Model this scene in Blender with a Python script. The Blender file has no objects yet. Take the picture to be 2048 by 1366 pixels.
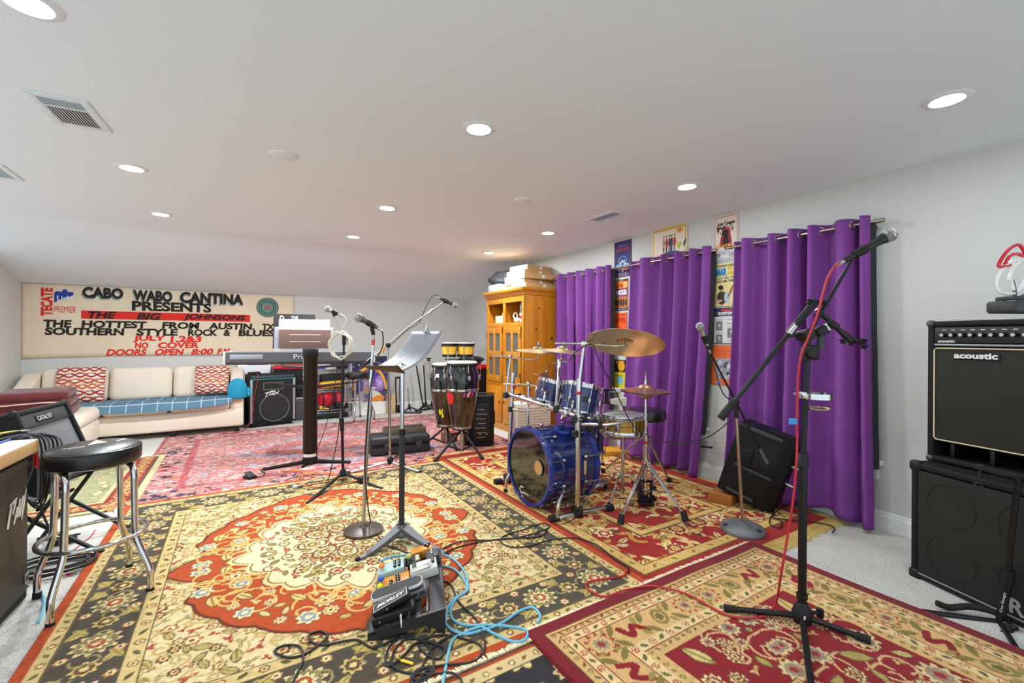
import bpy, math, random
import numpy as np
from mathutils import Matrix, Vector, Euler
random.seed(7); RNG = np.random.default_rng(7)
scn = bpy.context.scene
COL = scn.collection
PI = math.pi

# ------------------------------------------------------------------ camera
# room axes: X to the window wall, Y to the banner wall, Z up; metres; lens point at (0, 0, 1.30)
FPX, TH, CH, Y0, RO = 898.2, .5483, 1.30, 676.2, .0054
S_, C_ = math.sin(TH), math.cos(TH)
CR, SR = math.cos(RO), math.sin(RO)
cam = bpy.data.cameras.new('camera'); cam.sensor_width = 36; cam.lens = FPX / 2048 * 36
cam.shift_y = (Y0 - 683) / 2048; cam.clip_start = .05
co = bpy.data.objects.new('camera', cam); COL.objects.link(co)
co.matrix_world = Matrix.Translation((0, 0, CH)) @ Matrix.Rotation(-TH, 4, 'Z') @ Matrix.Rotation(PI / 2, 4, 'X') @ Matrix.Rotation(RO, 4, 'Z')
scn.camera = co

# ------------------------------------------------------------------ light and exposure
vs = scn.view_settings
vs.view_transform = 'Standard'; vs.look = 'None'; vs.gamma = 1; vs.use_curve_mapping = False
vs.exposure = 0.24
world = bpy.data.worlds.new('world'); scn.world = world; world.use_nodes = True
world.node_tree.nodes['Background'].inputs[0].default_value = (.80, .92, 1.0, 1)
world.node_tree.nodes['Background'].inputs[1].default_value = 1.12    # added cool fill, let in where the front and left walls are left out
LAMP_W = (5.0, 8.0, 16.0, 46.0)    # rows from near to far
scn.cycles.max_bounces = 8; scn.cycles.diffuse_bounces = 5
scn.cycles.use_denoising = True

# ------------------------------------------------------------------ measuring: a pixel of the photograph to a place in the room
def ray(px, py):
    a, b = px - 1024, py - Y0
    u = (a * CR + b * SR) / FPX; v = (-a * SR + b * CR) / FPX
    return Vector((S_ + u * C_, C_ - u * S_, -v))
def at(px, py, d):
    return ray(px, py) * d + Vector((0, 0, CH))
def fl(px, py, z=0.0):
    r = ray(px, py); return at(px, py, (z - CH) / r.z)
def wx(px, py, X=3.787):
    r = ray(px, py); return at(px, py, X / r.x)
def wy(px, py, Y=8.0):
    r = ray(px, py); return at(px, py, Y / r.y)
def dep(p): return p[0] * S_ + p[1] * C_
def up(base, px, py): return at(px, py, dep(base))

# ------------------------------------------------------------------ colours and materials
def lin(h):
    if not isinstance(h, str): return tuple(h)
    h = h.lstrip('#'); o = []
    for i in (0, 2, 4):
        c = int(h[i:i + 2], 16) / 255
        o.append(c / 12.92 if c <= .04045 else ((c + .055) / 1.055) ** 2.4)
    return tuple(o)
MATS = {}
def mat(name, hx, rough=.5, metal=0, var=0, vscale=8, bump=0, bscale=60, coat=0, emit=0, alpha=1, trans=0, stretch=None, hx2=None, attr=None, spec=.5, sheen=0, voro=False):
    if name in MATS: return MATS[name]
    m = bpy.data.materials.new(name); m.use_nodes = True; MATS[name] = m
    nt = m.node_tree; N = nt.nodes; L = nt.links; b = N['Principled BSDF']
    c = lin(hx)
    b.inputs['Base Color'].default_value = (*c, 1); b.inputs['Roughness'].default_value = rough; b.inputs['Metallic'].default_value = metal
    b.inputs['Specular IOR Level'].default_value = spec
    if coat: b.inputs['Coat Weight'].default_value = coat; b.inputs['Coat Roughness'].default_value = .08
    if sheen: b.inputs['Sheen Weight'].default_value = sheen; b.inputs['Sheen Roughness'].default_value = .5
    if trans: b.inputs['Transmission Weight'].default_value = trans
    if alpha < 1: b.inputs['Alpha'].default_value = alpha
    if emit: b.inputs['Emission Color'].default_value = (*c, 1); b.inputs['Emission Strength'].default_value = emit
    tc = None
    def coord():
        nonlocal tc
        if tc is None:
            t = N.new('ShaderNodeTexCoord'); mp = N.new('ShaderNodeMapping'); L.new(t.outputs['Object'], mp.inputs[0])
            if stretch: mp.inputs['Scale'].default_value = stretch
            tc = mp.outputs[0]
        return tc
    src = None
    if attr:
        a = N.new('ShaderNodeAttribute'); a.attribute_name = attr; src = a.outputs['Color']
    if var or hx2:
        n = N.new('ShaderNodeTexNoise'); n.inputs['Scale'].default_value = vscale; n.inputs['Detail'].default_value = 6; n.inputs['Roughness'].default_value = .65
        L.new(coord(), n.inputs['Vector'])
        if hx2:
            r = N.new('ShaderNodeValToRGB'); r.color_ramp.elements[0].color = (*c, 1); r.color_ramp.elements[1].color = (*lin(hx2), 1)
            r.color_ramp.elements[0].position = .35; r.color_ramp.elements[1].position = .65
            L.new(n.outputs['Fac'], r.inputs[0]); src = r.outputs[0]
        else:
            mr = N.new('ShaderNodeMapRange'); mr.inputs['From Min'].default_value = .25; mr.inputs['From Max'].default_value = .75
            mr.inputs['To Min'].default_value = 1 - var; mr.inputs['To Max'].default_value = 1 + var
            L.new(n.outputs['Fac'], mr.inputs[0])
            mx = N.new('ShaderNodeMix'); mx.data_type = 'RGBA'; mx.blend_type = 'MULTIPLY'; mx.inputs['Factor'].default_value = 1
            if src is None: mx.inputs['A'].default_value = (*c, 1)
            else: L.new(src, mx.inputs['A'])
            L.new(mr.outputs[0], mx.inputs['B']); src = mx.outputs['Result']
    if src is not None: L.new(src, b.inputs['Base Color'])
    if bump:
        if voro:
            n2 = N.new('ShaderNodeTexVoronoi'); n2.inputs['Scale'].default_value = bscale; out = n2.outputs['Distance']
        else:
            n2 = N.new('ShaderNodeTexNoise'); n2.inputs['Scale'].default_value = bscale; n2.inputs['Detail'].default_value = 3; out = n2.outputs['Fac']
        L.new(coord(), n2.inputs['Vector'])
        bp = N.new('ShaderNodeBump'); bp.inputs['Strength'].default_value = bump; bp.inputs['Distance'].default_value = .01
        L.new(out, bp.inputs['Height']); L.new(bp.outputs[0], b.inputs['Normal'])
    return m
def mesh_cloth_mat(name, dark, light, scale, rough=.8):
    """a woven grille: checked threads, dark holes"""
    if name in MATS: return MATS[name]
    m = mat(name, dark, rough, spec=.2); nt = m.node_tree; N = nt.nodes; L = nt.links; b = N['Principled BSDF']
    t = N.new('ShaderNodeTexCoord'); v = N.new('ShaderNodeTexVoronoi'); v.inputs['Scale'].default_value = scale; v.inputs['Randomness'].default_value = .15
    L.new(t.outputs['Object'], v.inputs['Vector'])
    r = N.new('ShaderNodeValToRGB'); r.color_ramp.elements[0].color = (*lin(dark), 1); r.color_ramp.elements[1].color = (*lin(light), 1)
    r.color_ramp.elements[0].position = .3; r.color_ramp.elements[1].position = .62
    L.new(v.outputs['Distance'], r.inputs[0]); L.new(r.outputs[0], b.inputs['Base Color'])
    bp = N.new('ShaderNodeBump'); bp.inputs['Strength'].default_value = .4; bp.inputs['Distance'].default_value = .004
    L.new(v.outputs['Distance'], bp.inputs['Height']); L.new(bp.outputs[0], b.inputs['Normal'])
    return m

# ------------------------------------------------------------------ things, parts
WM = {}
def _props(o, label=None, cat=None, group=None, kind=None):
    if label: o['label'] = label
    if cat: o['category'] = cat
    if group: o['group'] = group
    if kind: o['kind'] = kind
def thing(name, label, cat, loc=(0, 0, 0), rz=0, group=None, kind=None, M=None):
    o = bpy.data.objects.new(name, None); COL.objects.link(o); o.empty_display_size = .1
    m = M if M is not None else Matrix.Translation(Vector(loc)) @ Matrix.Rotation(rz, 4, 'Z')
    o.matrix_basis = m; WM[o] = m; _props(o, label, cat, group, kind); return o
def relabel(o, label): o['label'] = label
def kids(o): return [c for c in bpy.data.objects if c.parent == o]
def copy_thing(src, M, label=None, group=None):
    """a copy of a thing, its parts and their sub-parts"""
    r = src.copy(); COL.objects.link(r); r.matrix_basis = M; WM[r] = M
    if label: r['label'] = label
    if group: r['group'] = group
    for ch in kids(src):
        c = ch.copy(); COL.objects.link(c); c.parent = r; WM[c] = M @ ch.matrix_basis
        for g in kids(ch):
            d = g.copy(); COL.objects.link(d); d.parent = c
    return r
def TR(loc, rz=0, rx=0, ry=0):
    return Matrix.Translation(Vector(loc)) @ Matrix.Rotation(rz, 4, 'Z') @ Matrix.Rotation(ry, 4, 'Y') @ Matrix.Rotation(rx, 4, 'X')
def zto(d):
    """rotation taking +Z to direction d"""
    return Vector((0, 0, 1)).rotation_difference(Vector(d).normalized()).to_matrix().to_4x4()
def frame(o, x, y=None, z=None):
    """matrix with origin o and x axis along x, y axis near y (or z near z)"""
    x = Vector(x).normalized()
    if y is not None:
        zz = x.cross(Vector(y)).normalized(); yy = zz.cross(x)
    else:
        yy = Vector(z).cross(x).normalized(); zz = x.cross(yy)
    m = Matrix((x, yy, zz)).transposed().to_4x4(); m.translation = Vector(o); return m

class MB:
    def __init__(s, m=None): s.v = []; s.f = []; s.mi = []; s.m = m or Matrix(); s.k = 0; s.mats = []
    def mat(s, m):
        if m not in s.mats: s.mats.append(m)
        s.k = s.mats.index(m); return s
    def add(s, vs, fs, m=None):
        b = len(s.v); M = s.m if m is None else s.m @ m
        s.v += [M @ Vector(p) for p in vs]; s.f += [[i + b for i in f] for f in fs]; s.mi += [s.k] * len(fs); return s
    def box(s, c, d, b=0, m=None):
        x, y, z = d[0] / 2, d[1] / 2, d[2] / 2
        T = Matrix.Translation(Vector(c)); T = T if m is None else m @ T
        if not b:
            vs = [(sx * x, sy * y, sz * z) for sx in (-1, 1) for sy in (-1, 1) for sz in (-1, 1)]
            return s.add(vs, [(0, 1, 3, 2), (4, 6, 7, 5), (0, 4, 5, 1), (2, 3, 7, 6), (0, 2, 6, 4), (1, 5, 7, 3)], T)
        b = min(b, x * .98, y * .98, z * .98)
        # rounded box: three rings of chamfer
        n = 3; vs = []; fs = []
        bm = []
        rings = []
        for k in range(n + 1):                      # bottom cap edge up
            a = PI / 2 * k / n; rings.append((b * (1 - math.sin(a)), -z + b * (1 - math.cos(a))))
        rings = rings + [(r, -h) for r, h in reversed(rings)]
        for ins, h in rings:
            rr = b - ins
            for (cx, cy, a0) in ((x - b, y - b, 0), (-x + b, y - b, PI / 2), (-x + b, -y + b, PI), (x - b, -y + b, 1.5 * PI)):
                for q in range(n + 1):
                    a = a0 + PI / 2 * q / n; vs.append((cx + rr * math.cos(a), cy + rr * math.sin(a), h))
        w = 4 * (n + 1); R = len(rings)
        for i in range(R - 1):
            for j in range(w):
                fs.append((i * w + j, i * w + (j + 1) % w, (i + 1) * w + (j + 1) % w, (i + 1) * w + j))
        fs.append(tuple(reversed(range(w)))); fs.append(tuple(range((R - 1) * w, R * w)))
        return s.add(vs, fs, T)
    def cyl(s, p, q, r, r2=None, n=14, cap=True):
        p, q = Vector(p), Vector(q); r2 = r if r2 is None else r2
        M = Matrix.Translation(p) @ zto(q - p); h = (q - p).length
        vs = []; fs = []
        for z, rr in ((0, r), (h, r2)):
            vs += [(rr * math.cos(2 * PI * i / n), rr * math.sin(2 * PI * i / n), z) for i in range(n)]
        fs = [(i, (i + 1) % n, n + (i + 1) % n, n + i) for i in range(n)]
        if cap: fs += [tuple(reversed(range(n))), tuple(range(n, 2 * n))]
        return s.add(vs, fs, M)
    def tube(s, pts, r, n=8, closed=False):
        P = [Vector(p) for p in pts]; k = len(P)
        R = r if isinstance(r, (list, tuple)) else [r] * k
        T = []
        for i in range(k):
            a = P[(i - 1) % k] if (closed or i > 0) else P[i]; b = P[(i + 1) % k] if (closed or i < k - 1) else P[i]
            t = (b - a); T.append(t.normalized() if t.length > 1e-9 else Vector((0, 0, 1)))
        nv = T[0].orthogonal().normalized(); vs = []
        for i in range(k):
            if i: nv = T[i - 1].rotation_difference(T[i]) @ nv
            nv = (nv - T[i] * nv.dot(T[i])).normalized(); bv = T[i].cross(nv)
            vs += [P[i] + R[i] * (math.cos(2 * PI * j / n) * nv + math.sin(2 * PI * j / n) * bv) for j in range(n)]
        fs = []
        for i in range(k if closed else k - 1):
            a, b = i * n, ((i + 1) % k) * n
            fs += [(a + j, a + (j + 1) % n, b + (j + 1) % n, b + j) for j in range(n)]
        if not closed: fs += [tuple(reversed(range(n))), tuple(range((k - 1) * n, k * n))]
        return s.add(vs, fs)
    def lathe(s, prof, n=32, p=(0, 0, 0), ax=None, a0=0, a1=2 * PI):
        M = Matrix.Translation(Vector(p)); M = M @ zto(ax) if ax is not None else M
        vs = []; fs = []; k = len(prof); full = abs(a1 - a0 - 2 * PI) < 1e-6
        cols = n if full else n + 1
        for i in range(cols):
            a = a0 + (a1 - a0) * i / n
            vs += [(r * math.cos(a), r * math.sin(a), z) for r, z in prof]
        for i in range(n):
            c = ((i + 1) % cols) * k
            for j in range(k - 1):
                if prof[j][0] < 1e-7: fs.append((i * k + j, c + j + 1, i * k + j + 1))
                elif prof[j + 1][0] < 1e-7: fs.append((i * k + j, c + j, i * k + j + 1))
                else: fs.append((i * k + j, c + j, c + j + 1, i * k + j + 1))
        return s.add(vs, fs, M)
    def ell(s, c, r3, n=16, rot=None):
        k = max(6, n // 2); prof = [(math.sin(PI * i / k), -math.cos(PI * i / k)) for i in range(k + 1)]
        prof[0] = (0, -1); prof[-1] = (0, 1)
        M = s.m; T = Matrix.Translation(Vector(c)) @ (rot or Matrix()) @ Matrix.Diagonal((*r3, 1))
        s.m = M @ T; s.lathe(prof, n); s.m = M; return s
    def torus(s, c, ax, R, r, n=28, m=8):
        M = Matrix.Translation(Vector(c)) @ zto(ax); P = [M @ Vector((R * math.cos(2 * PI * i / n), R * math.sin(2 * PI * i / n), 0)) for i in range(n)]
        return s.tube(P, r, m, True)
    def prism(s, poly, h, m=None, z0=0):
        k = len(poly); vs = [(x, y, z0) for x, y in poly] + [(x, y, z0 + h) for x, y in poly]
        fs = [tuple(reversed(range(k))), tuple(range(k, 2 * k))] + [(i, (i + 1) % k, k + (i + 1) % k, k + i) for i in range(k)]
        return s.add(vs, fs, m)
    def grid(s, fn, nu, nv, m=None):
        vs = [fn(i / nu, j / nv) for j in range(nv + 1) for i in range(nu + 1)]
        fs = [(j * (nu + 1) + i, j * (nu + 1) + i + 1, (j + 1) * (nu + 1) + i + 1, (j + 1) * (nu + 1) + i) for j in range(nv) for i in range(nu)]
        return s.add(vs, fs, m)
    def text(s, txt, m, w=None, h=None, bold=0, shear=0, align='C', sx=1, depth=0):
        """lettering on the plane of m (x right, y up), fitted to width w and height h, centred (or from the left) on the origin"""
        cu = bpy.data.curves.new('txt', 'FONT'); cu.body = txt; cu.size = 1; cu.offset = bold; cu.shear = shear; cu.resolution_u = 3
        cu.extrude = depth
        ob = bpy.data.objects.new('txt', cu)
        me = ob.to_mesh(); vs = [tuple(v.co) for v in me.vertices]; fs = [tuple(p.vertices) for p in me.polygons]
        ob.to_mesh_clear(); bpy.data.objects.remove(ob); bpy.data.curves.remove(cu)
        if not vs: return s
        a = np.array(vs); lo, hi = a.min(0), a.max(0); ex = np.maximum(hi - lo, 1e-6)
        if w and h: kx, ky = w / ex[0], h / ex[1]
        elif h: ky = h / ex[1]; kx = ky * sx
        else: kx = w / ex[0]; ky = kx / sx
        a[:, 1] = (a[:, 1] - (lo[1] + hi[1]) / 2) * ky
        a[:, 0] = (a[:, 0] - ((lo[0] + hi[0]) / 2 if align == 'C' else lo[0])) * kx
        return s.add([tuple(p) for p in a], fs, m)
    def obj(s, name, material=None, parent=None, label=None, local=False, cat=None, group=None, kind=None, angle=40, solid=0, sub=0, M=None):
        me = bpy.data.meshes.new(name)
        vs = s.v
        o = bpy.data.objects.new(name, me); COL.objects.link(o)
        if parent is not None:
            o.parent = parent; W = WM[parent]; WM[o] = W
            if not local:
                I = W.inverted(); vs = [I @ v for v in vs]
        elif M is not None:
            o.matrix_basis = M; WM[o] = M
            if not local:
                I = M.inverted(); vs = [I @ v for v in vs]
        else: WM[o] = Matrix()
        me.from_pydata([tuple(v) for v in vs], [], s.f)
        ms = s.mats if s.mats else [material]
        for m in ms: me.materials.append(m)
        if len(ms) > 1: me.polygons.foreach_set('material_index', s.mi)
        me.polygons.foreach_set('use_smooth', [True] * len(s.f)); me.update()
        me.set_sharp_from_angle(angle=math.radians(angle))
        if solid:
            d = o.modifiers.new('thick', 'SOLIDIFY'); d.thickness = solid; d.offset = 0
        if sub:
            d = o.modifiers.new('smooth', 'SUBSURF'); d.levels = sub; d.render_levels = sub
        _props(o, label, cat, group, kind); return o

def spline(pts, k=8, closed=False):
    P = [Vector(p) for p in pts]; n = len(P); out = []
    rng = range(n if closed else n - 1)
    for i in rng:
        p1, p2 = P[i], P[(i + 1) % n]
        p0 = P[i - 1] if (closed or i > 0) else p1 * 2 - p2
        p3 = P[(i + 2) % n] if (closed or i + 2 < n) else p2 * 2 - p1
        for j in range(k):
            t = j / k
            out.append(.5 * ((2 * p1) + (p2 - p0) * t + (2 * p0 - 5 * p1 + 4 * p2 - p3) * t * t + (3 * p1 - p0 - 3 * p2 + p3) * t ** 3))
    if not closed: out.append(P[-1])
    return out
def arc(c, r, a0, a1, n=10, ax=(1, 0, 0), ay=(0, 1, 0)):
    c = Vector(c); ax = Vector(ax); ay = Vector(ay)
    return [c + r * math.cos(a0 + (a1 - a0) * i / n) * ax + r * math.sin(a0 + (a1 - a0) * i / n) * ay for i in range(n + 1)]

# ------------------------------------------------------------------ woven or printed flat goods: colours carried by a fine mesh
class Canvas:
    def __init__(s, w, h, res, bg):
        s.w, s.h, s.res = w, h, res; s.nx, s.ny = int(round(w / res)) + 1, int(round(h / res)) + 1
        s.a = np.empty((s.ny, s.nx, 3)); s.a[:] = lin(bg)
        s.X, s.Y = np.meshgrid(np.linspace(0, w, s.nx), np.linspace(0, h, s.ny))
    def win(s, x0, y0, x1, y1):
        i0, i1 = max(0, int(x0 / s.res)), min(s.nx, int(x1 / s.res) + 2); j0, j1 = max(0, int(y0 / s.res)), min(s.ny, int(y1 / s.res) + 2)
        return slice(j0, max(j0, j1)), slice(i0, max(i0, i1))
    def put(s, mask, col, w=None):
        if w is None: s.a[mask] = lin(col)
        else: s.a[w][mask] = lin(col)
    def rect(s, x0, y0, x1, y1, col): s.a[s.win2(x0, y0, x1, y1)] = lin(col)
    def win2(s, x0, y0, x1, y1):
        r = lambda v, n: int(min(n, max(0, round(v / s.res))))
        return slice(r(y0, s.ny), r(y1, s.ny) + (1 if y1 >= s.h else 0)), slice(r(x0, s.nx), r(x1, s.nx) + (1 if x1 >= s.w else 0))
    def frame(s, d0, d1, col):
        d = np.minimum(np.minimum(s.X, s.w - s.X), np.minimum(s.Y, s.h - s.Y)); s.put((d >= d0) & (d < d1), col)
    def ell(s, cx, cy, rx, ry, col, rot=0, ring=0):
        R = max(rx, ry); W = s.win(cx - R, cy - R, cx + R, cy + R); x, y = s.X[W] - cx, s.Y[W] - cy
        c, n = math.cos(rot), math.sin(rot); q = ((x * c + y * n) / rx) ** 2 + ((-x * n + y * c) / ry) ** 2
        s.put((q < 1) & (q > ring), col, W)
    def flower(s, cx, cy, r, n, cols, rot=0, depth=.3, sq=1):
        W = s.win(cx - r, cy - r, cx + r, cy + r); x, y = s.X[W] - cx, (s.Y[W] - cy) / sq; d = np.hypot(x, y); a = np.arctan2(y, x) + rot
        for k, col in enumerate(cols):
            rr = r * (1 - k / len(cols)) * (1 - depth * (.5 - .5 * np.cos(n * a)) * (1 if k % 2 == 0 else .5)); s.put(d < rr, col, W)
    def leaf(s, cx, cy, L, wd, rot, col, vein=None):
        W = s.win(cx - L, cy - L, cx + L, cy + L); x, y = s.X[W] - cx, s.Y[W] - cy; c, n = math.cos(rot), math.sin(rot)
        u, v = (x * c + y * n) / L, (-x * n + y * c) / wd; m = (np.abs(u) < 1) & (np.abs(v) < (1 - u * u)); s.put(m, col, W)
        if vein: s.put(m & (np.abs(v) < .22), vein, W)
    def stroke(s, pts, r, col):
        P = [Vector(p).to_2d() if len(p) > 2 else Vector(p) for p in pts]
        for a, b in zip(P[:-1], P[1:]):
            W = s.win(min(a.x, b.x) - r, min(a.y, b.y) - r, max(a.x, b.x) + r, max(a.y, b.y) + r)
            x, y = s.X[W] - a.x, s.Y[W] - a.y; d = b - a; L2 = max(d.length_squared, 1e-9)
            t = np.clip((x * d.x + y * d.y) / L2, 0, 1); s.put(np.hypot(x - t * d.x, y - t * d.y) < r, col, W)
    def curl(s, cx, cy, r, rot, col, w, turns=1.2, cw=1):
        s.stroke([(cx + r * (1 - .7 * t / 24) * math.cos(rot + cw * 2 * PI * turns * t / 24), cy + r * (1 - .7 * t / 24) * math.sin(rot + cw * 2 * PI * turns * t / 24)) for t in range(25)], w, col)
    def mirror4(s):
        hx, hy = s.nx // 2, s.ny // 2
        s.a[:, s.nx - hx:] = s.a[:, :hx][:, ::-1]; s.a[s.ny - hy:] = s.a[:hy][::-1]
    def mirrory(s):
        hy = s.ny // 2; s.a[s.ny - hy:] = s.a[:hy][::-1]
    def wear(s, amt, cell):
        n = RNG.normal(0, amt, (int(s.h / cell) + 2, int(s.w / cell) + 2)); j = (s.Y / cell).astype(int); i = (s.X / cell).astype(int)
        s.a *= np.clip(1 + n[j, i], .5, 1.5)[..., None]
    def mix(s, col, m): s.a += (np.array(lin(col)) - s.a) * m[..., None]
    def obj(s, name, material, M, thick=.01, parent=None, zf=None, label=None, cat=None, group=None):
        nx, ny = s.nx, s.ny; z = np.full(s.X.shape, thick) if zf is None else zf(s.X, s.Y) + thick
        top = np.stack([s.X, s.Y, z], -1).reshape(-1, 3)
        idx = np.arange(nx * ny).reshape(ny, nx)
        q = np.stack([idx[:-1, :-1], idx[:-1, 1:], idx[1:, 1:], idx[1:, :-1]], -1).reshape(-1, 4)
        ring = np.concatenate([idx[0, :-1], idx[:-1, -1], idx[-1, :0:-1], idx[:0:-1, 0]])
        low = top[ring].copy(); low[:, 2] -= thick; base = nx * ny; k = len(ring); r2 = base + np.arange(k)
        skirt = np.stack([np.roll(ring, -1), ring, r2, np.roll(r2, -1)], -1)
        v = np.concatenate([top, low]); f = np.concatenate([q, skirt])
        col = np.concatenate([s.a.reshape(-1, 3), s.a.reshape(-1, 3)[ring]]); col = np.concatenate([np.clip(col, 0, 1), np.ones((len(col), 1))], 1)
        me = bpy.data.meshes.new(name); me.vertices.add(len(v)); me.vertices.foreach_set('co', v.astype(np.float32).ravel())
        me.loops.add(f.size); me.loops.foreach_set('vertex_index', f.astype(np.int32).ravel())
        me.polygons.add(len(f)); me.polygons.foreach_set('loop_start', np.arange(0, f.size, 4, dtype=np.int32))
        me.update(calc_edges=True)
        at_ = me.attributes.new('Col', 'FLOAT_COLOR', 'POINT'); at_.data.foreach_set('color', col.astype(np.float32).ravel())
        me.materials.append(material); me.validate()
        o = bpy.data.objects.new(name, me); COL.objects.link(o)
        if parent is not None:
            o.parent = parent; o.matrix_basis = WM[parent].inverted() @ M
        else: o.matrix_basis = M
        WM[o] = M; _props(o, label, cat, group); return o

# common materials
CHROME = mat('chrome', '#d6d6d6', .14, 1)
STEEL = mat('brushed_steel', '#b9b9b7', .3, 1)
BLACKM = mat('black_metal', '#17171a', .38, .3)
BLACKP = mat('black_plastic', '#161618', .48, spec=.35)
RUBBER = mat('black_rubber', '#121213', .75)
TOLEX = mat('black_tolex', '#18191b', .65, spec=.25, bump=.25, bscale=500)
WHITEP = mat('white_plastic', '#e8e6e0', .4)
CABLE = mat('cable_black', '#1c1b1b', .5)
RED = mat('red_plastic', '#c41320', .4)
GREYM = mat('grey_metal', '#6b6c70', .45, .4)
DARKGREY = mat('dark_grey', '#333438', .5)
WHITEINK = mat('white_ink', '#eeeae2', .5)
BLACKINK = mat('black_ink', '#181514', .6)
# ------------------------------------------------------------------ the room
XW, XL, YB, YF, HC, HK, YS = 3.787, -2.31, 8.0, -1.6, 2.444, 1.960, 6.07
WALL = mat('wall_paint', '#cecdca', .75, bump=.12, bscale=90)
CEIL = mat('ceiling_paint', '#e6ecf0', .8, bump=.12, bscale=110)
TRIM = mat('trim_paint', '#e9e9e6', .4)
CARPET = mat('carpet_pile', '#c2bab0', .95, hx2='#f8f5f0', vscale=130, bump=.9, bscale=260)
MB().add([(XL - .1, YF, 0), (XW + .1, YF, 0), (XW + .1, YB + .1, 0), (XL - .1, YB + .1, 0), (XL - .1, YF, -.1), (XW + .1, YF, -.1), (XW + .1, YB + .1, -.1), (XL - .1, YB + .1, -.1)],
         [(0, 1, 2, 3), (4, 7, 6, 5), (0, 4, 5, 1), (1, 5, 6, 2), (2, 6, 7, 3), (3, 7, 4, 0)]).obj('floor', CARPET, label='grey beige speckled wall to wall carpet', cat='floor', kind='structure')
def slab(name, quad, n, t, m, label, cat):
    q = [Vector(p) for p in quad]; n = Vector(n) * t
    MB().add(q + [p + n for p in q], [(0, 1, 2, 3), (7, 6, 5, 4), (0, 4, 5, 1), (1, 5, 6, 2), (2, 6, 7, 3), (3, 7, 4, 0)]).obj(name, m, label=label, cat=cat, kind='structure')
# ceiling: flat, then sloping down to the knee wall
prof = [(YF, HC), (YS, HC), (YB + .1, HC - (HC - HK) * (YB + .1 - YS) / (YB - YS))]
b = MB(); vs = [(x, y, z + dz) for dz in (0, .1) for x in (XL - .1, XW + .1) for y, z in prof]
b.add(vs, [(0, 1, 4, 3), (1, 2, 5, 4), (6, 9, 10, 7), (7, 10, 11, 8), (0, 3, 9, 6), (2, 8, 11, 5), (0, 6, 7, 1), (1, 7, 8, 2), (3, 4, 10, 9), (4, 5, 11, 10)])
b.obj('ceiling', CEIL, label='white ceiling sloping down to the back wall', cat='ceiling', kind='structure', angle=5)
slab('wall_right', [(XW, YF, 0), (XW, YB, 0), (XW, YB, HC), (XW, YF, HC)], (1, 0, 0), .1, WALL, 'pale grey wall with the curtained windows', 'wall')
slab('wall_back', [(XL, YB, 0), (XL, YB, HK), (XW, YB, HK), (XW, YB, 0)], (0, 1, 0), .1, WALL, 'low pale grey wall behind the sofa and banner', 'wall')
slab('wall_left', [(XL, 6.95, 0), (XL, 6.95, HC), (XL, YB, HC), (XL, YB, 0)], (-1, 0, 0), .1, WALL, 'pale grey wall left of the sofa', 'wall')
def baseboard(name, p, q, n, label):
    p, q, n = Vector(p), Vector(q), Vector(n); b = MB()
    pr = [(0, 0), (.016, 0), (.016, .095), (.011, .108), (.011, .118), (.006, .127), (0, .127)]
    k = len(pr); vs = [e + n * d + Vector((0, 0, z)) for e in (p, q) for d, z in pr]
    b.add(vs, [(i, (i + 1) % k, k + (i + 1) % k, k + i) for i in range(k)] + [tuple(range(k)), tuple(reversed(range(k, 2 * k)))])
    b.obj(name, TRIM, label=label, cat='baseboard', kind='structure', angle=20)
baseboard('baseboard_right', (XW, YF, 0), (XW, YB, 0), (-1, 0, 0), 'white baseboard along the window wall')
baseboard('baseboard_back', (XL, YB, 0), (XW, YB, 0), (0, -1, 0), 'white baseboard along the back wall')
baseboard('baseboard_left', (XL, 6.95, 0), (XL, YB, 0), (1, 0, 0), 'white baseboard along the left wall')

# windows behind the curtains: frame, sash bars, pane, sill with apron
PANE = mat('night_glass', '#4a5560', .08, spec=.6)
SPOT = [(1.43, 2.26), (2.76, 3.46), (3.98, 4.82)]
for i, (y0, y1) in enumerate(SPOT):
    w = thing(f'window_{i+1}', ['window behind the nearest purple curtain', 'window behind the middle purple curtain', 'window behind the purple curtain beside the wooden cabinet'][i], 'window', (XW, (y0 + y1) / 2, 0), kind='structure')
    b = MB()
    for yy in (y0 + .02, y1 - .02): b.box((XW - .012, yy, 1.22), (.024, .04, 1.5), .003)
    for zz in (.49, 1.23, 1.95): b.box((XW - .012, (y0 + y1) / 2, zz), (.024, y1 - y0, .04), .003)
    b.obj('window_frame', TRIM, w)
    MB().box((XW - .006, (y0 + y1) / 2, 1.22), (.006, y1 - y0 - .08, 1.42)).obj('pane', PANE, w)
    MB().box((XW - .024, (y0 + y1) / 2, .455), (.048, y1 - y0 + .27, .03), .006).box((XW - .012, (y0 + y1) / 2, .39), (.024, y1 - y0 + .22, .10), .008).obj('window_sill', TRIM, w)

# made-up window row on the unseen left side, added to let in fill light
w = thing('window_4', 'made-up row of tall windows letting fill light in on the unseen left side', 'window', (XL, 2.67, 0), kind='structure')
MB().box((XL - .05, 2.67, .09), (.1, 8.55, .18)).box((XL - .05, 2.67, 2.36), (.1, 8.55, .17)).obj('window_frame', TRIM, w)
for k in range(5): MB().box((XL - .05, YF + .05 + 2.13 * k, 1.2), (.07, .07, 2.2)).obj('mullion', TRIM, w)
MB().box((XL - .05, 2.67, 1.23), (.004, 8.5, 2.1)).obj('pane', mat('clear_pane', '#eef4f6', .02, alpha=.06), w)

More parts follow.
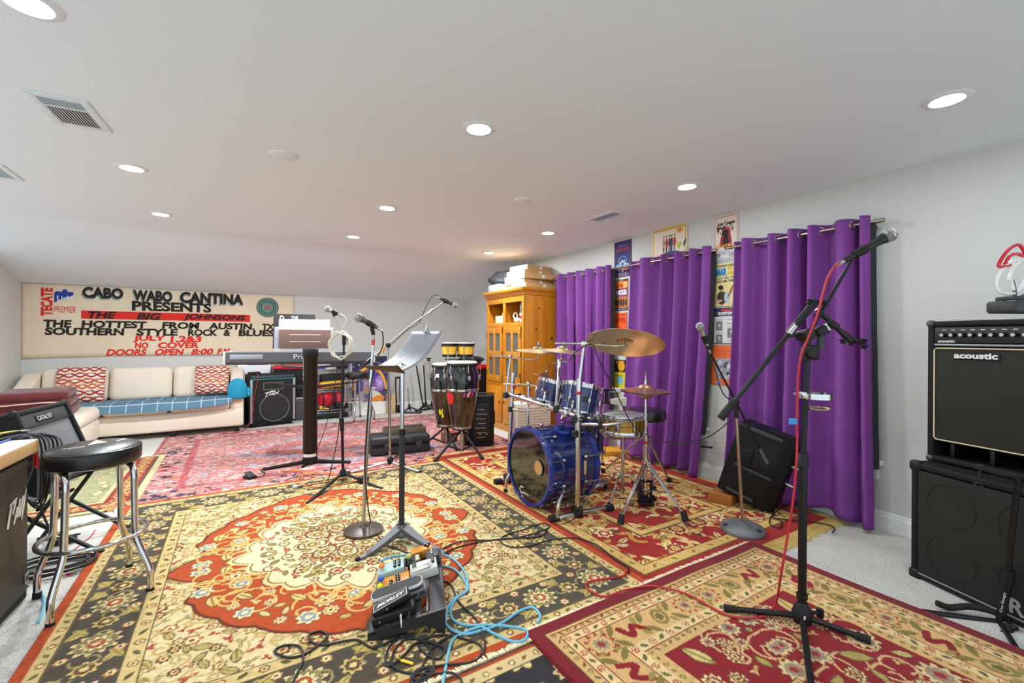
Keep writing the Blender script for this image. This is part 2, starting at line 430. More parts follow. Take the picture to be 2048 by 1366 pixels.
# recessed lights on the ceiling grid
LENS = mat('lamp_lens', '#fffdf8', .4, emit=26)
LRING = mat('lamp_trim', '#e3e6ea', .5)
def recessed(x, y, label, watt):
    t = thing('recessed_light', label, 'ceiling light', (x, y, HC), group='recessed ceiling lights')
    MB().lathe([(.060, -.004), (.066, -.009), (.086, -.006), (.094, 0), (.060, 0)], 36, (x, y, HC)).obj('trim_ring', LRING, t)
    MB().lathe([(0, -.006), (.04, -.0058), (.061, -.004), (.061, -.001), (0, -.001)], 32, (x, y, HC)).obj('lens', LENS, t)
    l = bpy.data.lights.new('lamp', 'AREA'); l.shape = 'DISK'; l.size = .115; l.energy = watt; l.color = (.90, .98, 1.0)
    lo = bpy.data.objects.new('lamp', l); COL.objects.link(lo); lo.parent = t; lo.location = (0, 0, -.012)
GX = (-.62, 1.118, 2.865); GY = (.746, 2.19, 3.955, 5.30)
NM = {(0, 1): 'recessed light cut by the top left corner of the picture', (0, 2): 'recessed light in the left row beyond the near vent', (0, 3): 'farthest recessed light of the left row, above the banner',
      (1, 1): 'largest recessed light, in the middle of the ceiling', (1, 2): 'middle recessed light of the centre row, beyond the round cover', (1, 3): 'farthest recessed light of the centre row',
      (2, 0): 'recessed light over the near end of the window wall', (2, 1): 'recessed light above the nearest purple curtain', (2, 2): 'recessed light beside the vent near the window wall', (2, 3): 'recessed light above the wooden cabinet',
      (0, 0): 'recessed light behind the viewpoint, left row', (1, 0): 'recessed light above the viewpoint, centre row'}
for i, x in enumerate(GX):
    for j, y in enumerate(GY): recessed(x, y, NM[(i, j)], LAMP_W[j] * (.5 if (i, j) == (2, 3) else 1))

# ceiling vents and blank covers
VENTW = mat('vent_white', '#dfe6eb', .45); VENTD = mat('vent_dark', '#0c0c0c', .9)
def vent(cx, cy, lx, ly, rz, label):
    t = thing('ceiling_vent', label, 'air vent', (cx, cy, HC), rz); A = WM[t]
    b = MB(A); o = .036; z = -.004
    for sx in (-1, 1): b.box((sx * (lx - o) / 2, 0, z), (o, ly, .008), .002)
    for sy in (-1, 1): b.box((0, sy * (ly - o) / 2, z), (lx - 2 * o, o, .008), .002)
    b.box((0, ly * .16, z), (lx - 2 * o, .012, .008)); b.obj('vent_frame', VENTW, t)
    MB(A).box((0, 0, -.0012), (lx - 2 * o, ly - 2 * o, .002)).obj('duct', VENTD, t)
    y0, y1 = -ly / 2 + o, ly * .16; b = MB(A)
    n = 13
    for k in range(n): b.box((-lx / 2 + o + (lx - 2 * o) * (k + .5) / n, (y0 + y1) / 2, -.005), (.0035, y1 - y0, .004), m=Matrix())
    b.obj('long_louvres', VENTW, t)
    y0, y1 = ly * .16, ly / 2 - o; b = MB(A)
    for k in range(5): b.box((0, y0 + (y1 - y0) * (k + .5) / 5, -.006), (lx - 2 * o, .0035, .004))
    b.obj('cross_louvres', VENTW, t)
def quad_c(ps):
    q = [fl(*p, z=HC) for p in ps]; return q
q = quad_c([(45, 177), (183, 203), (220, 265), (105, 243)])
c = sum(q, Vector()) / 4; vent(c.x, c.y, ((q[1] - q[0]).length + (q[2] - q[3]).length) / 2, ((q[3] - q[0]).length + (q[2] - q[1]).length) / 2, math.atan2((q[1] - q[0]).y, (q[1] - q[0]).x) + PI, 'large louvred ceiling vent near the top left corner')
q = quad_c([(1168, 440), (1225, 421), (1262, 427), (1208, 445)])
c = sum(q, Vector()) / 4; vent(c.x, c.y, (q[1] - q[0]).length, (q[3] - q[0]).length * .95, math.atan2((q[1] - q[0]).y, (q[1] - q[0]).x), 'louvred ceiling vent near the window wall')
p = fl(-2, 341, HC); vent(p.x - .08, p.y + .02, .36, .3, PI / 2, 'ceiling vent cut by the left edge of the picture')
for (px, py, lb) in ((567, 310, 'round white blank cover left of the middle light'), (1046, 401, 'small round white cover near the window wall vent')):
    p = fl(px, py, HC); MB().lathe([(0, -.014), (.06, -.013), (.078, -.008), (.08, 0), (0, 0)], 36, (p.x, p.y, HC)).obj('ceiling_cover', LRING, label=lb, cat='ceiling cover', M=TR((p.x, p.y, HC)))

# ------------------------------------------------------------------ rugs
def rugmat(n, bs=.5): return mat(n, '#888888', .92, attr='Col', var=.10, vscale=55, bump=bs, bscale=420, sheen=.1, spec=.15)
CREAM, TAN, GOLD, RUST, OLIVE = '#e2cb99', '#d6b67c', '#cf9a4a', '#bb4a1a', '#51473a'
def rosette(c, x, y, r, pal, n=10, rot=0):
    c.flower(x, y, r, n, pal, rot, .25)
def scatter(c, box, n, kinds, rmin, rmax, gap=1.0, inside=None, seed=1):
    rr = random.Random(seed); pts = []; tries = 0
    while len(pts) < n and tries < n * 40:
        tries += 1; x = rr.uniform(box[0], box[2]); y = rr.uniform(box[1], box[3]); r = rr.uniform(rmin, rmax)
        if inside and not inside(x, y): continue
        if any((x - a) ** 2 + (y - b_) ** 2 < ((r + q) * gap) ** 2 for a, b_, q in pts): continue
        pts.append((x, y, r)); kinds[rr.randrange(len(kinds))](c, x, y, r, rr)
    return pts
def k_flower(pal, n=8):
    def f(c, x, y, r, rr):
        a = rr.random() * 6; c.flower(x, y, r + .006, n, ['#6a4e2c'], a, .28); c.flower(x, y, r, n, pal, a, .28)
    return f
def k_leaf(col, vein=None):
    def f(c, x, y, r, rr):
        a = rr.random() * 6.28; c.leaf(x, y, r + .008, r * .42 + .006, a, '#6a5230'); c.leaf(x, y, r, r * .42, a, col, vein)
    return f
def k_pair(col, col2):
    def f(c, x, y, r, rr):
        a = rr.random() * 6.28
        for da in (-.5, .5, PI): c.leaf(x + r * .45 * math.cos(a + da), y + r * .45 * math.sin(a + da), r * .55, r * .24, a + da, col, col2)
    return f
def k_curl(col, w): return lambda c, x, y, r, rr: c.curl(x, y, r, rr.random() * 6.28, col, w, 1.1, rr.choice((-1, 1)))
def chain(c, d, w, n_per_m, pal, dark, pal2=None):
    """a guard stripe of small flowers at distance d from the edge"""
    for side in range(4):
        Ln = c.w if side % 2 == 0 else c.h; n = int((Ln - 2 * d) * n_per_m)
        for k in range(n + 1):
            t = d + (Ln - 2 * d) * k / max(n, 1)
            x, y = [(t, d), (c.w - d, t), (t, c.h - d), (d, t)][side]
            if k % 2 == 0: c.flower(x, y, w, 6, pal, k, .2)
            else: c.leaf(x, y, w * 1.1, w * .5, (side % 2) * PI / 2 + .6 * (1 if k % 4 == 1 else -1), dark)

# the large central medallion rug
R1 = (-.72, 1.60, 1.86, 4.42)
c = Canvas(R1[2] - R1[0], R1[3] - R1[1], .005, CREAM); W, H = c.w, c.h; cx, cy = W / 2, H / 2
scatter(c, (.4, .4, cx + .05, cy + .05), 300, [k_flower(['#5b3a22', '#e2c184', '#a4472a']), k_leaf('#c9ae66', '#8d7c45'), k_leaf('#b9a25f'), k_pair('#8f8350', '#c9b270'), k_flower(['#c98a44', '#f0dcae', '#9a3d22'], 6), k_curl('#c4a465', .006), k_pair('#a03a2a', '#c86a4a')], .02, .045, .85, seed=3)
for s_ in range(60):
    rr = random.Random(s_); x, y = rr.uniform(.4, cx), rr.uniform(.4, cy); c.curl(x, y, rr.uniform(.05, .1), rr.random() * 6, '#bfa262', .004, .9, rr.choice((-1, 1)))
def med(rx, ry, lob=16, amp=.07, pt=.16):
    x, y = (c.X - cx) / rx, (c.Y - cy) / ry; d = np.hypot(x, y); a = np.arctan2(y, x)
    r = 1 + pt * np.abs(np.cos(2 * a)) ** 3 - .10 * np.abs(np.sin(4 * a)) + amp * np.abs(np.cos(lob * a / 2)) - amp
    return d / r
ax_, ay_ = (c.X - cx), (c.Y - cy); an_ = np.degrees(np.arctan2(np.abs(ay_), np.abs(ax_)))
rr1 = np.interp(an_, [0, 5, 13, 18, 24, 35, 48, 60, 72, 82, 90], [.90, .83, .735, .76, .84, .85, .87, .885, .935, .975, 1.02])
m1 = np.hypot(ax_, ay_) / (rr1 + .022 * np.abs(np.sin(np.radians(an_) * 13)) - .011)
c.put(m1 < 1.02, '#6b2d14'); c.put(m1 < 1.0, RUST)
ins = lambda x, y: (lambda q: q < .93)(math.hypot((x - cx) / .83, (y - cy) / .93))
scatter(c, (.25, .3, cx + .05, cy + .05), 150, [k_flower(['#f0dcae', '#c9963f', '#f0dcae', '#6b3a20'], 8), k_flower(['#ecd9a6', '#8f9aa0', '#ecd9a6'], 7), k_leaf('#e4c47c', '#a9772f'), k_pair('#e8cf92', '#b98a3d'), k_leaf('#dcbf80')], .028, .058, 1.0, inside=ins, seed=5)
for s_ in range(26):
    rr = random.Random(s_ + 90); a = rr.uniform(PI, 1.5 * PI); q = rr.uniform(.62, .9); c.curl(cx + .8 * q * math.cos(a), cy + .92 * q * math.sin(a), rr.uniform(.06, .12), rr.random() * 6, '#e0b868', .006, .7, rr.choice((-1, 1)))
m2 = med(.55, .61, 20, .10, .06)
c.put(m2 < 1.06, '#e9cf96'); c.put(m2 < 1.02, '#9b6a35'); c.put(m2 < 1.0, '#ecdcae')
ins2 = lambda x, y: math.hypot((x - cx) / .50, (y - cy) / .56) < .9
for k in range(7):
    a = PI + PI / 2 * k / 6
    for q, rr_ in ((.78, .045), (.52, .04)): c.flower(cx + .48 * q * math.cos(a + q), cy + .54 * q * math.sin(a + q), rr_, 9, ['#8a5a2c', '#dcc27c', '#b08a3a', '#5a3b20'] if k % 2 else ['#7d3020', '#e8d29a', '#a54528'], k, .2)
scatter(c, (cx - .5, cy - .56, cx, cy), 60, [k_leaf('#c2aa62'), k_curl('#8a5c30', .005), k_pair('#a6452c', '#d08a5a'), k_leaf('#9a8d52')], .02, .04, .9, inside=ins2, seed=8)
for k in range(3):
    a = PI + PI / 2 * (k + .0) / 2; c.ell(cx + .17 * math.cos(a), cy + .19 * math.sin(a), .09, .06, '#7a4522', a, .72); c.flower(cx + .17 * math.cos(a), cy + .19 * math.sin(a), .045, 8, ['#cdb373', '#8f6a35', '#e0cb8e'], 0, .2)
c.flower(cx, cy, .10, 12, ['#a3502c', '#ecdcae', '#7d3a20', '#d8b670'], 0, .35)
# pendants
for yy in (.36, ):
    c.leaf(cx, yy + .05, .12, .085, PI / 2, '#5b503c'); c.flower(cx, yy + .05, .05, 8, ['#e5cd92', '#a8472a', '#e5cd92'])
# borders
c.frame(0, .045, RUST); c.frame(.045, .10, '#d8bb7c'); c.frame(.095, .102, '#6b5a36')
c.frame(.102, .345, OLIVE); c.frame(.338, .345, '#6b5a36'); c.frame(.345, .41, '#d8bb7c'); c.frame(.405, .41, '#4d4330')
chain(c, .072, .019, 16, ['#8d5a2e', '#eed9a2'], '#7a6a3a'); chain(c, .376, .022, 14, ['#7d4a2a', '#e9cf90', '#a04028'], '#5e5430')
for side in range(2):
    Ln = W if side == 0 else H; n = int(Ln / .20)
    for k in range(n + 1):
        t = .22 + (Ln - .44) * k / n; P_ = (lambda t, o: (t, .222 + o) if side == 0 else (.222 + o, t))
        x, y = P_(t, .0)
        if k % 2 == 0: c.flower(x, y, .088, 11, ['#e3cd92', '#8c7a48', '#efdfae', '#b0552c', '#ead6a0'], k, .3)
        else:
            c.flower(x, y, .05, 8, ['#d9b870', '#6b4a2c', '#e9cf92'], k, .3)
            for o, a in ((-.075, .7), (.075, -.7), (-.085, -.6), (.085, .6)):
                x, y = P_(t + o * .7, o); c.leaf(x, y, .05, .017, a + (PI / 2 if side else 0), '#c4a95c', '#8d7c45'); 
        for o in (-.09, .09):
            x, y = P_(t + .095, o); c.flower(x, y, .024, 6, ['#c98a44', '#f0dcae', '#8a3d22'], k, .2)
        x, y = P_(t + .06, .0); c.curl(x, y, .06, k, '#a8935a', .005, .8)
c.mirror4(); c.wear(.05, .02)
MR = rugmat('rug_wool')
rug = c.obj('area_rug', MR, TR((R1[0], R1[1], 0)), .017, label='large tan rug with an orange central medallion and charcoal border', cat='rug')
# red and gold rug under the drums
R3 = (1.72, 1.53, 3.70, 4.62)
c = Canvas(R3[2] - R3[0], R3[3] - R3[1], .007, '#a31d17'); W, H = c.w, c.h
rr = random.Random(4)
G1, G2, G3 = '#e0b768', '#c7923e', '#f0d79a'
for k in range(95):
    x, y = rr.uniform(.05, W - .05), rr.uniform(.05, H / 2 + .1); r = rr.uniform(.07, .14); a = rr.random() * 6.28; d = rr.choice((-1, 1))
    c.curl(x, y, r, a, G1 if k % 3 else G2, .017, .85, d)
    for q in range(6):
        t = a + d * 1.5 * PI * q / 6; c.leaf(x + r * math.cos(t), y + r * math.sin(t), .055, .02, t + d * .6, [G1, G2, G3][q % 3], '#7f5a24' if q % 2 else None)
scatter(c, (.1, .1, W - .1, H / 2 + .1), 42, [k_flower([G3, '#8f1a16', G1, '#c7923e'], 9), k_flower(['#f3e0ac', '#b8312a', '#f3e0ac'], 7), k_pair(G3, '#c8742e')], .05, .10, 1.0, seed=6)
scatter(c, (.05, .05, W - .05, H / 2 + .1), 130, [k_leaf('#8d7434'), k_leaf(G3), k_leaf('#7d1310'), k_leaf('#a9863a')], .02, .045, .8, seed=9)
c.frame(0, .06, '#cfa758'); c.frame(.05, .17, '#a31d17'); c.frame(.17, .185, '#6b4a20'); c.frame(.185, .255, '#dcb466'); c.frame(.255, .265, '#7f1512')
chain(c, .11, .03, 7, ['#a31d17', '#b7271e'], '#951813'); chain(c, .22, .02, 12, ['#c7923e', '#f0d79a', '#a31d17'], '#8d7434')
c.frame(.53, .54, '#6b4a20'); c.frame(.54, .59, '#dcb466'); c.frame(.59, .6, '#7f1512')
c.mirrory(); c.wear(.06, .02)
MR3 = rugmat('rug_wool_red')
o3 = c.obj('area_rug', MR3, TR((R3[0], R3[1], 0)), .012, label='red rug with gold scrolling leaves under the drum kit', cat='rug')
def fringe(name, p, q, out, n, ln, m, parent, z=.008):
    p, q, out = Vector(p), Vector(q), Vector(out); b = MB(); rr = random.Random(n)
    for k in range(n):
        s = p.lerp(q, (k + rr.random()) / n); d = (out + (q - p).normalized() * rr.uniform(-.35, .35)) * ln * rr.uniform(.7, 1.2)
        b.tube([s + Vector((0, 0, z)), s + d * .5 + Vector((0, 0, z)), s + d + Vector((0, 0, .003))], .0045, 4)
    b.obj(name, m, parent)
FR = mat('fringe_cream', '#e8d9b4', .9); FRG = mat('fringe_gold', '#cdb06a', .9)
fringe('fringe', (R3[0] + .15, R3[1], 0), (R3[2], R3[1], 0), (0, -1, 0), 230, .055, FRG, o3)

# faded pink rug at the back
R2 = (-.78, 4.36, 2.95, 7.22)
c = Canvas(R2[2] - R2[0], R2[3] - R2[1], .010, '#b8605a'); W, H = c.w, c.h
PK = ['#b3424a', '#cf7f78', '#8f8aa0', '#5c5a72', '#d9a79a', '#3a3038', '#a8383c', '#7d93a8', '#d8c2b4', '#c4603f']
blk = .02; gx, gy = int(W / blk) + 2, int(H / blk) + 2
idx = RNG.choice(len(PK), p=[.2, .2, .07, .05, .14, .08, .12, .05, .05, .04], size=(gy, gx))
lut = np.array([lin(p) for p in PK]); c.a = lut[idx[(c.Y / blk).astype(int), (c.X / (blk * 1.6)).astype(int)]] * .55 + np.array(lin('#c58f86')) * .45
cx, cy = W / 2, H / 2
u = np.abs(c.X - cx) / 1.15 + np.abs(c.Y - cy) / .95
st = (np.floor(u * 9) % 2 == 0)
c.mix('#7f97b4', ((u < 1) & (u > .86)) * .45); c.mix('#b23a3c', ((u < .86) & (u > .5)) * .35); c.mix('#8da4bb', ((u < .5) & (u > .38)) * .45); c.mix('#c05a4a', (u < .38) * .35); c.mix('#38465f', ((u < .2)) * .3)
for k in range(170):
    x, y = rr.uniform(.4, W - .4), rr.uniform(.4, H - .4); s = rr.uniform(.04, .1); col = rr.choice(['#2f2a3a', '#7d97b0', '#a52f34', '#e0c4b0', '#3d3550', '#c4543a'])
    W_ = c.win(x - s, y - s, x + s, y + s); m = (np.abs(c.X[W_] - x) + np.abs(c.Y[W_] - y) < s) & ((np.floor((c.X[W_] + c.Y[W_]) / .022) % 2) == 0); c.a[W_][m] = np.array(lin(col)) * .8 + .1
dd = np.minimum(np.minimum(c.X, W - c.X), np.minimum(c.Y, H - c.Y))
c.mix('#a83c44', ((dd > .34) & (dd < .40)) * .7); c.mix('#a83c44', ((dd > .0) & (dd < .04)) * .7)
for k in range(330):
    s_ = rr.randrange(4); t = rr.random(); o = rr.uniform(.06, .32)
    x, y = [(t * W, o), (t * W, H - o), (o, t * H), (W - o, t * H)][s_]; z = rr.uniform(.02, .05)
    c.flower(x, y, z, 4, [rr.choice(['#2b2631', '#b33a40', '#e2c9bb', '#3f3a50', '#2b2631'])], rr.random(), .5)
c.wear(.24, .016)
o2 = c.obj('area_rug', rugmat('rug_faded'), TR((R2[0], R2[1], 0)), .008, label='faded pink and blue patterned rug before the sofa and keyboard', cat='rug')
fringe('fringe', (R2[0], R2[1] + .02, 0), (1.5, R2[1] + .02, 0), (0, -1, 0), 260, .05, mat('fringe_white', '#efe3d8', .9), o2, .01)

# sage green rug with red border on the left
R5 = (-2.2, 4.38, -.66, 6.15)
c = Canvas(R5[2] - R5[0], R5[3] - R5[1], .008, '#a3a077'); W, H = c.w, c.h
scatter(c, (0, 0, W, H), 170, [k_leaf('#c9b98a'), k_leaf('#7d8a62'), k_flower(['#d8c79a', '#b0785a', '#d8c79a']), k_pair('#8a7d4e', '#c9b98a'), k_curl('#c4b184', .007)], .03, .075, .95, seed=21)
c.frame(.06, .24, '#8f2f24'); c.frame(.22, .25, '#cdb98a'); c.frame(0, .06, '#c9b98c'); c.frame(.055, .065, '#4a4a3a')
for k in range(16):
    for t in range(2):
        x, y = (W - .14, k * H / 15) if t == 0 else (k * W / 15, .14); c.flower(x, y, .055, 7, ['#c89a5a', '#8f2f24', '#d8b87a'], k, .3)
        x, y = (W - .14, (k + .5) * H / 15) if t == 0 else ((k + .5) * W / 15, .14); c.leaf(x, y, .06, .025, k, '#c49a66')
c.wear(.07, .02)
c.obj('area_rug', rugmat('rug_sage'), TR((R5[0], R5[1], 0)), .011, label='sage green rug with a red border behind the chrome stool', cat='rug')

# crimson rug, near right
C0 = fl(1050, 1275); C1 = fl(1500, 1092); ang = math.atan2((C1 - C0).y, (C1 - C0).x)
c = Canvas(1.70, 1.9, .006, '#8e1420'); W, H = c.w, c.h
ins4 = lambda x, y: .42 < x < W - .42 and y > .42
for k in range(28):
    x, y = rr.uniform(.45, W / 2), rr.uniform(.45, H); c.curl(x, y, rr.uniform(.06, .12), rr.random() * 6.28, '#d8ae78', .0055, 1.0, rr.choice((-1, 1)))
scatter(c, (.44, .44, W / 2 + .04, H), 75, [k_flower(['#eccf96', '#8a4a30', '#e8c488', '#6b4a3a'], 9), k_flower(['#e8c690', '#a08a72', '#a62a2c'], 10), k_leaf('#dcc07c', '#9a8440'), k_pair('#d8b46e', '#94803e'), k_leaf('#b09a50')], .028, .075, 1.05, inside=ins4, seed=31)
c.frame(0, .055, '#7c1420'); c.frame(.055, .405, '#d9ae70'); c.frame(.055, .062, '#5b4a28')
for a_, b_ in ((.075, .078), (.105, .109), (.155, .159), (.30, .304), (.35, .354), (.385, .388)): c.frame(a_, b_, '#8a2a22')
c.frame(.109, .155, '#e8c890'); c.frame(.304, .35, '#e8c890')
chain(c, .09, .013, 26, ['#7d6a38', '#c9a865'], '#6b5c30'); chain(c, .132, .018, 20, ['#b0402c', '#e8c890', '#b0402c'], '#66602f'); chain(c, .327, .018, 20, ['#b0402c', '#e8c890', '#b0402c'], '#66602f'); chain(c, .37, .012, 26, ['#7d6a38', '#c9a865'], '#6b5c30')
for side in range(4):
    Ln = W if side % 2 == 0 else H; n = 7 if side % 2 == 0 else 8
    for k in range(n + 1):
        t = .23 + (Ln - .46) * k / n; P_ = lambda t, o: [(t, .23 + o), (W - .23 - o, t), (t, H - .23 - o), (.23 + o, t)][side]
        x, y = P_(t, 0)
        if k % 3 == 0: c.flower(x, y, .062, 10, ['#a03a2a', '#d9ae70', '#8f8a74', '#a03a2a'], k, .35)
        elif k % 3 == 1:
            c.stroke(spline([(*P_(t - .05, -.03), 0), (*P_(t - .02, .03), 0), (*P_(t + .02, -.02), 0), (*P_(t + .06, .035), 0)], 5), .015, '#8e1420')
        else: c.ell(x, y, .055, .04, '#8f7c42', k, .4); c.leaf(x, y, .03, .02, k, '#77682f')
        for o in (-.045, .045):
            x, y = P_(t + .09, o); c.leaf(x, y, .045, .016, o * 20 + side * PI / 2, '#86743a'); x, y = P_(t + .05, -o); c.leaf(x, y, .03, .012, -o * 25 + side * PI / 2, '#a08a48')
for k in range(4):
    c.flower(.23 if k % 2 == 0 else W - .23, .23 if k < 2 else H - .23, .075, 10, ['#a03a2a', '#d9ae70', '#8f8a74', '#a03a2a'], k, .35)
hx = c.nx // 2; c.a[:, c.nx - hx:] = c.a[:, :hx][:, ::-1]
c.wear(.045, .015)
O4 = Matrix.Translation(C0) @ Matrix.Rotation(ang - .0, 4, 'Z') @ Matrix.Diagonal((1, -1, 1, 1))
# laid so that its first edge runs from the near left corner to the far corner
X4 = Vector((math.cos(ang), math.sin(ang), 0)); Yn = Vector((math.sin(ang), -math.cos(ang), 0))
c.a = c.a[::-1].copy()
O4 = frame(C0 + Yn * c.h, X4, y=-Yn)
o4 = c.obj('area_rug', rugmat('rug_crimson'), O4, .025, zf=lambda x, y: .004 * np.sin(x * 5 + y * 3) ** 2, label='crimson floral rug under the black microphone stand', cat='rug')
fringe('fringe', C0 - X4 * .0, C0 + X4 * 1.7, -Yn, 300, .05, FR, o4, .015)

# charcoal rug peeping out at the bottom edge
c = Canvas(1.1, 1.1, .006, '#2f2a30'); W, H = c.w, c.h
scatter(c, (0, 0, W, H), 60, [k_leaf('#e0c88a', '#b89a55'), k_pair('#d9c08a', '#a83a4a'), k_leaf('#c9a8a0'), k_flower(['#e0c88a', '#8e2a3a', '#e6d6a6'])], .05, .11, .85, seed=41)
c.frame(0, .022, '#b5522f'); c.frame(.022, .085, '#dcc088'); c.frame(.08, .088, '#3a3030'); chain(c, .053, .016, 18, ['#8a6a3a', '#f0deb0'], '#7a5a34')
P0 = fl(880, 1370); P1 = fl(1075, 1285); xa = (P1 - P0); xa.z = 0
c.a = c.a[::-1].copy(); yn = Vector((xa.y, -xa.x, 0)).normalized()
o6 = c.obj('area_rug', rugmat('rug_charcoal'), frame(P0 - xa.normalized() * .12 + yn * 1.1, xa, y=-yn), .008, label='charcoal rug with an orange edge at the bottom of the picture', cat='rug')
fringe('fringe', P0 - xa.normalized() * .1, P0 + xa.normalized() * .55, -yn, 100, .045, FR, o6, .018)

# ------------------------------------------------------------------ curtains and rods
PURPLE = mat('purple_cloth', '#7b3c8e', .8, var=.06, vscale=14, bump=.15, bscale=300)
LINING = mat('black_lining', '#26252a', .8)
NICKEL = mat('brushed_nickel', '#b9b3a8', .28, 1)
XR, ZR = 3.685, 2.105
def curtain(y0, y1, zb, waves, seed, label, by0=None, by1=None, zr=ZR):
    t = thing('curtain', label, 'curtain', (XR, (y0 + y1) / 2, 0), group='purple grommet curtains')
    rr = random.Random(seed); by0 = y0 if by0 is None else by0; by1 = y1 if by1 is None else by1
    n = waves * 2; ws = [rr.uniform(.4, 1.7) for _ in range(n)]; tot = sum(ws); edges = [0]
    for w in ws: edges.append(edges[-1] + w / tot)
    amps = [rr.uniform(.055, .082) * (1 if k % 2 == 0 else -1) for k in range(n)]
    lean = [rr.uniform(-.03, .03) for _ in range(n)]
    def off(u):
        for k in range(n):
            if u <= edges[k + 1] + 1e-9:
                return amps[k] * math.sin(PI * (u - edges[k]) / (edges[k + 1] - edges[k])), k
        return 0, n - 1
    NU, NV = 26 * waves, 46; zt = zr + .045
    def f(u, v):
        o, k = off(u); z = zt + (zb - zt) * v
        sag = .25 + .75 * (1 - math.exp(-v * 40)) if v > .02 else .85
        x = XR + o * (1 - .15 * v) - .035 * v * v + .004 * math.sin(v * 40 + u * 9) * v
        x = min(x, XW - .024)
        a = y1 + (y0 - y1) * u; b_ = by1 + (by0 - by1) * u
        y = a + (b_ - a) * v ** 1.5 + lean[k] * v * math.sin(PI * u)
        hang = .012 * math.cos(2 * PI * u * n / 2) if v == 0 else 0
        return (x, y, z + (.02 * math.sin(u * 13 + seed) if v == 1 else 0))
    MB().grid(f, NU, NV).obj('cloth', PURPLE, t, angle=180, solid=.003)
    def g(u, v):
        p = f(u, v * .80 + .02); return (min(p[0] + .006 + .04 * max(0, u - .93) / .07, XW - .014), p[1] - .017 * max(0, u - .93) / .07, p[2])
    MB().grid(g, NU, 40).obj('lining', LINING, t, label='black blackout lining', angle=180)
    for k in range(1, n):
        u = edges[k]; y = y1 + (y0 - y1) * u; sl = amps[k] * PI / (edges[k + 1] - edges[k]) / (y0 - y1)
        nrm = Vector((1, -sl * .55, 0)).normalized()
        MB().torus((XR, y, zr), nrm, .026, .0065, 24, 7).obj('grommet', NICKEL, t, label='metal grommet ring')
    MB().grid(lambda u, v: (f(u, .035)[0] - .0022, f(u, .035)[1], zr - .045 + .002 * v), NU, 1).obj('hem_stitching', mat('purple_stitch', '#4f2070', .8), t)
    return t
curtain(1.345, 2.33, .045, 6, 11, 'purple curtain nearest the viewer, behind the black microphone boom', 1.30, 2.40)
curtain(2.55, 3.545, .03, 5, 23, 'purple curtain in the middle, behind the hi-hat', 2.66, 3.66)
curtain(3.835, 4.90, .05, 6, 35, 'purple curtain beside the wooden cabinet', 3.83, 4.86)
def rod(y0, y1, label):
    t = thing('curtain_rod', label, 'curtain rod', (XR, (y0 + y1) / 2, ZR), group='curtain rods')
    MB().cyl((XR, y0, ZR), (XR, y1, ZR), .0095, n=16).obj('pole', NICKEL, t)
    for y, s in ((y0, -1), (y1, 1)):
        MB().lathe([(0, 0), (.0145, .002), (.016, .03), (.015, .055), (.0, .06)], 18, (XR, y - s * .02, ZR), (0, s, 0)).obj('finial', NICKEL, t)
        yy = y - s * .06
        MB().cyl((XR, yy, ZR), (XW - .001, yy, ZR - .02), .007).lathe([(0, 0), (.022, .001), (.022, .008), (.0, .009)], 18, (XW - .001, yy, ZR - .02), (-1, 0, 0)).torus((XR, yy, ZR), (0, 1, 0), .0115, .004, 16, 6).obj('bracket', NICKEL, t)
rod(1.30, 2.37, 'curtain rod over the nearest purple curtain')
rod(2.53, 3.60, 'curtain rod over the middle purple curtain')
rod(3.70, 4.93, 'curtain rod over the curtain beside the cabinet')
# ------------------------------------------------------------------ stools
VINYL = mat('black_vinyl', '#131315', .32, bump=.08, bscale=120, coat=.2)
def bar_stool(label, M, star=True):
    t = thing('bar_stool', label, 'stool', M=M, group='chrome bar stools'); A = M
    b = MB(A).lathe([(0, .66), (.16, .66), (.178, .668), (.183, .68), (.183, .728), (.176, .744), (.155, .753), (.08, .757), (0, .758)], 40); b.obj('seat', VINYL, t)
    MB(A).torus((0, 0, .738), (0, 0, 1), .180, .004, 40, 6).obj('seat_piping', VINYL, t)
    for s in (-1, 1):                    # each pair of legs is one bent tube arching under the seat
        for e in (-1, 1):
            x = .12 * s
            P = [(x, 0, .645), (x, .085 * e, .645), (x * 1.02, .118 * e, .634), (x * 1.03, .134 * e, .60), (x * 1.04, .137 * e, .50), (x * 1.07, .140 * e, .34), (x * 1.12, .148 * e, .27), (x * 1.42, .183 * e, .145), (x * 1.48, .193 * e, .10), (x * 1.48, .193 * e, .0)]
            MB(A).tube(spline(P, 5), .0145, 12).obj('leg', CHROME, t)
            MB(A).cyl((x * 1.48, .193 * e, 0), (x * 1.48, .193 * e, .028), .0185, .017).obj('rubber_foot', RUBBER, t)
    MB(A).torus((0, 0, .305), (0, 0, 1), .205, .0105, 44, 10).obj('foot_ring', CHROME, t)
    MB(A).cyl((0, 0, .648), (0, 0, .66), .12, n=24).obj('swivel_plate', BLACKM, t)
    if star:
        b = MB(A); b.prism([(-.03, -.01), (.02, .10), (.05, .01)], .0012, z0=.7575).prism([(.04, -.02), (.12, .05), (.13, .03)], .0012, z0=.7555)
        b.prism([(-.12, -.03), (-.04, -.03), (-.04, -.024), (-.12, -.024)], .0012, z0=.757)
        b.text('STOOL', A.inverted() @ A @ TR((-.075, -.06, .7585)), w=.06, h=.009); b.obj('seat_print', WHITEINK, t)
    return t
ctr = (fl(105, 1255) + fl(75, 1205) + fl(250, 1140) + fl(302, 1180)) / 4
f0 = fl(105, 1255); a0 = math.atan2(f0.y - ctr.y, f0.x - ctr.x)
st1 = bar_stool('chrome bar stool with a round black seat beside the plywood topped speaker', TR((ctr.x, ctr.y, .002), a0 - math.atan2(-.193, -.178)))
p = fl(718, 842); bar_stool('chrome bar stool with a black seat far back by the wire shelf', TR((p.x, p.y + .12, 0), .35), star=False)

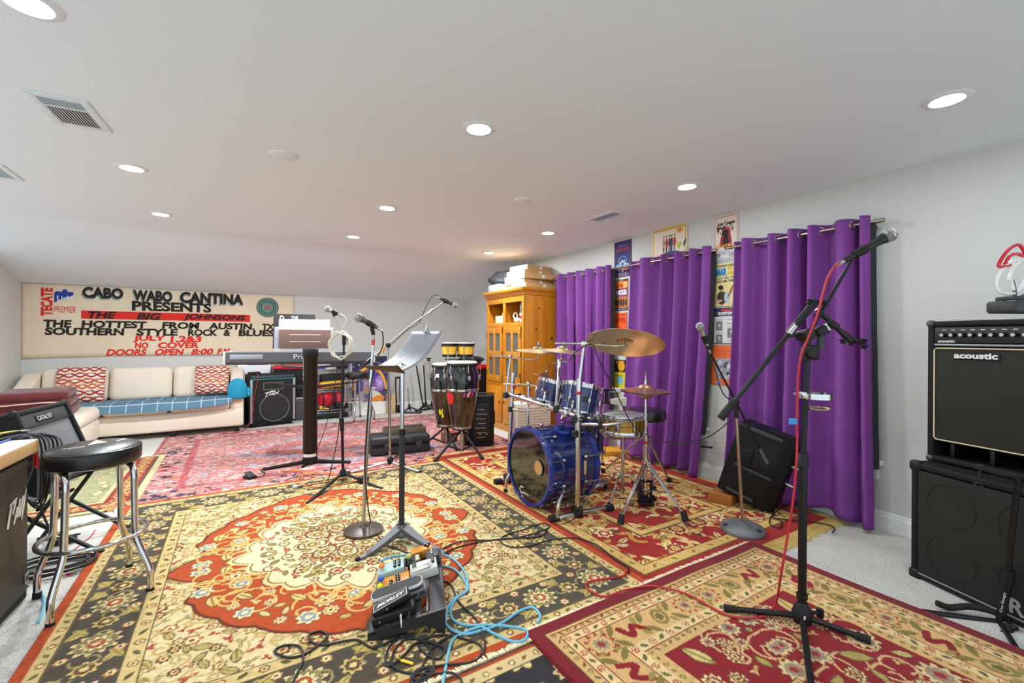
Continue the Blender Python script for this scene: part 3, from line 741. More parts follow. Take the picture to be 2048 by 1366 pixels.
# ------------------------------------------------------------------ plywood topped speaker, lower left
GRILL = mesh_cloth_mat('steel_grille', '#0b0b0a', '#5d564a', 170, .45)
PLY = mat('plywood_edge', '#d9b57c', .55, hx2='#b98f57', vscale=6, stretch=(1, 1, 60), bump=.1, bscale=40)
PAPERW = mat('white_laminate', '#e4e6ea', .4)
f = fl(55, 1195); yaw = math.atan2((fl(0, 1255) - f).y, (fl(0, 1255) - f).x) + PI / 2
A = TR((f.x, f.y, 0), yaw)      # origin at the far right corner of the front; front faces local +X, body towards -Y, -X
t = thing('speaker_cabinet', 'black speaker cabinet with a steel grille and plywood top at the left edge', 'speaker', M=A)
MB(A).box((-.30, -.40, .36), (.60, .80, .715), .012).obj('cabinet', TOLEX, t)
MB(A).box((.003, -.40, .37), (.010, .745, .64), .003).obj('grille', GRILL, t)
ZL = frame((.011, -.13, .475), (0, 1, 0), z=(1, 0, 0))
b = MB(A); b.text('PV', ZL @ Matrix.Diagonal((1, 1, 1, 1)), w=.001, h=.001)
b = MB(A)
for q in ([(-.11, -.05), (-.095, -.055), (-.055, .055), (-.075, .05)], [(-.085, .05), (-.02, .065), (-.02, .052), (-.08, .035)], [(-.03, .06), (-.015, .065), (-.05, -.005), (-.06, .002)], [(-.05, -.05), (-.04, -.052), (-.005, .02), (-.018, .018)], [(-.02, -.03), (.0, -.03), (.02, .05), (.01, .05)], [(.0, -.03), (.04, .055), (.052, .055), (.015, -.035)], [(.03, -.02), (.05, .03), (.075, .08), (.06, .01), (.03, -.06)]):
    b.prism(q, .002, ZL)
b.obj('logo', WHITEINK, t, label='white jagged lettering')
MB(A).box((.012, -.045, .115), (.004, .038, .05), .002).obj('badge', mat('badge_silver', '#c9c7c0', .35, .6), t)
MB(A).text('BW', frame((.0145, -.045, .115), (0, 1, 0), z=(1, 0, 0)), w=.026, h=.03, bold=.02).obj('badge_lettering', BLACKINK, t)
for z in (.06, .36, .66):
    for y in (-.012, -.788): MB(A).cyl((.0, y, z), (.008, y, z), .006, n=10).obj('screw', STEEL, t)
MB(A).box((-.30, -.40, .7475), (.66, .86, .06), .004).obj('plywood_top', PLY, t)
MB(A).box((-.30, -.40, .779), (.655, .855, .003)).obj('top_laminate', PAPERW, t)
ZT = .7812
# pliers, pen and paper lying on it
pp = lambda x, y: fl(x, y, ZT)
t = thing('pliers', 'small pliers with yellow and black handles on the plywood top', 'pliers', pp(30, 868))
a, b_ = pp(-2, 873) + Vector((0, 0, .009)), pp(40, 866) + Vector((0, 0, .009)); e = pp(60, 864) + Vector((0, 0, .009)); dr = (b_ - a).normalized(); sd = Vector((-dr.y, dr.x, 0))
MB().tube([a + sd * .012, a.lerp(b_, .5) + sd * .014, b_ + sd * .003], [.007, .009, .006], 10).obj('yellow_grip', mat('yellow_grip', '#e8cf1e', .45), t)
MB().tube([a - sd * .016, a.lerp(b_, .5) - sd * .012, b_ - sd * .003], [.007, .009, .006], 10).obj('black_grip', BLACKP, t)
MB().tube([b_ - dr * .005, b_.lerp(e, .4), e], [.007, .008, .002], 8).obj('jaws', STEEL, t)
t = thing('pen', 'blue pen lying on the plywood top', 'pen', pp(8, 885)); a, e = pp(-6, 890) + Vector((0, 0, .006)), pp(22, 880) + Vector((0, 0, .006))
MB().tube([a, a.lerp(e, .9)], .005, 8).obj('barrel', mat('pen_blue', '#2a4f9a', .4), t); MB().tube([a.lerp(e, .9), e], [.004, .001], 8).obj('pen_tip', STEEL, t)
# cables hung over the corner
t = thing('cable_bundle', 'bundle of black cables draped over the plywood corner', 'cable', pp(80, 868)); 
for k in range(7):
    o = k * .012; top = Vector((f.x - .02 + o, f.y + .04 - .002 * k, ZT + .015))
    P = [top + Vector((-.10, .02, -.01)), top + Vector((-.05, .015, .002)), top + Vector((.015, .0, .002)), top + Vector((.035 + .004 * k, .01, -.05)), top + Vector((.04 + .01 * math.sin(k), .02, -.22)), top + Vector((.03 - .01 * k, .03 + .01 * k, -.34 - .02 * (k % 3))), top + Vector((-.03 - .01 * k, .07, -.30)), top + Vector((-.06, .09, -.15))]
    MB().tube(spline(P, 6), .0045, 7).obj('strand', CABLE if k % 3 else GREYM, t)
P = [fl(83, 900, .70), fl(74, 955, .52), fl(72, 1000, .36), fl(80, 1040, .27)]
hb = [Vector((f.x + .04, f.y + .03, z)) for z in (.72, .55, .42)] + [Vector((f.x + .075, f.y + .03, .30))]
MB().tube(spline(hb, 6), .005, 8).obj('plug_lead', CABLE, t); MB().cyl(hb[-1], hb[-1] + Vector((.012, 0, -.05)), .013, .009).box(hb[-1] + Vector((.015, 0, -.062)), (.03, .025, .03), .004).obj('plug', CABLE, t)
MB().grid(lambda u, v: (f.x + .012 + .02 * u, f.y + .02 + .006 * math.sin(u * 6), .715 - .07 * v - .02 * u), 4, 5).obj('red_tie', RED, t, label='red cloth tie', solid=.002)

# ------------------------------------------------------------------ tilted guitar combo on a folding stand
TA, TB = at(126.5, 799, 2.92), at(26, 829.5, 2.46); TB.z = TA.z = (TA.z + TB.z) / 2
wd = (TB - TA).length; ex = (TA - TB).normalized()       # local x along the top edge, towards the right
nn = Vector((ex.y, -ex.x, 0))                            # outwards, to the room
tilt = math.radians(20); upv = Vector((0, 0, 1)) * math.cos(tilt) - nn * math.sin(tilt); out = ex.cross(upv)
A = Matrix((ex, upv, out)).transposed().to_4x4(); A.translation = TB       # x right, y up the face, z out of the face
t = thing('guitar_amplifier', 'grey fronted combo amplifier tilted back on a folding stand behind the stool', 'amplifier', M=A)
hh = .47; SILV = mat('silver_grille_cloth', '#6b6c70', .8, var=.35, vscale=240, bump=.2, bscale=400)
b = MB(A); b.box((wd / 2, -.012, -.12), (wd + .03, .028, .27), .008).box((wd / 2, -hh + .012, -.12), (wd + .03, .028, .27), .008)
for x in (0, wd): b.box((x, -hh / 2, -.12), (.028, hh, .27), .008)
b.box((wd / 2, -hh / 2, -.235), (wd, hh, .02)); b.obj('cabinet', TOLEX, t)
MB(A).box((wd / 2, -.065, -.004), (wd - .03, .075, .012), .002).obj('top_panel', DARKGREY, t)
MB(A).box((wd / 2, -.275, -.01), (wd - .03, .345, .012), .002).obj('grille_cloth', SILV, t)
for yy in (-.103, -.452): MB(A).box((wd / 2, yy, .002), (wd - .03, .006, .01)).obj('piping', BLACKP, t)
MB(A).box((wd * .47, -.066, .004), (.17, .042, .006), .002).obj('name_plate', BLACKP, t)
MB(A).text('CATALYST', TR((wd * .47, -.066, .0075)), w=.145, h=.026, bold=-.005).obj('name_lettering', WHITEINK, t)
for x in (0, wd):
    for y in (-.01, -hh + .01): MB(A).box((x, y, -.005), (.04, .04, .03), .008).obj('corner_protector', BLACKP, t)
MB(A).box((-.016, -.1, -.12), (.006, .10, .05), .004).obj('side_handle', BLACKP, t)
# its stand
cb = A @ Vector((wd / 2, -hh, -.12))
t = thing('amplifier_stand', 'black folding stand carrying the tilted combo amplifier', 'stand', (cb.x, cb.y, 0))
for s in (.06, wd - .06):
    p0 = A @ Vector((s, -hh - .014, .03)); p1 = A @ Vector((s, -hh - .014, -.24)); p2 = A @ Vector((s, -.05, -.262))
    q0 = Vector((p0.x + .16, p0.y, .014)); q1 = Vector((p1.x - .02, p1.y, .014))
    MB().tube([p0, p1], .011, 8).tube([p1 + Vector((-.005, 0, 0)), p2], .011, 8).obj('cradle_arm', BLACKM, t)
    MB().tube([p1, q0], .012, 8).obj('leg', BLACKM, t); MB().tube([p0 + Vector((-.02, 0, -.01)), q1], .012, 8).obj('leg', BLACKM, t)
    for q in (q0, q1): MB().cyl(q + Vector((0, 0, -.012)), q + Vector((0, 0, .012)), .017).obj('rubber_foot', RUBBER, t)
p0, p1 = A @ Vector((.06, -hh - .03, -.1)), A @ Vector((wd - .06, -hh - .03, -.1)); MB().tube([p0 - Vector((0, 0, .06)), p1 - Vector((0, 0, .06))], .01, 8).obj('cross_bar', BLACKM, t)

# power strip and coiled cables on the carpet at the left
p0, p1 = fl(98, 1093), fl(154, 1082)
t = thing('power_strip', 'black power strip on the carpet behind the chrome stool', 'power strip', (p0 + p1) / 2, math.atan2((p1 - p0).y, (p1 - p0).x)); A = WM[t]
MB(A).box((0, 0, .021), ((p1 - p0).length, .055, .04), .006).obj('housing', DARKGREY, t)
for k in range(4): MB(A).box((-.07 + .045 * k, 0, .042), (.028, .03, .003), .001).obj('socket', BLACKP, t)
def coil(name, label, c, rad, turns, r, m, z0=.0, ell=.8, seed=0, tail=None, cat='cable'):
    rr = random.Random(seed); P = []; n = int(turns * 14)
    for k in range(n + 1):
        a = 2 * PI * k / 14; R = rad * (1 + .16 * math.sin(a * .37 + seed) + .05 * math.sin(a * 2.1)); P.append((c.x + R * math.cos(a), c.y + R * ell * math.sin(a), z0 + r + r * 1.7 * (k / 14) * .8 + .003 * math.sin(a * 3)))
    if tail: P += [tuple(q) for q in tail]
    MB().tube(spline(P, 3), r, 7).obj(name, m, label=label, cat=cat, M=TR((c.x, c.y, 0)))
cc = fl(112, 1140); coil('cable_coil', 'coil of black cable on the carpet under the chrome stool', cc, .15, 6, .0055, CABLE, .001, .75, 2)
def cable(label, pts, r, m, cat='cable', k=7, name='cable'):
    P = [Vector(p) for p in pts]; return MB().tube(spline(P, k), r, 8).obj(name, m, label=label, cat=cat, M=TR((P[0].x, P[0].y, 0)))
BLUEC = mat('cable_light_blue', '#6fb4cf', .5); REDC = mat('cable_red', '#b8202c', .45); ORANGEC = mat('cable_orange', '#d8792a', .5); WHITEC = mat('cable_white', '#d9d2c2', .5)
cable('short light blue cable on the carpet under the chrome stool', [fl(x, y, .006) for x, y in ((70, 1180), (82, 1185), (88, 1205), (84, 1225), (76, 1245))], .006, BLUEC)
cable('thin red cable on the carpet by the power strip', [fl(x, y, .004) for x, y in ((118, 1112), (140, 1105), (160, 1090), (182, 1072), (190, 1060))], .003, REDC)
t = thing('microphone_lead_plug', 'red and silver jack plug on the carpet by the stool', 'plug', fl(140, 1147)); a, e = fl(133, 1149, .01), fl(153, 1147, .01)
MB().tube([a, a.lerp(e, .5)], .007, 8).obj('red_sleeve', RED, t); MB().tube([a.lerp(e, .5), e], .004, 8).obj('jack', STEEL, t)

# ------------------------------------------------------------------ sofa, cushions, banner
SOFA = mat('sofa_fabric', '#e6d7c4', .85, var=.05, vscale=30, bump=.25, bscale=420, sheen=.2)
sx0, sx1, sy0, sy1 = -2.22, .075, 7.16, 7.97
t = thing('sofa', 'beige sectional sofa with a chaise on its left end', 'sofa', ((sx0 + sx1) / 2, 7.6, 0))
chx = -1.40; chy = 6.35
MB().box(((sx0 + sx1) / 2, (sy0 + sy1) / 2, .20), (sx1 - sx0, sy1 - sy0, .24), .03).obj('base', SOFA, t)
MB().box(((sx0 + chx) / 2, (chy + sy0) / 2, .20), (chx - sx0, sy0 - chy + .06, .24), .03).obj('chaise_base', SOFA, t)
MB().box(((sx0 + chx) / 2 + .02, (chy + 7.65) / 2, .385), (chx - sx0 - .02, 7.65 - chy, .15), .06).obj('chaise_cushion', SOFA, t)
for k in range(2):
    w = (sx1 - .16 - chx) / 2; MB().box((chx + w * (k + .5), 7.42, .385), (w - .006, .53, .14), .045).obj('seat_cushion', SOFA, t)
xs = [wy(85, 740, 7.75).x, wy(220, 740, 7.75).x, wy(347, 740, 7.75).x, wy(458, 740, 7.75).x]
for k in range(3):
    w = xs[k + 1] - xs[k]; c_ = Vector(((xs[k] + xs[k + 1]) / 2, 7.73, .66))
    MB(TR(c_, 0, math.radians(-11))).box((0, 0, 0), (w - .008, .20, .44), .07).obj('back_cushion', SOFA, t)
MB().box(((sx0 + sx1) / 2, 7.90, .56), (sx1 - sx0, .14, .50), .04).obj('back_frame', SOFA, t)
def arm(x0, x1):
    poly = [(7.18, .08), (7.97, .08), (7.97, .80), (7.90, .84), (7.72, .83), (7.22, .60), (7.17, .55)]
    b = MB(frame((x0, 0, 0), (0, 1, 0), z=(1, 0, 0))).prism(poly, x1 - x0); o = b.obj('arm', SOFA, t)
    bv = o.modifiers.new('soft', 'BEVEL'); bv.width = .03; bv.segments = 3
arm(sx1 - .16, sx1); arm(sx0, sx0 + .16)
for x, y in ((sx0 + .08, 6.42), (chx - .1, 6.42), (sx1 - .08, 7.22), (sx1 - .08, 7.9), (sx0 + .08, 7.9), (-.7, 7.22)): MB().box((x, y, .042), (.06, .06, .084), .005).obj('foot', BLACKP, t)
# blue throw over the seat
THROW = mat('throw_blue', '#54788f', .85, var=.12, vscale=70, bump=.5, bscale=160, attr='Col')
c = Canvas(1.72, .56, .006, '#56798f')
for k in range(12): c.rect(.03 + k * .15, 0, .037 + k * .15, .56, '#d9dde0')
c.rect(0, .24, 1.72, .246, '#d9dde0'); c.rect(0, .05, 1.72, .054, '#c5ced6')
def zt(x, y):
    edge = np.clip((.085 - y) / .085, 0, 1); return -.11 * edge ** 2 * (.35 + .65 * np.sin(np.clip(x / 1.72, 0, 1) * PI) ** .5) + .006 * np.sin(x * 9) * np.sin(y * 14)
c.obj('throw_blanket', THROW, TR((-1.78, 7.055, .470)), .008, zf=zt, label='blue throw with a white window check along the sofa seat', cat='blanket')
# two patterned pillows
PILM = mat('pillow_weave', '#cccccc', .85, attr='Col', bump=.3, bscale=260)
def pillow(cx, cz, s, label, rz, rx, cy=7.55):
    c = Canvas(1, 1, .012, '#ead9c8'); X, Y = c.X, c.Y
    rows = [(.08, '#9c1f1c'), (.25, '#a01c1c'), (.42, '#c4541f'), (.58, '#b8401f'), (.75, '#a01c1c'), (.92, '#9c1f1c')]
    for k, (y0, col) in enumerate(rows):
        for ph in (0, PI): 
            d = np.abs(Y - (y0 + .055 * np.sin(X * (12 + 2 * (k % 3)) + ph + k))); c.put(d < .024, col)
        d = np.abs(Y - (y0 + .07 + .02 * np.sin(X * 14 + k * 2))); c.put(d < .012, ['#cfa89a', '#d9bfae', '#b9a69c'][k % 3])
    A = TR((cx, cy, cz), rz, rx); t = thing('throw_pillow', label, 'pillow', M=A, group='patterned pillows on the sofa')
    prof = lambda x, y: .075 * (np.clip(1 - (2 * x - 1) ** 2, 0, 1) * np.clip(1 - (2 * y - 1) ** 2, 0, 1)) ** .42
    for sgn, nm in ((1, 'front'), (-1, 'back')):
        o = c.obj(nm, PILM, A, .001, parent=t, zf=prof)
        o.matrix_basis = Matrix.Translation((-s / 2, 0, -s / 2)) @ Matrix.Diagonal((s, sgn * -1, s, 1)) @ Matrix.Rotation(PI / 2, 4, 'X')
pillow(wy(162, 770, 7.55).x, .69, .45, 'red and white wavy patterned pillow on the left of the sofa', .03, -.28)
pillow(wy(424, 765, 7.52).x, .70, .40, 'red and white wavy patterned pillow by the right sofa arm', -.10, -.28)
# teal cap on the arm
TEAL = mat('teal_cloth', '#0e86a8', .75, bump=.2, bscale=200)
p = at(472, 787, 6.42)
t = thing('cap', 'teal blue cap hung on the right arm of the sofa', 'cap', p)
A = TR((sx1 - .075, 7.165, .585), 0)
b = MB(A); b.grid(lambda u, v: ((u - .5) * .23 * (1 if v < .45 else math.sqrt(max(0.0, 1 - ((v - .45) / .55) ** 2)) * .98 + .02), -.05 * math.sin(PI * u) * math.sin(PI * min(1, v * .55 + .45)) - .012, -.12 + .27 * v), 18, 16); b.obj('crown', TEAL, t, angle=180, solid=.004)
MB(A).grid(lambda u, v: (.115 + .05 * v, -.03 + .02 * u, -.10 + .13 * u * (1 - .3 * v)), 6, 4).obj('brim', TEAL, t, solid=.004)
# maroon blanket folded on the chaise
MAR = mat('maroon_plush', '#5e1519', .9, var=.35, vscale=22, bump=.6, bscale=70, sheen=.25)
A = TR((-1.80, 6.62, .46), .1); t = thing('blanket', 'maroon plush blanket folded on the chaise at the left edge', 'blanket', M=A)
for k in range(3): MB(A).box((0, .0, .05 + .085 * k), (.62 - .03 * k, .62, .095), .045).obj('fold', MAR, t)
P = [(-.25, -.315, .05), (.22, -.318, .05), (.28, -.318, .10), (.20, -.318, .16), (-.22, -.318, .15)]
MB(A).tube(spline(P, 6), .007, 6).obj('edge_piping', mat('pale_piping', '#c9a99a', .8), t)

# banner on the back wall
YBN = YB - .012
bx0, bx1 = wy(43, 600, YBN).x, wy(588, 600, YBN).x; bz1, bz0 = wy(300, 578, YBN).z, wy(300, 714, YBN).z
CANV = mat('banner_canvas', '#e3d2b8', .9, var=.09, vscale=2.2, bump=.15, bscale=500)
t = thing('banner', 'hand painted canvas banner advertising a concert, above the sofa', 'banner', ((bx0 + bx1) / 2, YBN, (bz0 + bz1) / 2))
zf = lambda x, z: .0015 * math.sin(x * 3) + .001 * math.sin(x * 11 + z * 5)
MB().grid(lambda u, v: (bx0 + (bx1 - bx0) * u, YBN - .004 + zf(bx0 + (bx1 - bx0) * u, bz0 + (bz1 - bz0) * v), bz0 + (bz1 - bz0) * v + (.02 * math.sin(u * 4) * (1 - v) if v < .5 else 0)), 90, 14).obj('canvas', CANV, t, angle=180, solid=.002)
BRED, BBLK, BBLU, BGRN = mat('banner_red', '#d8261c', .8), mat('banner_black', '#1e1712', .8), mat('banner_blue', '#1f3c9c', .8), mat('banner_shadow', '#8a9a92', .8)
def bt(name, txt, x0, y0, x1, y1, m, bold=.02, shear=0, off=.009, yoff=(0, 0), rot=False):
    """lettering painted between two pixel corners of the photograph (upper left, lower right), measured on the wall"""
    a = wy(x0, y0, YBN); e = wy(x1, y1, YBN); ym = wy((x0 + x1) / 2, (y0 + y1) / 2, YBN)
    h = abs(a.z - e.z); w = e.x - a.x
    O = frame(((a.x + e.x) / 2 + yoff[0], YBN - off, (a.z + e.z) / 2 + yoff[1]), (1, 0, 0), z=(0, -1, 0))
    b = MB()
    if rot: b.text(txt, O @ Matrix.Rotation(PI / 2, 4, 'Z'), w=h, h=w, bold=bold)
    else: b.text(txt, O, w=w, h=h, bold=bold, shear=shear)
    return b.obj(name, m, t)
zc = lambda x, y: wy(x, y, YBN).z
def line(name, txt, xs, ytop, ybot, m, **k):
    """ytop, ybot are measured at the middle of the line"""
    return bt(name, txt, xs[0], ytop, xs[1], ybot, m, **k)
def lw(name, txt, x0, x1, ym, hpx, m, **k):
    """text between x0 and x1 whose mid height at its middle is ym (pixels), hpx tall there"""
    xm = (x0 + x1) / 2; a = wy(x0, ym, YBN).x; e = wy(x1, ym, YBN).x; zt_, zb_ = wy(xm, ym - hpx / 2, YBN).z, wy(xm, ym + hpx / 2, YBN).z
    O = frame(((a + e) / 2 + k.pop('dx', 0), YBN - k.pop('off', .009), (zt_ + zb_) / 2 + k.pop('dz', 0)), (1, 0, 0), z=(0, -1, 0))
    return MB().text(txt, O, w=e - a, h=zt_ - zb_, **k).obj(name, m, t)
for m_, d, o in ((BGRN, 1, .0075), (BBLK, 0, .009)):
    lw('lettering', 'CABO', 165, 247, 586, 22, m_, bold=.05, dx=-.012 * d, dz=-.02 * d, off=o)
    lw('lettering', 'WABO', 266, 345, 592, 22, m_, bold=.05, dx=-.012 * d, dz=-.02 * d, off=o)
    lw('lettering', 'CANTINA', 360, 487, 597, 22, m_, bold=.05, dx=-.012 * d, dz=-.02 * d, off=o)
lw('lettering', 'PRESENTS', 264, 423, 614, 19, BBLK, bold=.045)
ax, ex_ = wy(163, 628, YBN), wy(500, 636, YBN)
MB().box(((ax.x + ex_.x) / 2, YBN - .0085, zc(330, 633)), (ex_.x - ax.x, .001, zc(330, 626) - zc(330, 641))).obj('red_band', BRED, t)
lw('lettering', 'THE', 176, 233, 630, 14, BBLK, bold=.045, shear=.25, off=.0105); lw('lettering', 'BIG', 273, 323, 633, 14, BBLK, bold=.045, shear=.25, off=.0105); lw('lettering', 'JOHNSONS', 366, 492, 636, 14, BBLK, bold=.045, shear=.25, off=.0105)
def words(ws, xr, yr, hpx, m, **k):
    """the words of one line, each between its own pixels; the line runs level on the wall through (xr, yr)"""
    z0 = wy(xr, yr, YBN).z; h = wy(xr, yr - hpx / 2, YBN).z - wy(xr, yr + hpx / 2, YBN).z
    for w_, x0, x1 in ws:
        p, q = wy(x0, yr, YBN).x, wy(x1, yr, YBN).x; O = frame(((p + q) / 2, YBN - .009, z0), (1, 0, 0), z=(0, -1, 0))
        MB().text(w_, O, w=q - p, h=h, **k).obj('lettering', m, t)
words([('THE', 87, 144), ('HOTTEST', 163, 294), ('FROM', 324, 399), ('AUSTIN.', 417, 509), ('TX', 524, 549)], 320, 650.5, 14, BBLK, bold=.045, shear=.08)
words([('SOUTHERN', 90, 249), ('STYLE', 273, 356), ('ROCK', 376, 435), ('&', 447, 461), ('BLUES', 477, 549)], 320, 664.5, 14, BBLK, bold=.045, shear=.05)
words([('JULY', 266, 332), ('1.2&3', 341, 403)], 335, 678, 13, BRED, bold=.045, shear=.05)
words([('NO', 270, 297), ('COVER', 316, 398)], 335, 690.5, 12, BRED, bold=.045, shear=.05)
words([('DOORS', 212, 294), ('OPEN', 310, 369), ('8:00', 382, 427), ('P.M', 434, 460)], 335, 704, 13, BRED, bold=.04, shear=.25)
a, e = wy(82, 575, YBN), wy(106, 632, YBN)
O = frame(((a.x + e.x) / 2, YBN - .0095, (a.z + e.z) / 2), (1, 0, 0), z=(0, -1, 0)); MB().text('TECATE', O @ Matrix.Rotation(PI / 2, 4, 'Z'), w=a.z - e.z, h=e.x - a.x, bold=.05).obj('side_lettering', BRED, t)
a, e = wy(109, 578, YBN), wy(148, 607, YBN); ww, h_ = e.x - a.x, a.z - e.z; O = frame((a.x, YBN - .009, e.z), (1, 0, 0), z=(0, -1, 0))
MB(O).prism([(x * ww, y * h_) for x, y in ((0, 0), (0, .75), (.12, .85), (.38, .82), (.45, 1), (.62, 1), (.68, .82), (.95, .84), (1, .7), (.9, .55), (.75, .5), (.62, .35), (.2, .18))], .001).obj('blue_emblem', BBLU, t)
MB(O).text('Light', TR((ww * .57, h_ * .30, .002)), w=ww * .84, h=h_ * .48, bold=.02).obj('emblem_lettering', mat('banner_white', '#e6e6ee', .8), t)
lw('lettering', 'PREMIER', 109, 152, 619, 12, BRED, bold=-.005)
p = wy(535, 615, YBN); rr_ = abs(wy(557, 615, YBN).x - wy(513, 615, YBN).x) / 2
b = MB(); O = frame((p.x, YBN - .0095, p.z), (1, 0, 0), z=(0, -1, 0)); SEAL, SEAL2 = mat('seal_green', '#1f3a34', .8), mat('seal_teal', '#5f8f88', .8)
b.mat(SEAL); b.m = O; b.lathe([(rr_, 0), (rr_, .001), (rr_ * .93, .001)], 32); b.lathe([(rr_ * .62, .0), (rr_ * .62, .0012), (rr_ * .55, .0012)], 32)
b.mat(SEAL2); b.lathe([(rr_ * .9, .0005), (rr_ * .64, .0005)], 32); b.lathe([(rr_ * .54, .0006), (0, .0006)], 32)
b.mat(SEAL)
for k in range(26):
    a = PI * 2 * k / 26; b.box((rr_ * .77 * math.cos(a), rr_ * .77 * math.sin(a), .001), (.012, .026, .001), m=None)
b.mat(BRED); b.text('XX', TR((0, 0, .0015)), w=rr_ * .6, h=rr_ * .42, bold=.03); b.obj('round_seal', None, t, label='round green seal')
# ------------------------------------------------------------------ keyboard on its column stand
cst = fl(620, 928)
KL, KR = at(446, 717, 4.56), at(750, 712, 5.05)
kx = (KR - KL); kx.z = 0; kl = kx.length; kx.normalize(); ky = Vector((-kx.y, kx.x, 0))      # ky: away from the viewer
A = frame((KL.x, KL.y, 1.008), kx, y=ky)
t = thing('keyboard', 'dark grey stage piano on the column stand, seen from behind', 'keyboard', M=A)
KGREY = mat('keyboard_grey', '#55565b', .5); KW = mat('keyboard_white', '#dcdcda', .45)
b = MB(frame((0, 0, 0), (1, 0, 0), y=(0, 1, 0))); b.m = A
poly = [(0, .03), (0, .128), (.02, .136), (.14, .130), (.16, .07), (.30, .06), (.30, .02), (.03, .0)]
b.prism(poly, kl - .04, frame((.02, 0, 0), (0, 1, 0), z=(1, 0, 0))); b.obj('body', KGREY, t)
for x in (-.0, kl - .022): MB(A).box((x + .011, .15, .07), (.022, .30, .132), .008).obj('end_cheek', KW, t)
MB(A).box((.21, -.002, .083), (.30, .003, .048), .004).obj('back_label', mat('label_lilac', '#9b9ba8', .5), t)
MB(A).text('Privia', frame(((at(587, 712, 4.76) - KL).dot(kx), -.002, .083), (1, 0, 0), z=(0, -1, 0)), h=.05, sx=1.15, align='L').obj('back_lettering', WHITEINK, t)
for k in range(52):
    MB(A).box((.04 + (kl - .08) * (k + .5) / 52, .235, .07), ((kl - .08) / 52 - .0015, .12, .02), .001).obj('white_key', KW, t) if k % 1 == 0 else None
for k in range(52):
    if k % 7 in (0, 1, 3, 4, 5) and k < 51: MB(A).box((.04 + (kl - .08) * (k + 1) / 52, .21, .083), (.012, .075, .014), .001).obj('black_key', BLACKP, t)
for x in (.3, .95): MB(A).box((x, .09, .001), (.18, .06, .012)).obj('underside_grip', BLACKP, t)
# music rest with its papers
mr0, mr1 = at(548, 697, 4.83), at(664, 697, 4.83)
A2 = frame((mr0.x + .0, 0, 0), kx, y=ky); 
rx0 = (mr0 - KL).dot(kx); rx1 = (mr1 - KL).dot(kx)
ACR = mat('clear_acrylic', '#d3cfe0', .1, alpha=.35)
R_ = A @ TR((0, .115, .134), 0, math.radians(-8))
MB(R_).box(((rx0 + rx1) / 2, 0, .135), (rx1 - rx0, .004, .27), .001).obj('music_rest', ACR, t, label='clear acrylic music rest')
PAP = mat('sheet_paper', '#d6cac2', .8); BRN = mat('brown_card', '#6b5048', .8); BLKB = mat('black_card', '#242024', .7)
def onrest(name, label, x0p, x1p, y0p, y1p, dy, m, cat, txt=None):
    a = (at(x0p, 690, 4.83) - KL).dot(kx); e = (at(x1p, 690, 4.83) - KL).dot(kx); z0 = at(600, y1p, 4.83).z - 1.142; z1 = at(600, y0p, 4.83).z - 1.142
    M = R_ @ TR((a, dy, max(z0, .004))); t2 = thing(name, label, cat, M=M)
    MB(M).box(((e - a) / 2, 0, (z1 - max(z0, .004)) / 2), (e - a, .005, z1 - max(z0, .004)), .001).obj('sheet', m, t2)
    return t2, M, e - a, z1 - max(z0, .004)
onrest('document', 'white paper standing behind the brown folder on the music rest', 556, 657, 637, 694, .010, PAP, 'paper')
t2, M, w, h = onrest('folder', 'brown card folder standing on the keyboard music rest', 557, 660, 659, 697, -.012, BRN, 'folder')
MB(M).box((w * .5, -.0035, h * .72), (w * .6, .001, .006)).box((w * .5, -.0035, h * .35), (w * .6, .001, .006)).obj('slits', PAP, t2)
t2, M, w, h = onrest('songbook', 'black songbook with white title standing behind the papers', 545, 627, 626, 697, .022, BLKB, 'book')
MB(M).text('D', frame((w * .2, -.0035, h - .045), (1, 0, 0), z=(0, -1, 0)), h=.055, sx=.8, bold=.04).text('THE', frame((w * .5, -.0035, h - .04), (1, 0, 0), z=(0, -1, 0)), h=.035, sx=.8, bold=.02).obj('title', WHITEINK, t2)
# column
COLM = mat('column_bronze', '#2a2320', .35, .6)
t = thing('keyboard_stand', 'dark bronze column stand holding up the keyboard', 'stand', (cst.x, cst.y, 0))
rc = .0685; cz = Vector((cst.x, cst.y, 0))
MB().lathe([(0, .05), (rc, .05), (rc, 1.13), (rc + .003, 1.135), (rc + .003, 1.17), (rc - .004, 1.18), (rc - .008, 1.172), (0, 1.172)], 40, cz).obj('column', COLM, t)
MB().lathe([(rc + .002, 1.10), (rc + .0055, 1.105), (rc + .0055, 1.172), (rc + .001, 1.18)], 40, cz).obj('top_cap', BLACKP, t)
vd = Vector((S_, C_, 0)); lt = Vector((-C_, S_, 0)); out = -vd * .55 + lt * .83; out.normalize()
MB().text('SUPPORT', frame(cz + out * (rc + .001) + Vector((0, 0, 1.0)), (0, 0, -1), z=out), w=.30, h=.03, bold=.01).obj('column_lettering', WHITEINK, t)
for px, py in ((530, 938), (697, 924)):
    e = fl(px, py, .02); MB().tube([cz + Vector((0, 0, .035)), e], [.02, .014], 8).obj('leg', BLACKM, t)
    MB().ell(e, (.025, .025, .018), 10).obj('foot', RUBBER, t)
e = cz - vd * .17 + Vector((0, 0, .018)); MB().tube([cz + Vector((0, 0, .035)), e], [.018, .012], 8).obj('leg', BLACKM, t)
MB().cyl(cz + Vector((0, 0, .0)), cz + Vector((0, 0, .06)), rc + .006, n=30).obj('base_collar', BLACKP, t)
b = MB(); b.lathe([(rc + .001, .085), (rc + .0015, .085), (rc + .0015, .115), (rc + .001, .115)], 24, cz, a0=PI * 1.1, a1=PI * 1.75).obj('base_sticker', mat('sticker_white', '#e2e2e0', .5), t)
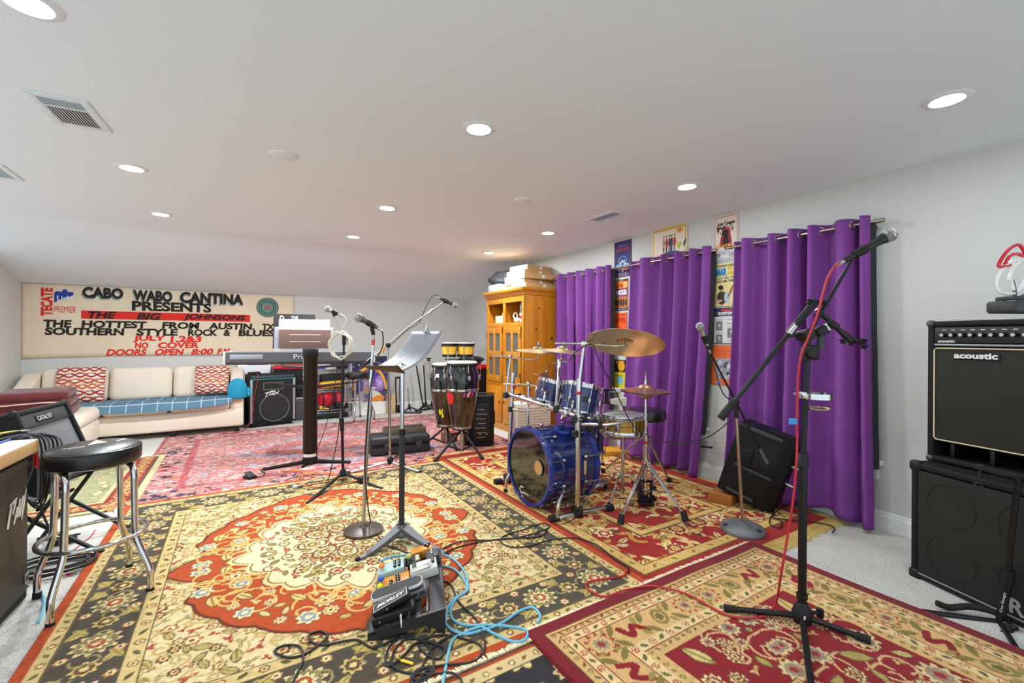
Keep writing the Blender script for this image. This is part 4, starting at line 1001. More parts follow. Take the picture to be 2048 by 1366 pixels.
for z, ln in ((.985, .30),):
    for sx in (-.28, .28): MB().tube([cz + ky * .05 + Vector((0, 0, z)), cz + ky * .2 + kx * sx + Vector((0, 0, z + .008)), cz + ky * .42 + kx * sx * 1.15 + Vector((0, 0, z + .011))], .011, 8).obj('support_arm', BLACKM, t)
a = at(541, 766, 4.5); MB().tube([at(606, 774, 4.63), at(560, 769, 4.56), a], [.016, .012, .006], 8).obj('lower_arm', BLACKM, t)
MB().tube([at(634, 773, 4.63), at(700, 765, 4.9), at(722, 763, 5.0)], [.016, .012, .006], 8).obj('lower_arm', BLACKM, t)

# ------------------------------------------------------------------ amplifier with the round speaker by the sofa
p0, p1 = fl(497, 858), fl(592, 847); zz = up(p0, 498, 750).z
ang = math.atan2((p1 - p0).y, (p1 - p0).x); w = (p1 - p0).length; A = TR((p0.x, p0.y, .0), ang)
t = thing('keyboard_amplifier', 'tall black amplifier with a round speaker and horn beside the sofa arm', 'amplifier', M=A)
MB(A).box((w / 2, .125, (zz + .045) / 2), (w, .25, zz - .045), .01).obj('cabinet', TOLEX, t)
MB(A).box((w / 2, -.003, .40), (w - .03, .01, .60), .003).obj('grille', mesh_cloth_mat('dark_grille', '#131313', '#3a3a3a', 130), t)
for x in (.032, w - .032): MB(A).box((x, -.010, .385), (.03, .008, .62), .002).obj('side_trim', mat('silver_trim', '#b9b9bb', .35, .7), t)
MB(A).box((w / 2, -.006, zz - .04), (w - .05, .012, .045), .003).obj('control_panel', mat('panel_teal', '#1c3a40', .5), t)
MB(A).box((w / 2, -.010, zz - .072), (w - .05, .012, .012), .001).obj('teal_stripe', mat('teal_strip', '#1f7f86', .5), t)
for k in range(14): MB(A).cyl((.06 + (w - .12) * k / 13, -.012, zz - .036), (.06 + (w - .12) * k / 13, -.026, zz - .036), .009, n=10).obj('knob', STEEL, t)
MB(A).torus((w / 2 + .02, -.010, .27), (0, 1, 0), .195, .007, 44, 8).obj('speaker_ring', mat('ring_grey', '#6a6862', .6), t)
MB(A).lathe([(.185, 0), (.10, .006), (.05, .002), (.0, .005)], 36, (w / 2 + .02, -.009, .27), (0, -1, 0)).obj('speaker_cone', mat('cone_dark', '#1d1c1c', .7), t)
b = MB(A); hz = .585
b.box((w / 2, -.012, hz + .05), (.27, .012, .018), .002).box((w / 2, -.012, hz - .05), (.27, .012, .018), .002)
for x in (-.127, .127): b.box((w / 2 + x, -.012, hz), (.018, .012, .085), .002)
b.obj('horn_frame', mat('horn_grey', '#4a4a4a', .5), t)
b = MB(A); b.add([(w / 2 - .118, -.012, hz - .042), (w / 2 + .118, -.012, hz - .042), (w / 2 + .118, -.012, hz + .042), (w / 2 - .118, -.012, hz + .042), (w / 2 - .02, -.0085, hz - .02), (w / 2 + .02, -.0085, hz - .02), (w / 2 + .02, -.0085, hz + .02), (w / 2 - .02, -.0085, hz + .02)], [(0, 1, 5, 4), (1, 2, 6, 5), (2, 3, 7, 6), (3, 0, 4, 7), (4, 5, 6, 7)]); b.obj('horn_mouth', mat('horn_dark', '#0f0f0f', .5), t)
ZP = A @ frame((w * .47, -.018, .475), (1, 0, 0), z=(0, -1, 0)); b = MB(ZP)
for q in ([(-.09, -.04), (-.08, -.04), (-.045, .03), (-.055, .03)], [(-.10, .015), (.03, .05), (.02, .03), (-.08, .01)], [(-.04, -.005), (.0, .0), (.0, .006), (-.035, .002)], [(-.04, -.02), (-.03, -.02), (-.015, .015), (-.025, .015)], [(-.005, -.02), (.05, .035), (.045, .045), (-.01, -.01)], [(.0, .0), (.03, -.03), (.035, -.025), (.01, .01)], [(.035, -.01), (.045, -.01), (.055, .02), (.045, .02)], [(.06, -.012), (.07, -.012), (.10, .045), (.09, .04)], [(.055, .02), (.065, .022), (.075, -.005), (.068, -.008)]): b.prism(q, .002)
b.obj('logo', WHITEINK, t, label='white jagged lettering')
for x in (.06, w - .06):
    for y in (.05, .20): MB(A).cyl((x - .015, y, .022), (x + .015, y, .022), .022, n=14).box((x, y, .045), (.04, .03, .012)).obj('caster', RUBBER, t)
q = A @ Vector((.03, .06, zz + .001)); t = thing('effects_pedal', 'small black pedal on top of the amplifier beside the sofa', 'pedal', q, ang); MB(WM[t]).box((.05, 0, .018), (.15, .09, .035), .006).obj('case', BLACKP, t)
MB(WM[t]).cyl((.09, 0, .036), (.09, 0, .044), .012).obj('switch', STEEL, t)
cable('thin red cable hanging down the front of the amplifier to the rug', [A @ Vector((.10, .03, zz + .03)), A @ Vector((.11, -.035, zz - .02)), A @ Vector((.06, -.05, .45)), A @ Vector((.02, -.08, .16)), A @ Vector((-.06, -.12, .03)), fl(470, 866, .014), fl(440, 868, .014)], .004, REDC)

# ------------------------------------------------------------------ storage behind it
def tote(label, c, d, rz=0, body=BLACKP, lid=RED, group=None):
    t = thing('storage_tote', label, 'storage box', c, rz, group); A = WM[t]; w, l, h = d
    b = MB(A); b.add([(sx * w * k / 2, sy * l * k / 2, z) for z, k in ((0, .9), (h - .05, 1)) for sx, sy in ((-1, -1), (1, -1), (1, 1), (-1, 1))], [(3, 2, 1, 0), (4, 5, 6, 7), (0, 1, 5, 4), (1, 2, 6, 5), (2, 3, 7, 6), (3, 0, 4, 7)]).obj('tub', body, t)
    for k in range(4): MB(A).box((-w * .36 + w * .24 * k, -l * .483, h * .48), (.022, .02, h * .75), .004).obj('rib', body, t)
    MB(A).box((0, 0, h - .035), (w * 1.05, l * 1.05, .05), .014).box((0, 0, h - .005), (w * .9, l * .9, .02), .008).obj('lid', lid, t)
pt = at(592, 790, 6.95)
TW = .60
tote('black storage tote with a red lid behind the tall amplifier', (.73, 7.83, .36), (.52, .25, .50), .0)
t = thing('storage_bin', 'dark grey bin with a pale lid under the black tote', 'storage box', (.73, 7.83, 0), .0); A = WM[t]
MB(A).box((0, 0, .165), (.53, .26, .33), .02).obj('tub', mat('bin_grey', '#4c4c54', .5), t); MB(A).box((0, 0, .343), (.55, .28, .025), .008).obj('lid', mat('bin_lid', '#b9b9bc', .5), t); MB(A).box((.16, -.132, .2), (.03, .006, .05), .002).obj('latch', WHITEP, t)
# white board leaning behind
t = thing('foam_board', 'white board leaning on the back wall behind the tall amplifier', 'board', (.35, 7.9, 0))
MB(TR((.22, 7.88, .0), 0, math.radians(-4))).box((0, 0, .53), (.44, .02, 1.0), .004).obj('panel', PAPERW, t)

# wire shelf unit with its load
WIRE = mat('chrome_wire', '#b9bac0', .22, 1)
a, e = fl(632, 845), fl(694, 838); a.y = e.y = 7.57
t = thing('wire_shelf', 'chrome wire shelf unit against the back wall', 'shelf', ((a.x + e.x) / 2, 7.75, 0)); x0, x1, y0, y1 = a.x - .0, wy(694, 830, 7.73).x, 7.59, 7.95
for x in (x0, x1):
    for y in (y0, y1): MB().cyl((x, y, 0), (x, y, .86), .0125, n=12).obj('post', WIRE, t)
SHZ = (.12, .455, .76)
for z in SHZ:
    b = MB()
    for y in (y0, y1):
        for dz in (-.018, .018): b.tube([(x0, y, z + dz), (x1, y, z + dz)], .003, 5)
        P = [(x0 + (x1 - x0) * k / 24, y, z + (.018 if k % 2 else -.018)) for k in range(25)]; b.tube(P, .0022, 5)
    for x in (x0, x1): b.tube([(x, y0, z), (x, y1, z)], .003, 5)
    for k in range(15): b.tube([(x0 + (x1 - x0) * (k + .5) / 15, y0, z + .02), (x0 + (x1 - x0) * (k + .5) / 15, y1, z + .02)], .002, 4)
    b.obj('shelf', WIRE, t)
def soft(c, r3, seed, amp=.18, n=20, rot=None):
    b = MB(); b.ell((0, 0, 0), (1, 1, 1), n); rr = random.Random(seed); ph = [rr.uniform(0, 6) for _ in range(6)]
    for i, v in enumerate(b.v):
        k = 1 + amp * (math.sin(3 * v.x + ph[0]) * math.sin(2.5 * v.y + ph[1]) + .6 * math.sin(5 * v.z + ph[2] + 2 * v.x))
        q = Vector((v.x * r3[0] * k, v.y * r3[1] * k, max(v.z, -.75) * r3[2] * (k if v.z > 0 else 1))); b.v[i] = (rot @ q if rot else q) + Vector(c)
    return b
z2 = SHZ[2] + .022; z1 = SHZ[1] + .022; z0_ = SHZ[0] + .022
BLUE = mat('tape_blue', '#1f6fb5', .5)
p = wy(643, 742, 7.70); t = thing('tape_roll', 'blue roll of tape on the top wire shelf', 'tape', (p.x, 7.70, z2)); MB().torus((p.x, 7.70, z2 + .03), (0, 0, 1), .05, .024, 24, 10).obj('roll', BLUE, t)
p = wy(660, 738, 7.70); coil('cable_coil', 'tangle of cream cables on the top wire shelf', Vector((p.x, 7.70, 0)), .08, 5, .007, WHITEC, z2, .8, 5)
p = wy(674, 736, 7.81); soft((p.x + .05, 7.79, z2 + .075), (.16, .11, .10), 4).obj('bag', mat('navy_bag', '#1d2438', .7, bump=.2, bscale=60), label='dark navy bag on the top wire shelf', cat='bag', M=TR((p.x, 7.79, z2)))
pb = wy(666, 765, 7.75); t = thing('bin', 'black plastic bin on the middle wire shelf', 'storage box', (pb.x, 7.81, z1)); MB().box((pb.x, 7.83, z1 + .11), (.36, .2, .22), .02).obj('tub', BLACKP, t)
YELB = mat('yellow_case', '#e0a518', .5)
pb = wy(665, 775, 7.65); t = thing('instrument_case', 'long yellow cylinder case on the middle wire shelf', 'case', (pb.x, 7.65, z1)); MB().tube([(pb.x - .16, 7.65, z1 + .058), (pb.x + .22, 7.67, z1 + .075)], .055, 16).obj('tube', YELB, t); MB().tube([(pb.x - .2, 7.65, z1 + .056), (pb.x - .16, 7.65, z1 + .058)], [.035, .055], 16).obj('cap', YELB, t)
pb = wy(640, 772, 7.65); soft((pb.x, 7.65, z1 + .045), (.06, .05, .05), 9).obj('red_pouch', RED, label='small red pouch on the middle wire shelf', cat='pouch', M=TR((pb.x, 7.65, z1)))
REDB = mat('red_bag', '#c4122c', .65, bump=.2, bscale=50)
for px, lb, s in ((655, 'large red bag with black straps on the lower wire shelf', .15), (676, 'small red bag on the right of the lower wire shelf', .10)):
    pb = wy(px, 805, 7.70); t = thing('bag', lb, 'bag', (pb.x, 7.72, z0_)); soft((pb.x, 7.72, z0_ + .16), (s, .12, .125 if px == 655 else .115), px).obj('body', REDB, t)
    for sx in (-.5, .5): MB().tube([(pb.x + sx * s, 7.60, z0_ + .06), (pb.x + sx * s, 7.59, z0_ + .17), (pb.x + sx * s, 7.65, z0_ + .29)], .011, 6).obj('strap', BLACKP, t)
pb = wy(642, 818, 7.65); t = thing('toy_shaker', 'yellow shaker on the lower wire shelf', 'shaker', (pb.x, 7.65, z0_)); MB().ell((pb.x, 7.64, z0_ + .035), (.03, .03, .035), 14).obj('head', YELB, t); MB().tube([(pb.x + .02, 7.64, z0_ + .03), (pb.x + .11, 7.62, z0_ + .015)], .011, 8).obj('handle', YELB, t)
pb = wy(682, 817, 7.65); t = thing('camera_bag', 'black bag on the right of the lower wire shelf', 'bag', (pb.x, 7.65, z0_)); MB().box((pb.x, 7.65, z0_ + .06), (.2, .13, .12), .03).obj('body', BLACKP, t)
pb = wy(664, 835, 7.65); t = thing('floor_case', 'flat black case on the floor under the wire shelf', 'case', (pb.x, 7.75, 0)); MB().box((pb.x, 7.75, .045), (.48, .3, .088), .02).obj('shell', BLACKP, t)

# space poster board
SPM = mat('space_print', '#cccccc', .5, attr='Col')
a, e = wy(704, 835, 7.72), wy(773, 825, 7.72); w = e.x - a.x; h = .98
c = Canvas(w, h, .008, '#1c1440'); X, Y = c.X / w, c.Y / h; rs = np.random.default_rng(3)
c.mix('#5a3a9a', np.clip(1 - np.hypot(X - .7, Y - .55) * 2.6, 0, 1)); c.mix('#e9c7e6', np.clip(1 - np.hypot(X - .35, Y - .5) * 7, 0, 1)); c.mix('#d0a8e0', np.clip(1 - np.hypot(X - .78, Y - .53) * 6, 0, 1)); c.mix('#3a4fb0', np.clip(1 - np.hypot(X - .2, Y - .52) * 5, 0, 1))
for k in range(90): c.ell(rs.uniform(0, w), rs.uniform(.4, 1) * h, .006, .006, '#e9e4ff')
arcd = np.hypot((X - .5) / .48, (Y - .42) / .40); c.put((arcd > .90) & (arcd < 1.03) & (Y > .36), '#e8a91e')
c.put((Y < .42) & (Y > .2) & (np.abs(X - .5) > .42), '#2a1a14')
c.put((Y < .40) & (Y > .2), '#4a4560')
c.leaf(.30 * w, .33 * h, .17, .08, .5, '#b0a8b8'); c.leaf(.62 * w, .34 * h, .15, .07, -.3, '#d8d2cc'); c.flower(.42 * w, .30 * h, .09, 5, ['#8a8298', '#6b6478'], .3, .3); c.leaf(.72 * w, .25 * h, .13, .07, .3, '#e08a2a'); c.ell(.42 * w, .42 * h, .06, .05, '#d8a888'); c.ell(.6 * w, .45 * h, .04, .03, '#c8b0c8')
c.put(Y < .215, '#e6e6e4')
c.obj('poster_board', SPM, frame((a.x, 7.70, 0), (1, 0, 0), z=(0, -1, .035)), .02, label='purple starry poster board with a yellow arch, leaning by the wire shelf', cat='poster')
pl = wy(700, 735, 7.8); t = thing('pale_panel', 'narrow pale panel standing between wire shelf and starry board', 'board', (pl.x, 7.84, 0)); MB().box((pl.x, 7.84, .5), (.14, .02, 1.0), .003).obj('panel', PAPERW, t)
a, e = wy(774, 828, 7.62), wy(789, 826, 7.62)
t = thing('small_speaker', 'small beige cabinet beside the starry poster board', 'speaker', (a.x, 7.65, 0)); MB().box(((a.x + e.x) / 2, 7.66, .165), (e.x - a.x, .2, .33), .008).obj('cabinet', mat('beige_tolex', '#c2a67c', .7), t); MB().torus(((a.x + e.x) / 2 + .02, 7.557, .045), (0, 1, 0), .016, .003, 16, 6).obj('badge', STEEL, t)
# folded stands along the wall
def guitar_stand_folded(label, px, ztop, m, tilt, Y=7.72, kind=0):
    p = wy(px, 820, Y); t = thing('instrument_stand', label, 'stand', (p.x, Y, 0), group='folded stands along the back wall')
    if kind == 0:
        for s in (-.035, .035): MB().tube(spline([(p.x + s, Y - .05, .02), (p.x + s, Y, .3), (p.x + s * 1.1, Y + .02, ztop - .05), (p.x + s * .6, Y, ztop)], 5), .013, 8).obj('upright', m, t)
        MB().box((p.x, Y - .06, .07), (.16, .1, .12), .03).obj('foot_block', BLACKP, t); MB().tube([(p.x - .05, Y, ztop), (p.x + .05, Y, ztop)], .018, 8).obj('top_pad', RUBBER, t)
    else:
        b = Vector((p.x + tilt, Y + .08, ztop)); MB().tube([(p.x, Y - .02, .05), b], .013 if kind == 1 else .011, 10).obj('pole', m, t)
        for an in (-2.4, -.75, 1.2): MB().tube([(p.x, Y - .02, .10), (p.x + .24 * math.cos(an), Y - .03 + .20 * math.sin(an), .012)], .011, 8).obj('leg', BLACKM, t)
        if kind == 2: MB().box(tuple(b), (.10, .03, .02), .004).box((b.x, b.y, b.z - .03), (.04, .04, .05), .006).obj('head', BLACKP, t)
        MB().cyl((p.x, Y - .02, .06), (p.x, Y - .02, .14), .02).obj('hub', BLACKP, t)
guitar_stand_folded('pair of black padded uprights of a folded stand by the beige cabinet', 796, .60, BLACKM, 0)
guitar_stand_folded('grey upright of a short folded stand near the back wall', 818, .42, mat('grey_enamel', '#8a8a8a', .5), 0, 7.6, 1)
guitar_stand_folded('black pole leaning left among the folded stands', 846, .80, BLACKM, -.10, 7.66, 1)
guitar_stand_folded('upright black pole of a folded stand, left of the chrome stand', 851, .80, BLACKM, -.01, 7.72, 1)
guitar_stand_folded('chrome folded stand with a black head near the congas', 863, .92, STEEL, -.03, 7.76, 2)
for (x0_, y0_, x1_, y1_, lb) in ((792, 822, 840, 822, 'black stand foot bar lying on the carpet by the back wall'), (820, 818, 848, 806, 'black bent stand arm lying on the carpet by the back wall')):
    a, e = fl(x0_, y0_, .012), fl(x1_, y1_ + 4, .012); a.y = min(a.y, 7.6); e.y = min(e.y, 7.75); t = thing('stand_leg', lb, 'stand part', a); MB().tube([a, e], .012, 8).obj('bar', BLACKM, t); MB().ell(e, (.018, .018, .015), 8).obj('rubber_tip', RUBBER, t)
# ------------------------------------------------------------------ microphones and their stands
MGREY = mat('microphone_grey', '#3b3a3c', .45, .2); MESH = mat('microphone_mesh', '#a9a9aa', .4, .7, bump=.9, bscale=420); MBLK = mat('microphone_black', '#1a1a1b', .45)
def mic(label, head, tail, body=MGREY, band=None, scale=1):
    """head: centre of the ball; tail: where the lead plugs in"""
    h, q = Vector(head), Vector(tail); d = (h - q).normalized(); L = (h - q).length; M = Matrix.Translation(q) @ zto(d)
    t = thing('microphone', label, 'microphone', M=M, group='stage microphones'); s = scale
    MB(M).lathe([(0, 0), (.0105 * s, 0), (.0115 * s, .01), (.0125 * s, L * .35), (.0165 * s, L * .72), (.021 * s, L - .024 * s), (.0, L - .022 * s)], 20).obj('body', body, t)
    MB(M).lathe([(.021 * s, L - .026 * s), (.0245 * s, L - .022 * s), (.0262 * s, L - .004 * s), (.0265 * s, L), (.0245 * s, L + .012 * s), (.018 * s, L + .021 * s), (.008 * s, L + .0255 * s), (0, L + .026 * s)], 24).obj('grille', MESH, t)
    MB(M).lathe([(.0265 * s, L - .006 * s), (.0278 * s, L - .005 * s), (.0278 * s, L + .003 * s), (.0265 * s, L + .004 * s)], 24).obj('grille_band', STEEL, t)
    MB(M).lathe([(0, -.045), (.007, -.045), (.0095, -.03), (.0095, 0), (0, .002)], 14).obj('plug', STEEL, t)
    return t, M, L
def clip(t, M, p, L, top):
    """a mic clip round the body, and its neck down to the stand"""
    c = M @ Vector((0, 0, L * .33)); d = (M.to_3x3() @ Vector((0, 0, 1))).normalized()
    MB().cyl(c - d * .025, c + d * .03, .0175, .021, 14).tube([c, Vector(top).lerp(c, .4), top], [.012, .014, .012], 8).obj('mic_clip', BLACKP, t)

# A: black tripod stand, silver microphone, coiled white lead
bA = fl(686, 962); dA = dep(bA)
t = thing('microphone_stand', 'slim black tripod microphone stand with a coil of white cable', 'microphone stand', bA); P = lambda x, y, dd=0: at(x, y, dA + dd)
top = P(686, 700); MB().tube([bA + Vector((0, 0, .08)), P(684, 845)], .013, 10).obj('lower_pole', BLACKM, t)
MB().tube([P(684, 850), P(688, 672)], .009, 10).obj('upper_pole', BLACKM, t); MB().cyl(P(684, 862), P(684, 838), .018).obj('clutch', BLACKP, t)
MB().cyl(P(688, 690), P(688.5, 668), .017).cyl(P(688, 678) + Vector((.03, 0, -.02)), P(688, 678) - Vector((.0, 0, -.02)), .012).obj('boom_clamp', BLACKP, t)
MB().tube([P(696, 688), P(664, 628)], .0065, 8).obj('boom', STEEL, t)
for px, py in ((613, 1008), (765, 978), (702, 945)):
    e = fl(px, py, .014); MB().tube([bA + Vector((0, 0, .075)), e], .0125, 8).obj('leg', BLACKM, t); d = (e - bA).normalized(); MB().tube([e - d * .035, e], [.015, .016], 8).obj('rubber_foot', RUBBER, t)
MB().lathe([(0, .10), (.024, .10), (.03, .08), (.042, .05), (.03, .045), (0, .045)], 18, bA).obj('hub', BLACKP, t)
tm, M, L = mic('silver microphone on the slim black stand with the coiled white cable', P(655, 618), P(679, 629), STEEL); clip(t, M, None, L, P(667, 632))
c0 = P(686, 690, -.03); R_ = lambda k: .098 + .012 * math.sin(k * 1.7)
lat = ray(686, 690); rgt = Vector((C_, -S_, 0))
pts = []
for k in range(58):
    a = 2 * PI * k / 13; r = R_(k); pts.append(c0 + rgt * (r * .95 * math.cos(a)) + Vector((0, 0, r * 1.15 * math.sin(a) - .0)) - Vector((S_, C_, 0)) * (.03 + .0009 * k))
cable('coil of white cable hung on the slim black microphone stand', pts, .0052, WHITEC, name='cable_coil', k=3)
cable('thin white lead from the silver microphone', [P(680, 631), P(692, 636), P(690, 650), P(681, 664), P(686, 690)], .003, WHITEC)

# B: round base chrome stand with dark microphone and red tape
bB = fl(727, 1068); dB = dep(bB); P = lambda x, y, dd=0: at(x, y, dB + dd); ZR1 = .018
t = thing('microphone_stand', 'straight chrome microphone stand with a flat round brown base', 'microphone stand', bB)
MB().lathe([(0, ZR1), (.124, ZR1), (.127, ZR1 + .006), (.125, ZR1 + .016), (.10, ZR1 + .024), (.03, ZR1 + .032), (.016, ZR1 + .05), (0, ZR1 + .05)], 44, bB).obj('base', mat('worn_bronze', '#5d504a', .38, .5), t)
b1 = Vector((bB.x, bB.y, ZR1 + .04)); jn = P(739, 822)
MB().tube([b1, P(731, 945), jn], .0125, 12).obj('lower_pole', STEEL, t); MB().tube([jn, P(746, 690)], .0095, 12).obj('upper_pole', CHROME, t)
MB().cyl(P(738.5, 835), P(740, 808), .017).obj('clutch', STEEL, t)
MB().cyl(P(746, 690), P(746.5, 679), .0115).obj('red_tape', mat('red_tape', '#d0402f', .5), t); MB().cyl(P(746.5, 679), P(746.5, 668), .009).obj('thread', STEEL, t)
tm, M, L = mic('dark grey microphone on the chrome stand with red tape', P(717, 635), P(755, 656), mat('microphone_bronze', '#4b4340', .4, .3), scale=1.05); clip(t, M, None, L, P(747, 670))
cable('black cable running from the dark microphone down the chrome stand to the rug', [P(757, 657), P(764, 662), P(766, 690), P(755, 715), P(748, 735), P(738, 800, -.02), P(730, 920, -.02), P(733, 985, -.03), fl(742, 1045, .03), fl(765, 1083, .024), fl(800, 1100, .022), fl(830, 1108, .024), fl(880, 1107, .022), fl(930, 1090, .022), fl(1000, 1078, .022), fl(1075, 1074, .022), fl(1095, 1060, .022)], .0042, CABLE)

# music stand
bS = fl(803, 1088); dS = dep(bS); P = lambda x, y, dd=0: at(x, y, dS + dd)
DESK = mat('desk_grey', '#777982', .5, .3, var=.10, vscale=6)
t = thing('music_stand', 'grey metal music stand with a curved desk and black three legged base', 'music stand', bS); LIPM = mat('desk_lip', '#4a3a30', .5, .2)  # dark brown puts the shadow on the lip into its colour
pb = Vector((bS.x, bS.y, 0))
MB().cyl(pb + Vector((0, 0, .07)), pb + Vector((0, 0, .72)), .0175, n=16).obj('lower_pole', mat('textured_black', '#2a2b2d', .6, bump=.3, bscale=300), t)
MB().cyl(pb + Vector((0, 0, .70)), pb + Vector((0, 0, 1.09)), .0125, n=16).obj('upper_pole', CHROME, t); MB().cyl(pb + Vector((0, 0, .69)), pb + Vector((0, 0, .725)), .02, n=16).obj('collar', BLACKP, t)
MB().lathe([(0, .115), (.02, .115), (.028, .10), (.05, .085), (.055, .07), (.05, .055), (0, .055)], 24, pb).obj('hub', GREYM, t)
for px, py in ((716, 1118), (893, 1107), (812, 1052)):
    e = fl(px, py, .025); d = (e - pb); d.z = 0; sd = Vector((-d.y, d.x, 0)).normalized(); Ld = d.length; d.normalize()
    b = MB(); n = 8; vs = []
    for k in range(n + 1):
        u = k / n; w = .034 * (1 - u) + .013 * u; zt_ = .10 * (1 - u) ** 1.5 + .028; th = .045 * (1 - u) + .012
        q = pb + d * (Ld * u); vs += [q + sd * w + Vector((0, 0, zt_)), q - sd * w + Vector((0, 0, zt_)), q - sd * w * .9 + Vector((0, 0, zt_ - th * .8)), q + sd * w * .9 + Vector((0, 0, zt_ - th * .8))]
    fs = [(k * 4 + j, k * 4 + (j + 1) % 4, k * 4 + 4 + (j + 1) % 4, k * 4 + 4 + j) for k in range(n) for j in range(4)] + [(3, 2, 1, 0), (n * 4, n * 4 + 1, n * 4 + 2, n * 4 + 3)]
    b.add(vs, fs).obj('leg', GREYM, t, angle=50); MB().ell(pb + d * Ld + Vector((0, 0, .024)), (.017, .017, .012), 10).obj('rubber_tip', RUBBER, t)
# desk: bottom edge from (745,740) to (810,745); the sheet rises back and away with a curl
q0, q1 = at(743, 737, dS - .02), at(806, 742, dS - .09); q3 = at(884, 663, dS + .12); q2 = at(824, 663, dS + .33)
ctr_ = (q0 + q1 + q2 + q3) / 4
def desk(u, v):
    a = q0.lerp(q1, u); b_ = q2.lerp(q3, u); p = a.lerp(b_, v); n_ = (q1 - q0).cross(q2 - q0).normalized()
    if n_.z < 0: n_ = -n_
    return p - n_ * (.05 * math.sin(PI * v)) + n_ * 0
MB().grid(desk, 10, 16).obj('desk', DESK, t, angle=180, solid=.004)
lp0, lp1 = at(729, 735, dS - .05), at(812, 748, dS - .16)
vd = Vector((S_, C_, 0))
nl = (q1 - q0).normalized(); back = Vector((nl.y, -nl.x, 0)); back = back if back.dot(vd) < 0 else -back
tl, tr2, br, bl = at(729, 731, dS - .06), at(797, 731.5, dS - .16), at(811, 747, dS - .11), at(736, 738, dS - .03)
MB().grid(lambda u, v: bl.lerp(br, u).lerp(tl.lerp(tr2, u), v) + Vector((0, 0, -.004 * math.sin(PI * v))), 8, 4).obj('lip', LIPM, t, angle=180, solid=.003)
tilt_c = desk(.62, .25); MB().tube([pb + Vector((0, 0, 1.08)), pb + Vector((0, 0, 1.10)), tilt_c], .011, 8).obj('tilt_joint', BLACKP, t)
p = desk(.5, .985); tt = thing('clip', 'small chrome clip on the top edge of the music desk', 'clip', p); MB().box(p + Vector((0, 0, .006)), (.04, .02, .014), .003).tube([p + Vector((0, 0, .01)), p + Vector((.01, .0, .05))], .006, 6).obj('spring_clip', STEEL, tt)
p0, p1 = desk(.68, .06) + Vector((0, 0, .008)), desk(.62, .30) + Vector((0, 0, .012)); tt = thing('pencil', 'pale pencil lying on the music desk', 'pencil', p0); MB().tube([p0 + Vector((0, 0, .014)), p1 + Vector((0, 0, .02))], .006, 8).obj('shaft', WHITEP, tt)
p = desk(.35, .35); 

# C: chrome boom stand
bC = fl(780, 938); dC = dep(bC); P = lambda x, y, dd=0: at(x, y, dC + dd)
t = thing('microphone_stand', 'chrome boom microphone stand with a long arm rising to the right', 'microphone stand', bC)
MB().tube([P(780, 925), P(779, 790)], .012, 10).obj('lower_pole', STEEL, t); MB().tube([P(779, 795), P(775, 692)], .009, 10).obj('upper_pole', STEEL, t); MB().cyl(P(779, 800), P(779, 780), .017).obj('clutch', STEEL, t)
MB().tube([P(735, 722), P(775, 690), P(820, 652), P(870, 617), P(886, 605)], [.009, .009, .0085, .0085, .008], 10).obj('boom', STEEL, t)
MB().tube([P(726, 733), P(742, 718)], .014, 10).obj('counterweight', BLACKP, t); MB().ell(P(776, 690), (.026, .026, .026), 12).obj('boom_clamp', BLACKP, t)
MB().cyl(P(857, 628), P(866, 619), .013).obj('boom_sleeve', STEEL, t); MB().cyl(P(764, 705), P(770, 692), .013).obj('tape_wrap', mat('tan_tape', '#d8a85a', .6), t)
for px, py in ((842, 945), (690, 948), (800, 905)):
    e = fl(px, py, .016); MB().tube([bC + Vector((0, 0, .07)), e], .011, 8).obj('leg', STEEL, t); d = (e - bC).normalized(); MB().tube([e - d * .04, e], [.014, .017], 8).obj('rubber_foot', RUBBER, t)
MB().ell(bC + Vector((0, 0, .085)), (.032, .032, .042), 14).obj('hub', BLACKP, t)
tm, M, L = mic('black microphone at the end of the long chrome boom', P(910, 611), P(881, 597), MBLK); clip(t, M, None, L, P(886, 605))
cable('black cable looped from the boom microphone along its chrome arm', [P(880, 596), P(872, 590), P(862, 596), P(850, 618), P(838, 645), P(815, 660), P(795, 678), P(778, 696), P(775, 715), P(777, 800, -.03), P(777, 880, -.03), P(779, 900, -.03), P(795, 905), fl(812, 935, .02), fl(790, 960, .02)], .0035, CABLE)

# ------------------------------------------------------------------ black tool case with a brown tray on it
p0, p1 = fl(741, 916), fl(861, 904); ang = math.atan2((p1 - p0).y, (p1 - p0).x); w = (p1 - p0).length; A = TR((p0.x, p0.y, .009), ang)
t = thing('equipment_case', 'black plastic equipment case with latches on the pink rug', 'case', M=A); CASE = mat('case_black', '#2c2d31', .5, bump=.15, bscale=200)
MB(A).box((w / 2, .16, .05), (w, .32, .10), .022).obj('case_bottom', CASE, t); MB(A).box((w / 2, .16, .148), (w, .32, .10), .03).obj('case_lid', CASE, t)
MB(A).box((w / 2, -.002, .10), (w * .98, .016, .012), .003).obj('seam', BLACKP, t)
for x in (w * .27, w * .8): MB(A).box((x, -.008, .085), (.07, .02, .08), .006).obj('latch', DARKGREY, t)
MB(A).box((w * .62, -.012, .15), (.06, .025, .05), .006).obj('handle', DARKGREY, t)
TRAYM = mat('brown_tray', '#6e5f52', .7)
t = thing('tray', 'flat brown box lid lying on the black equipment case', 'tray', M=A @ TR((.5 * w, .22, .2)))
MB(A).box((w * .62, .24, .205), (.46, .20, .008), .002).obj('bottom', TRAYM, t); b = MB(A)
for dx, dy, sx, sy in ((0, -.1, .46, .008), (0, .1, .46, .008), (-.228, 0, .008, .2), (.228, 0, .008, .2)): MB(A).box((w * .62 + dx, .24 + dy, .228), (sx, sy, .055), .002).obj('side', TRAYM, t)

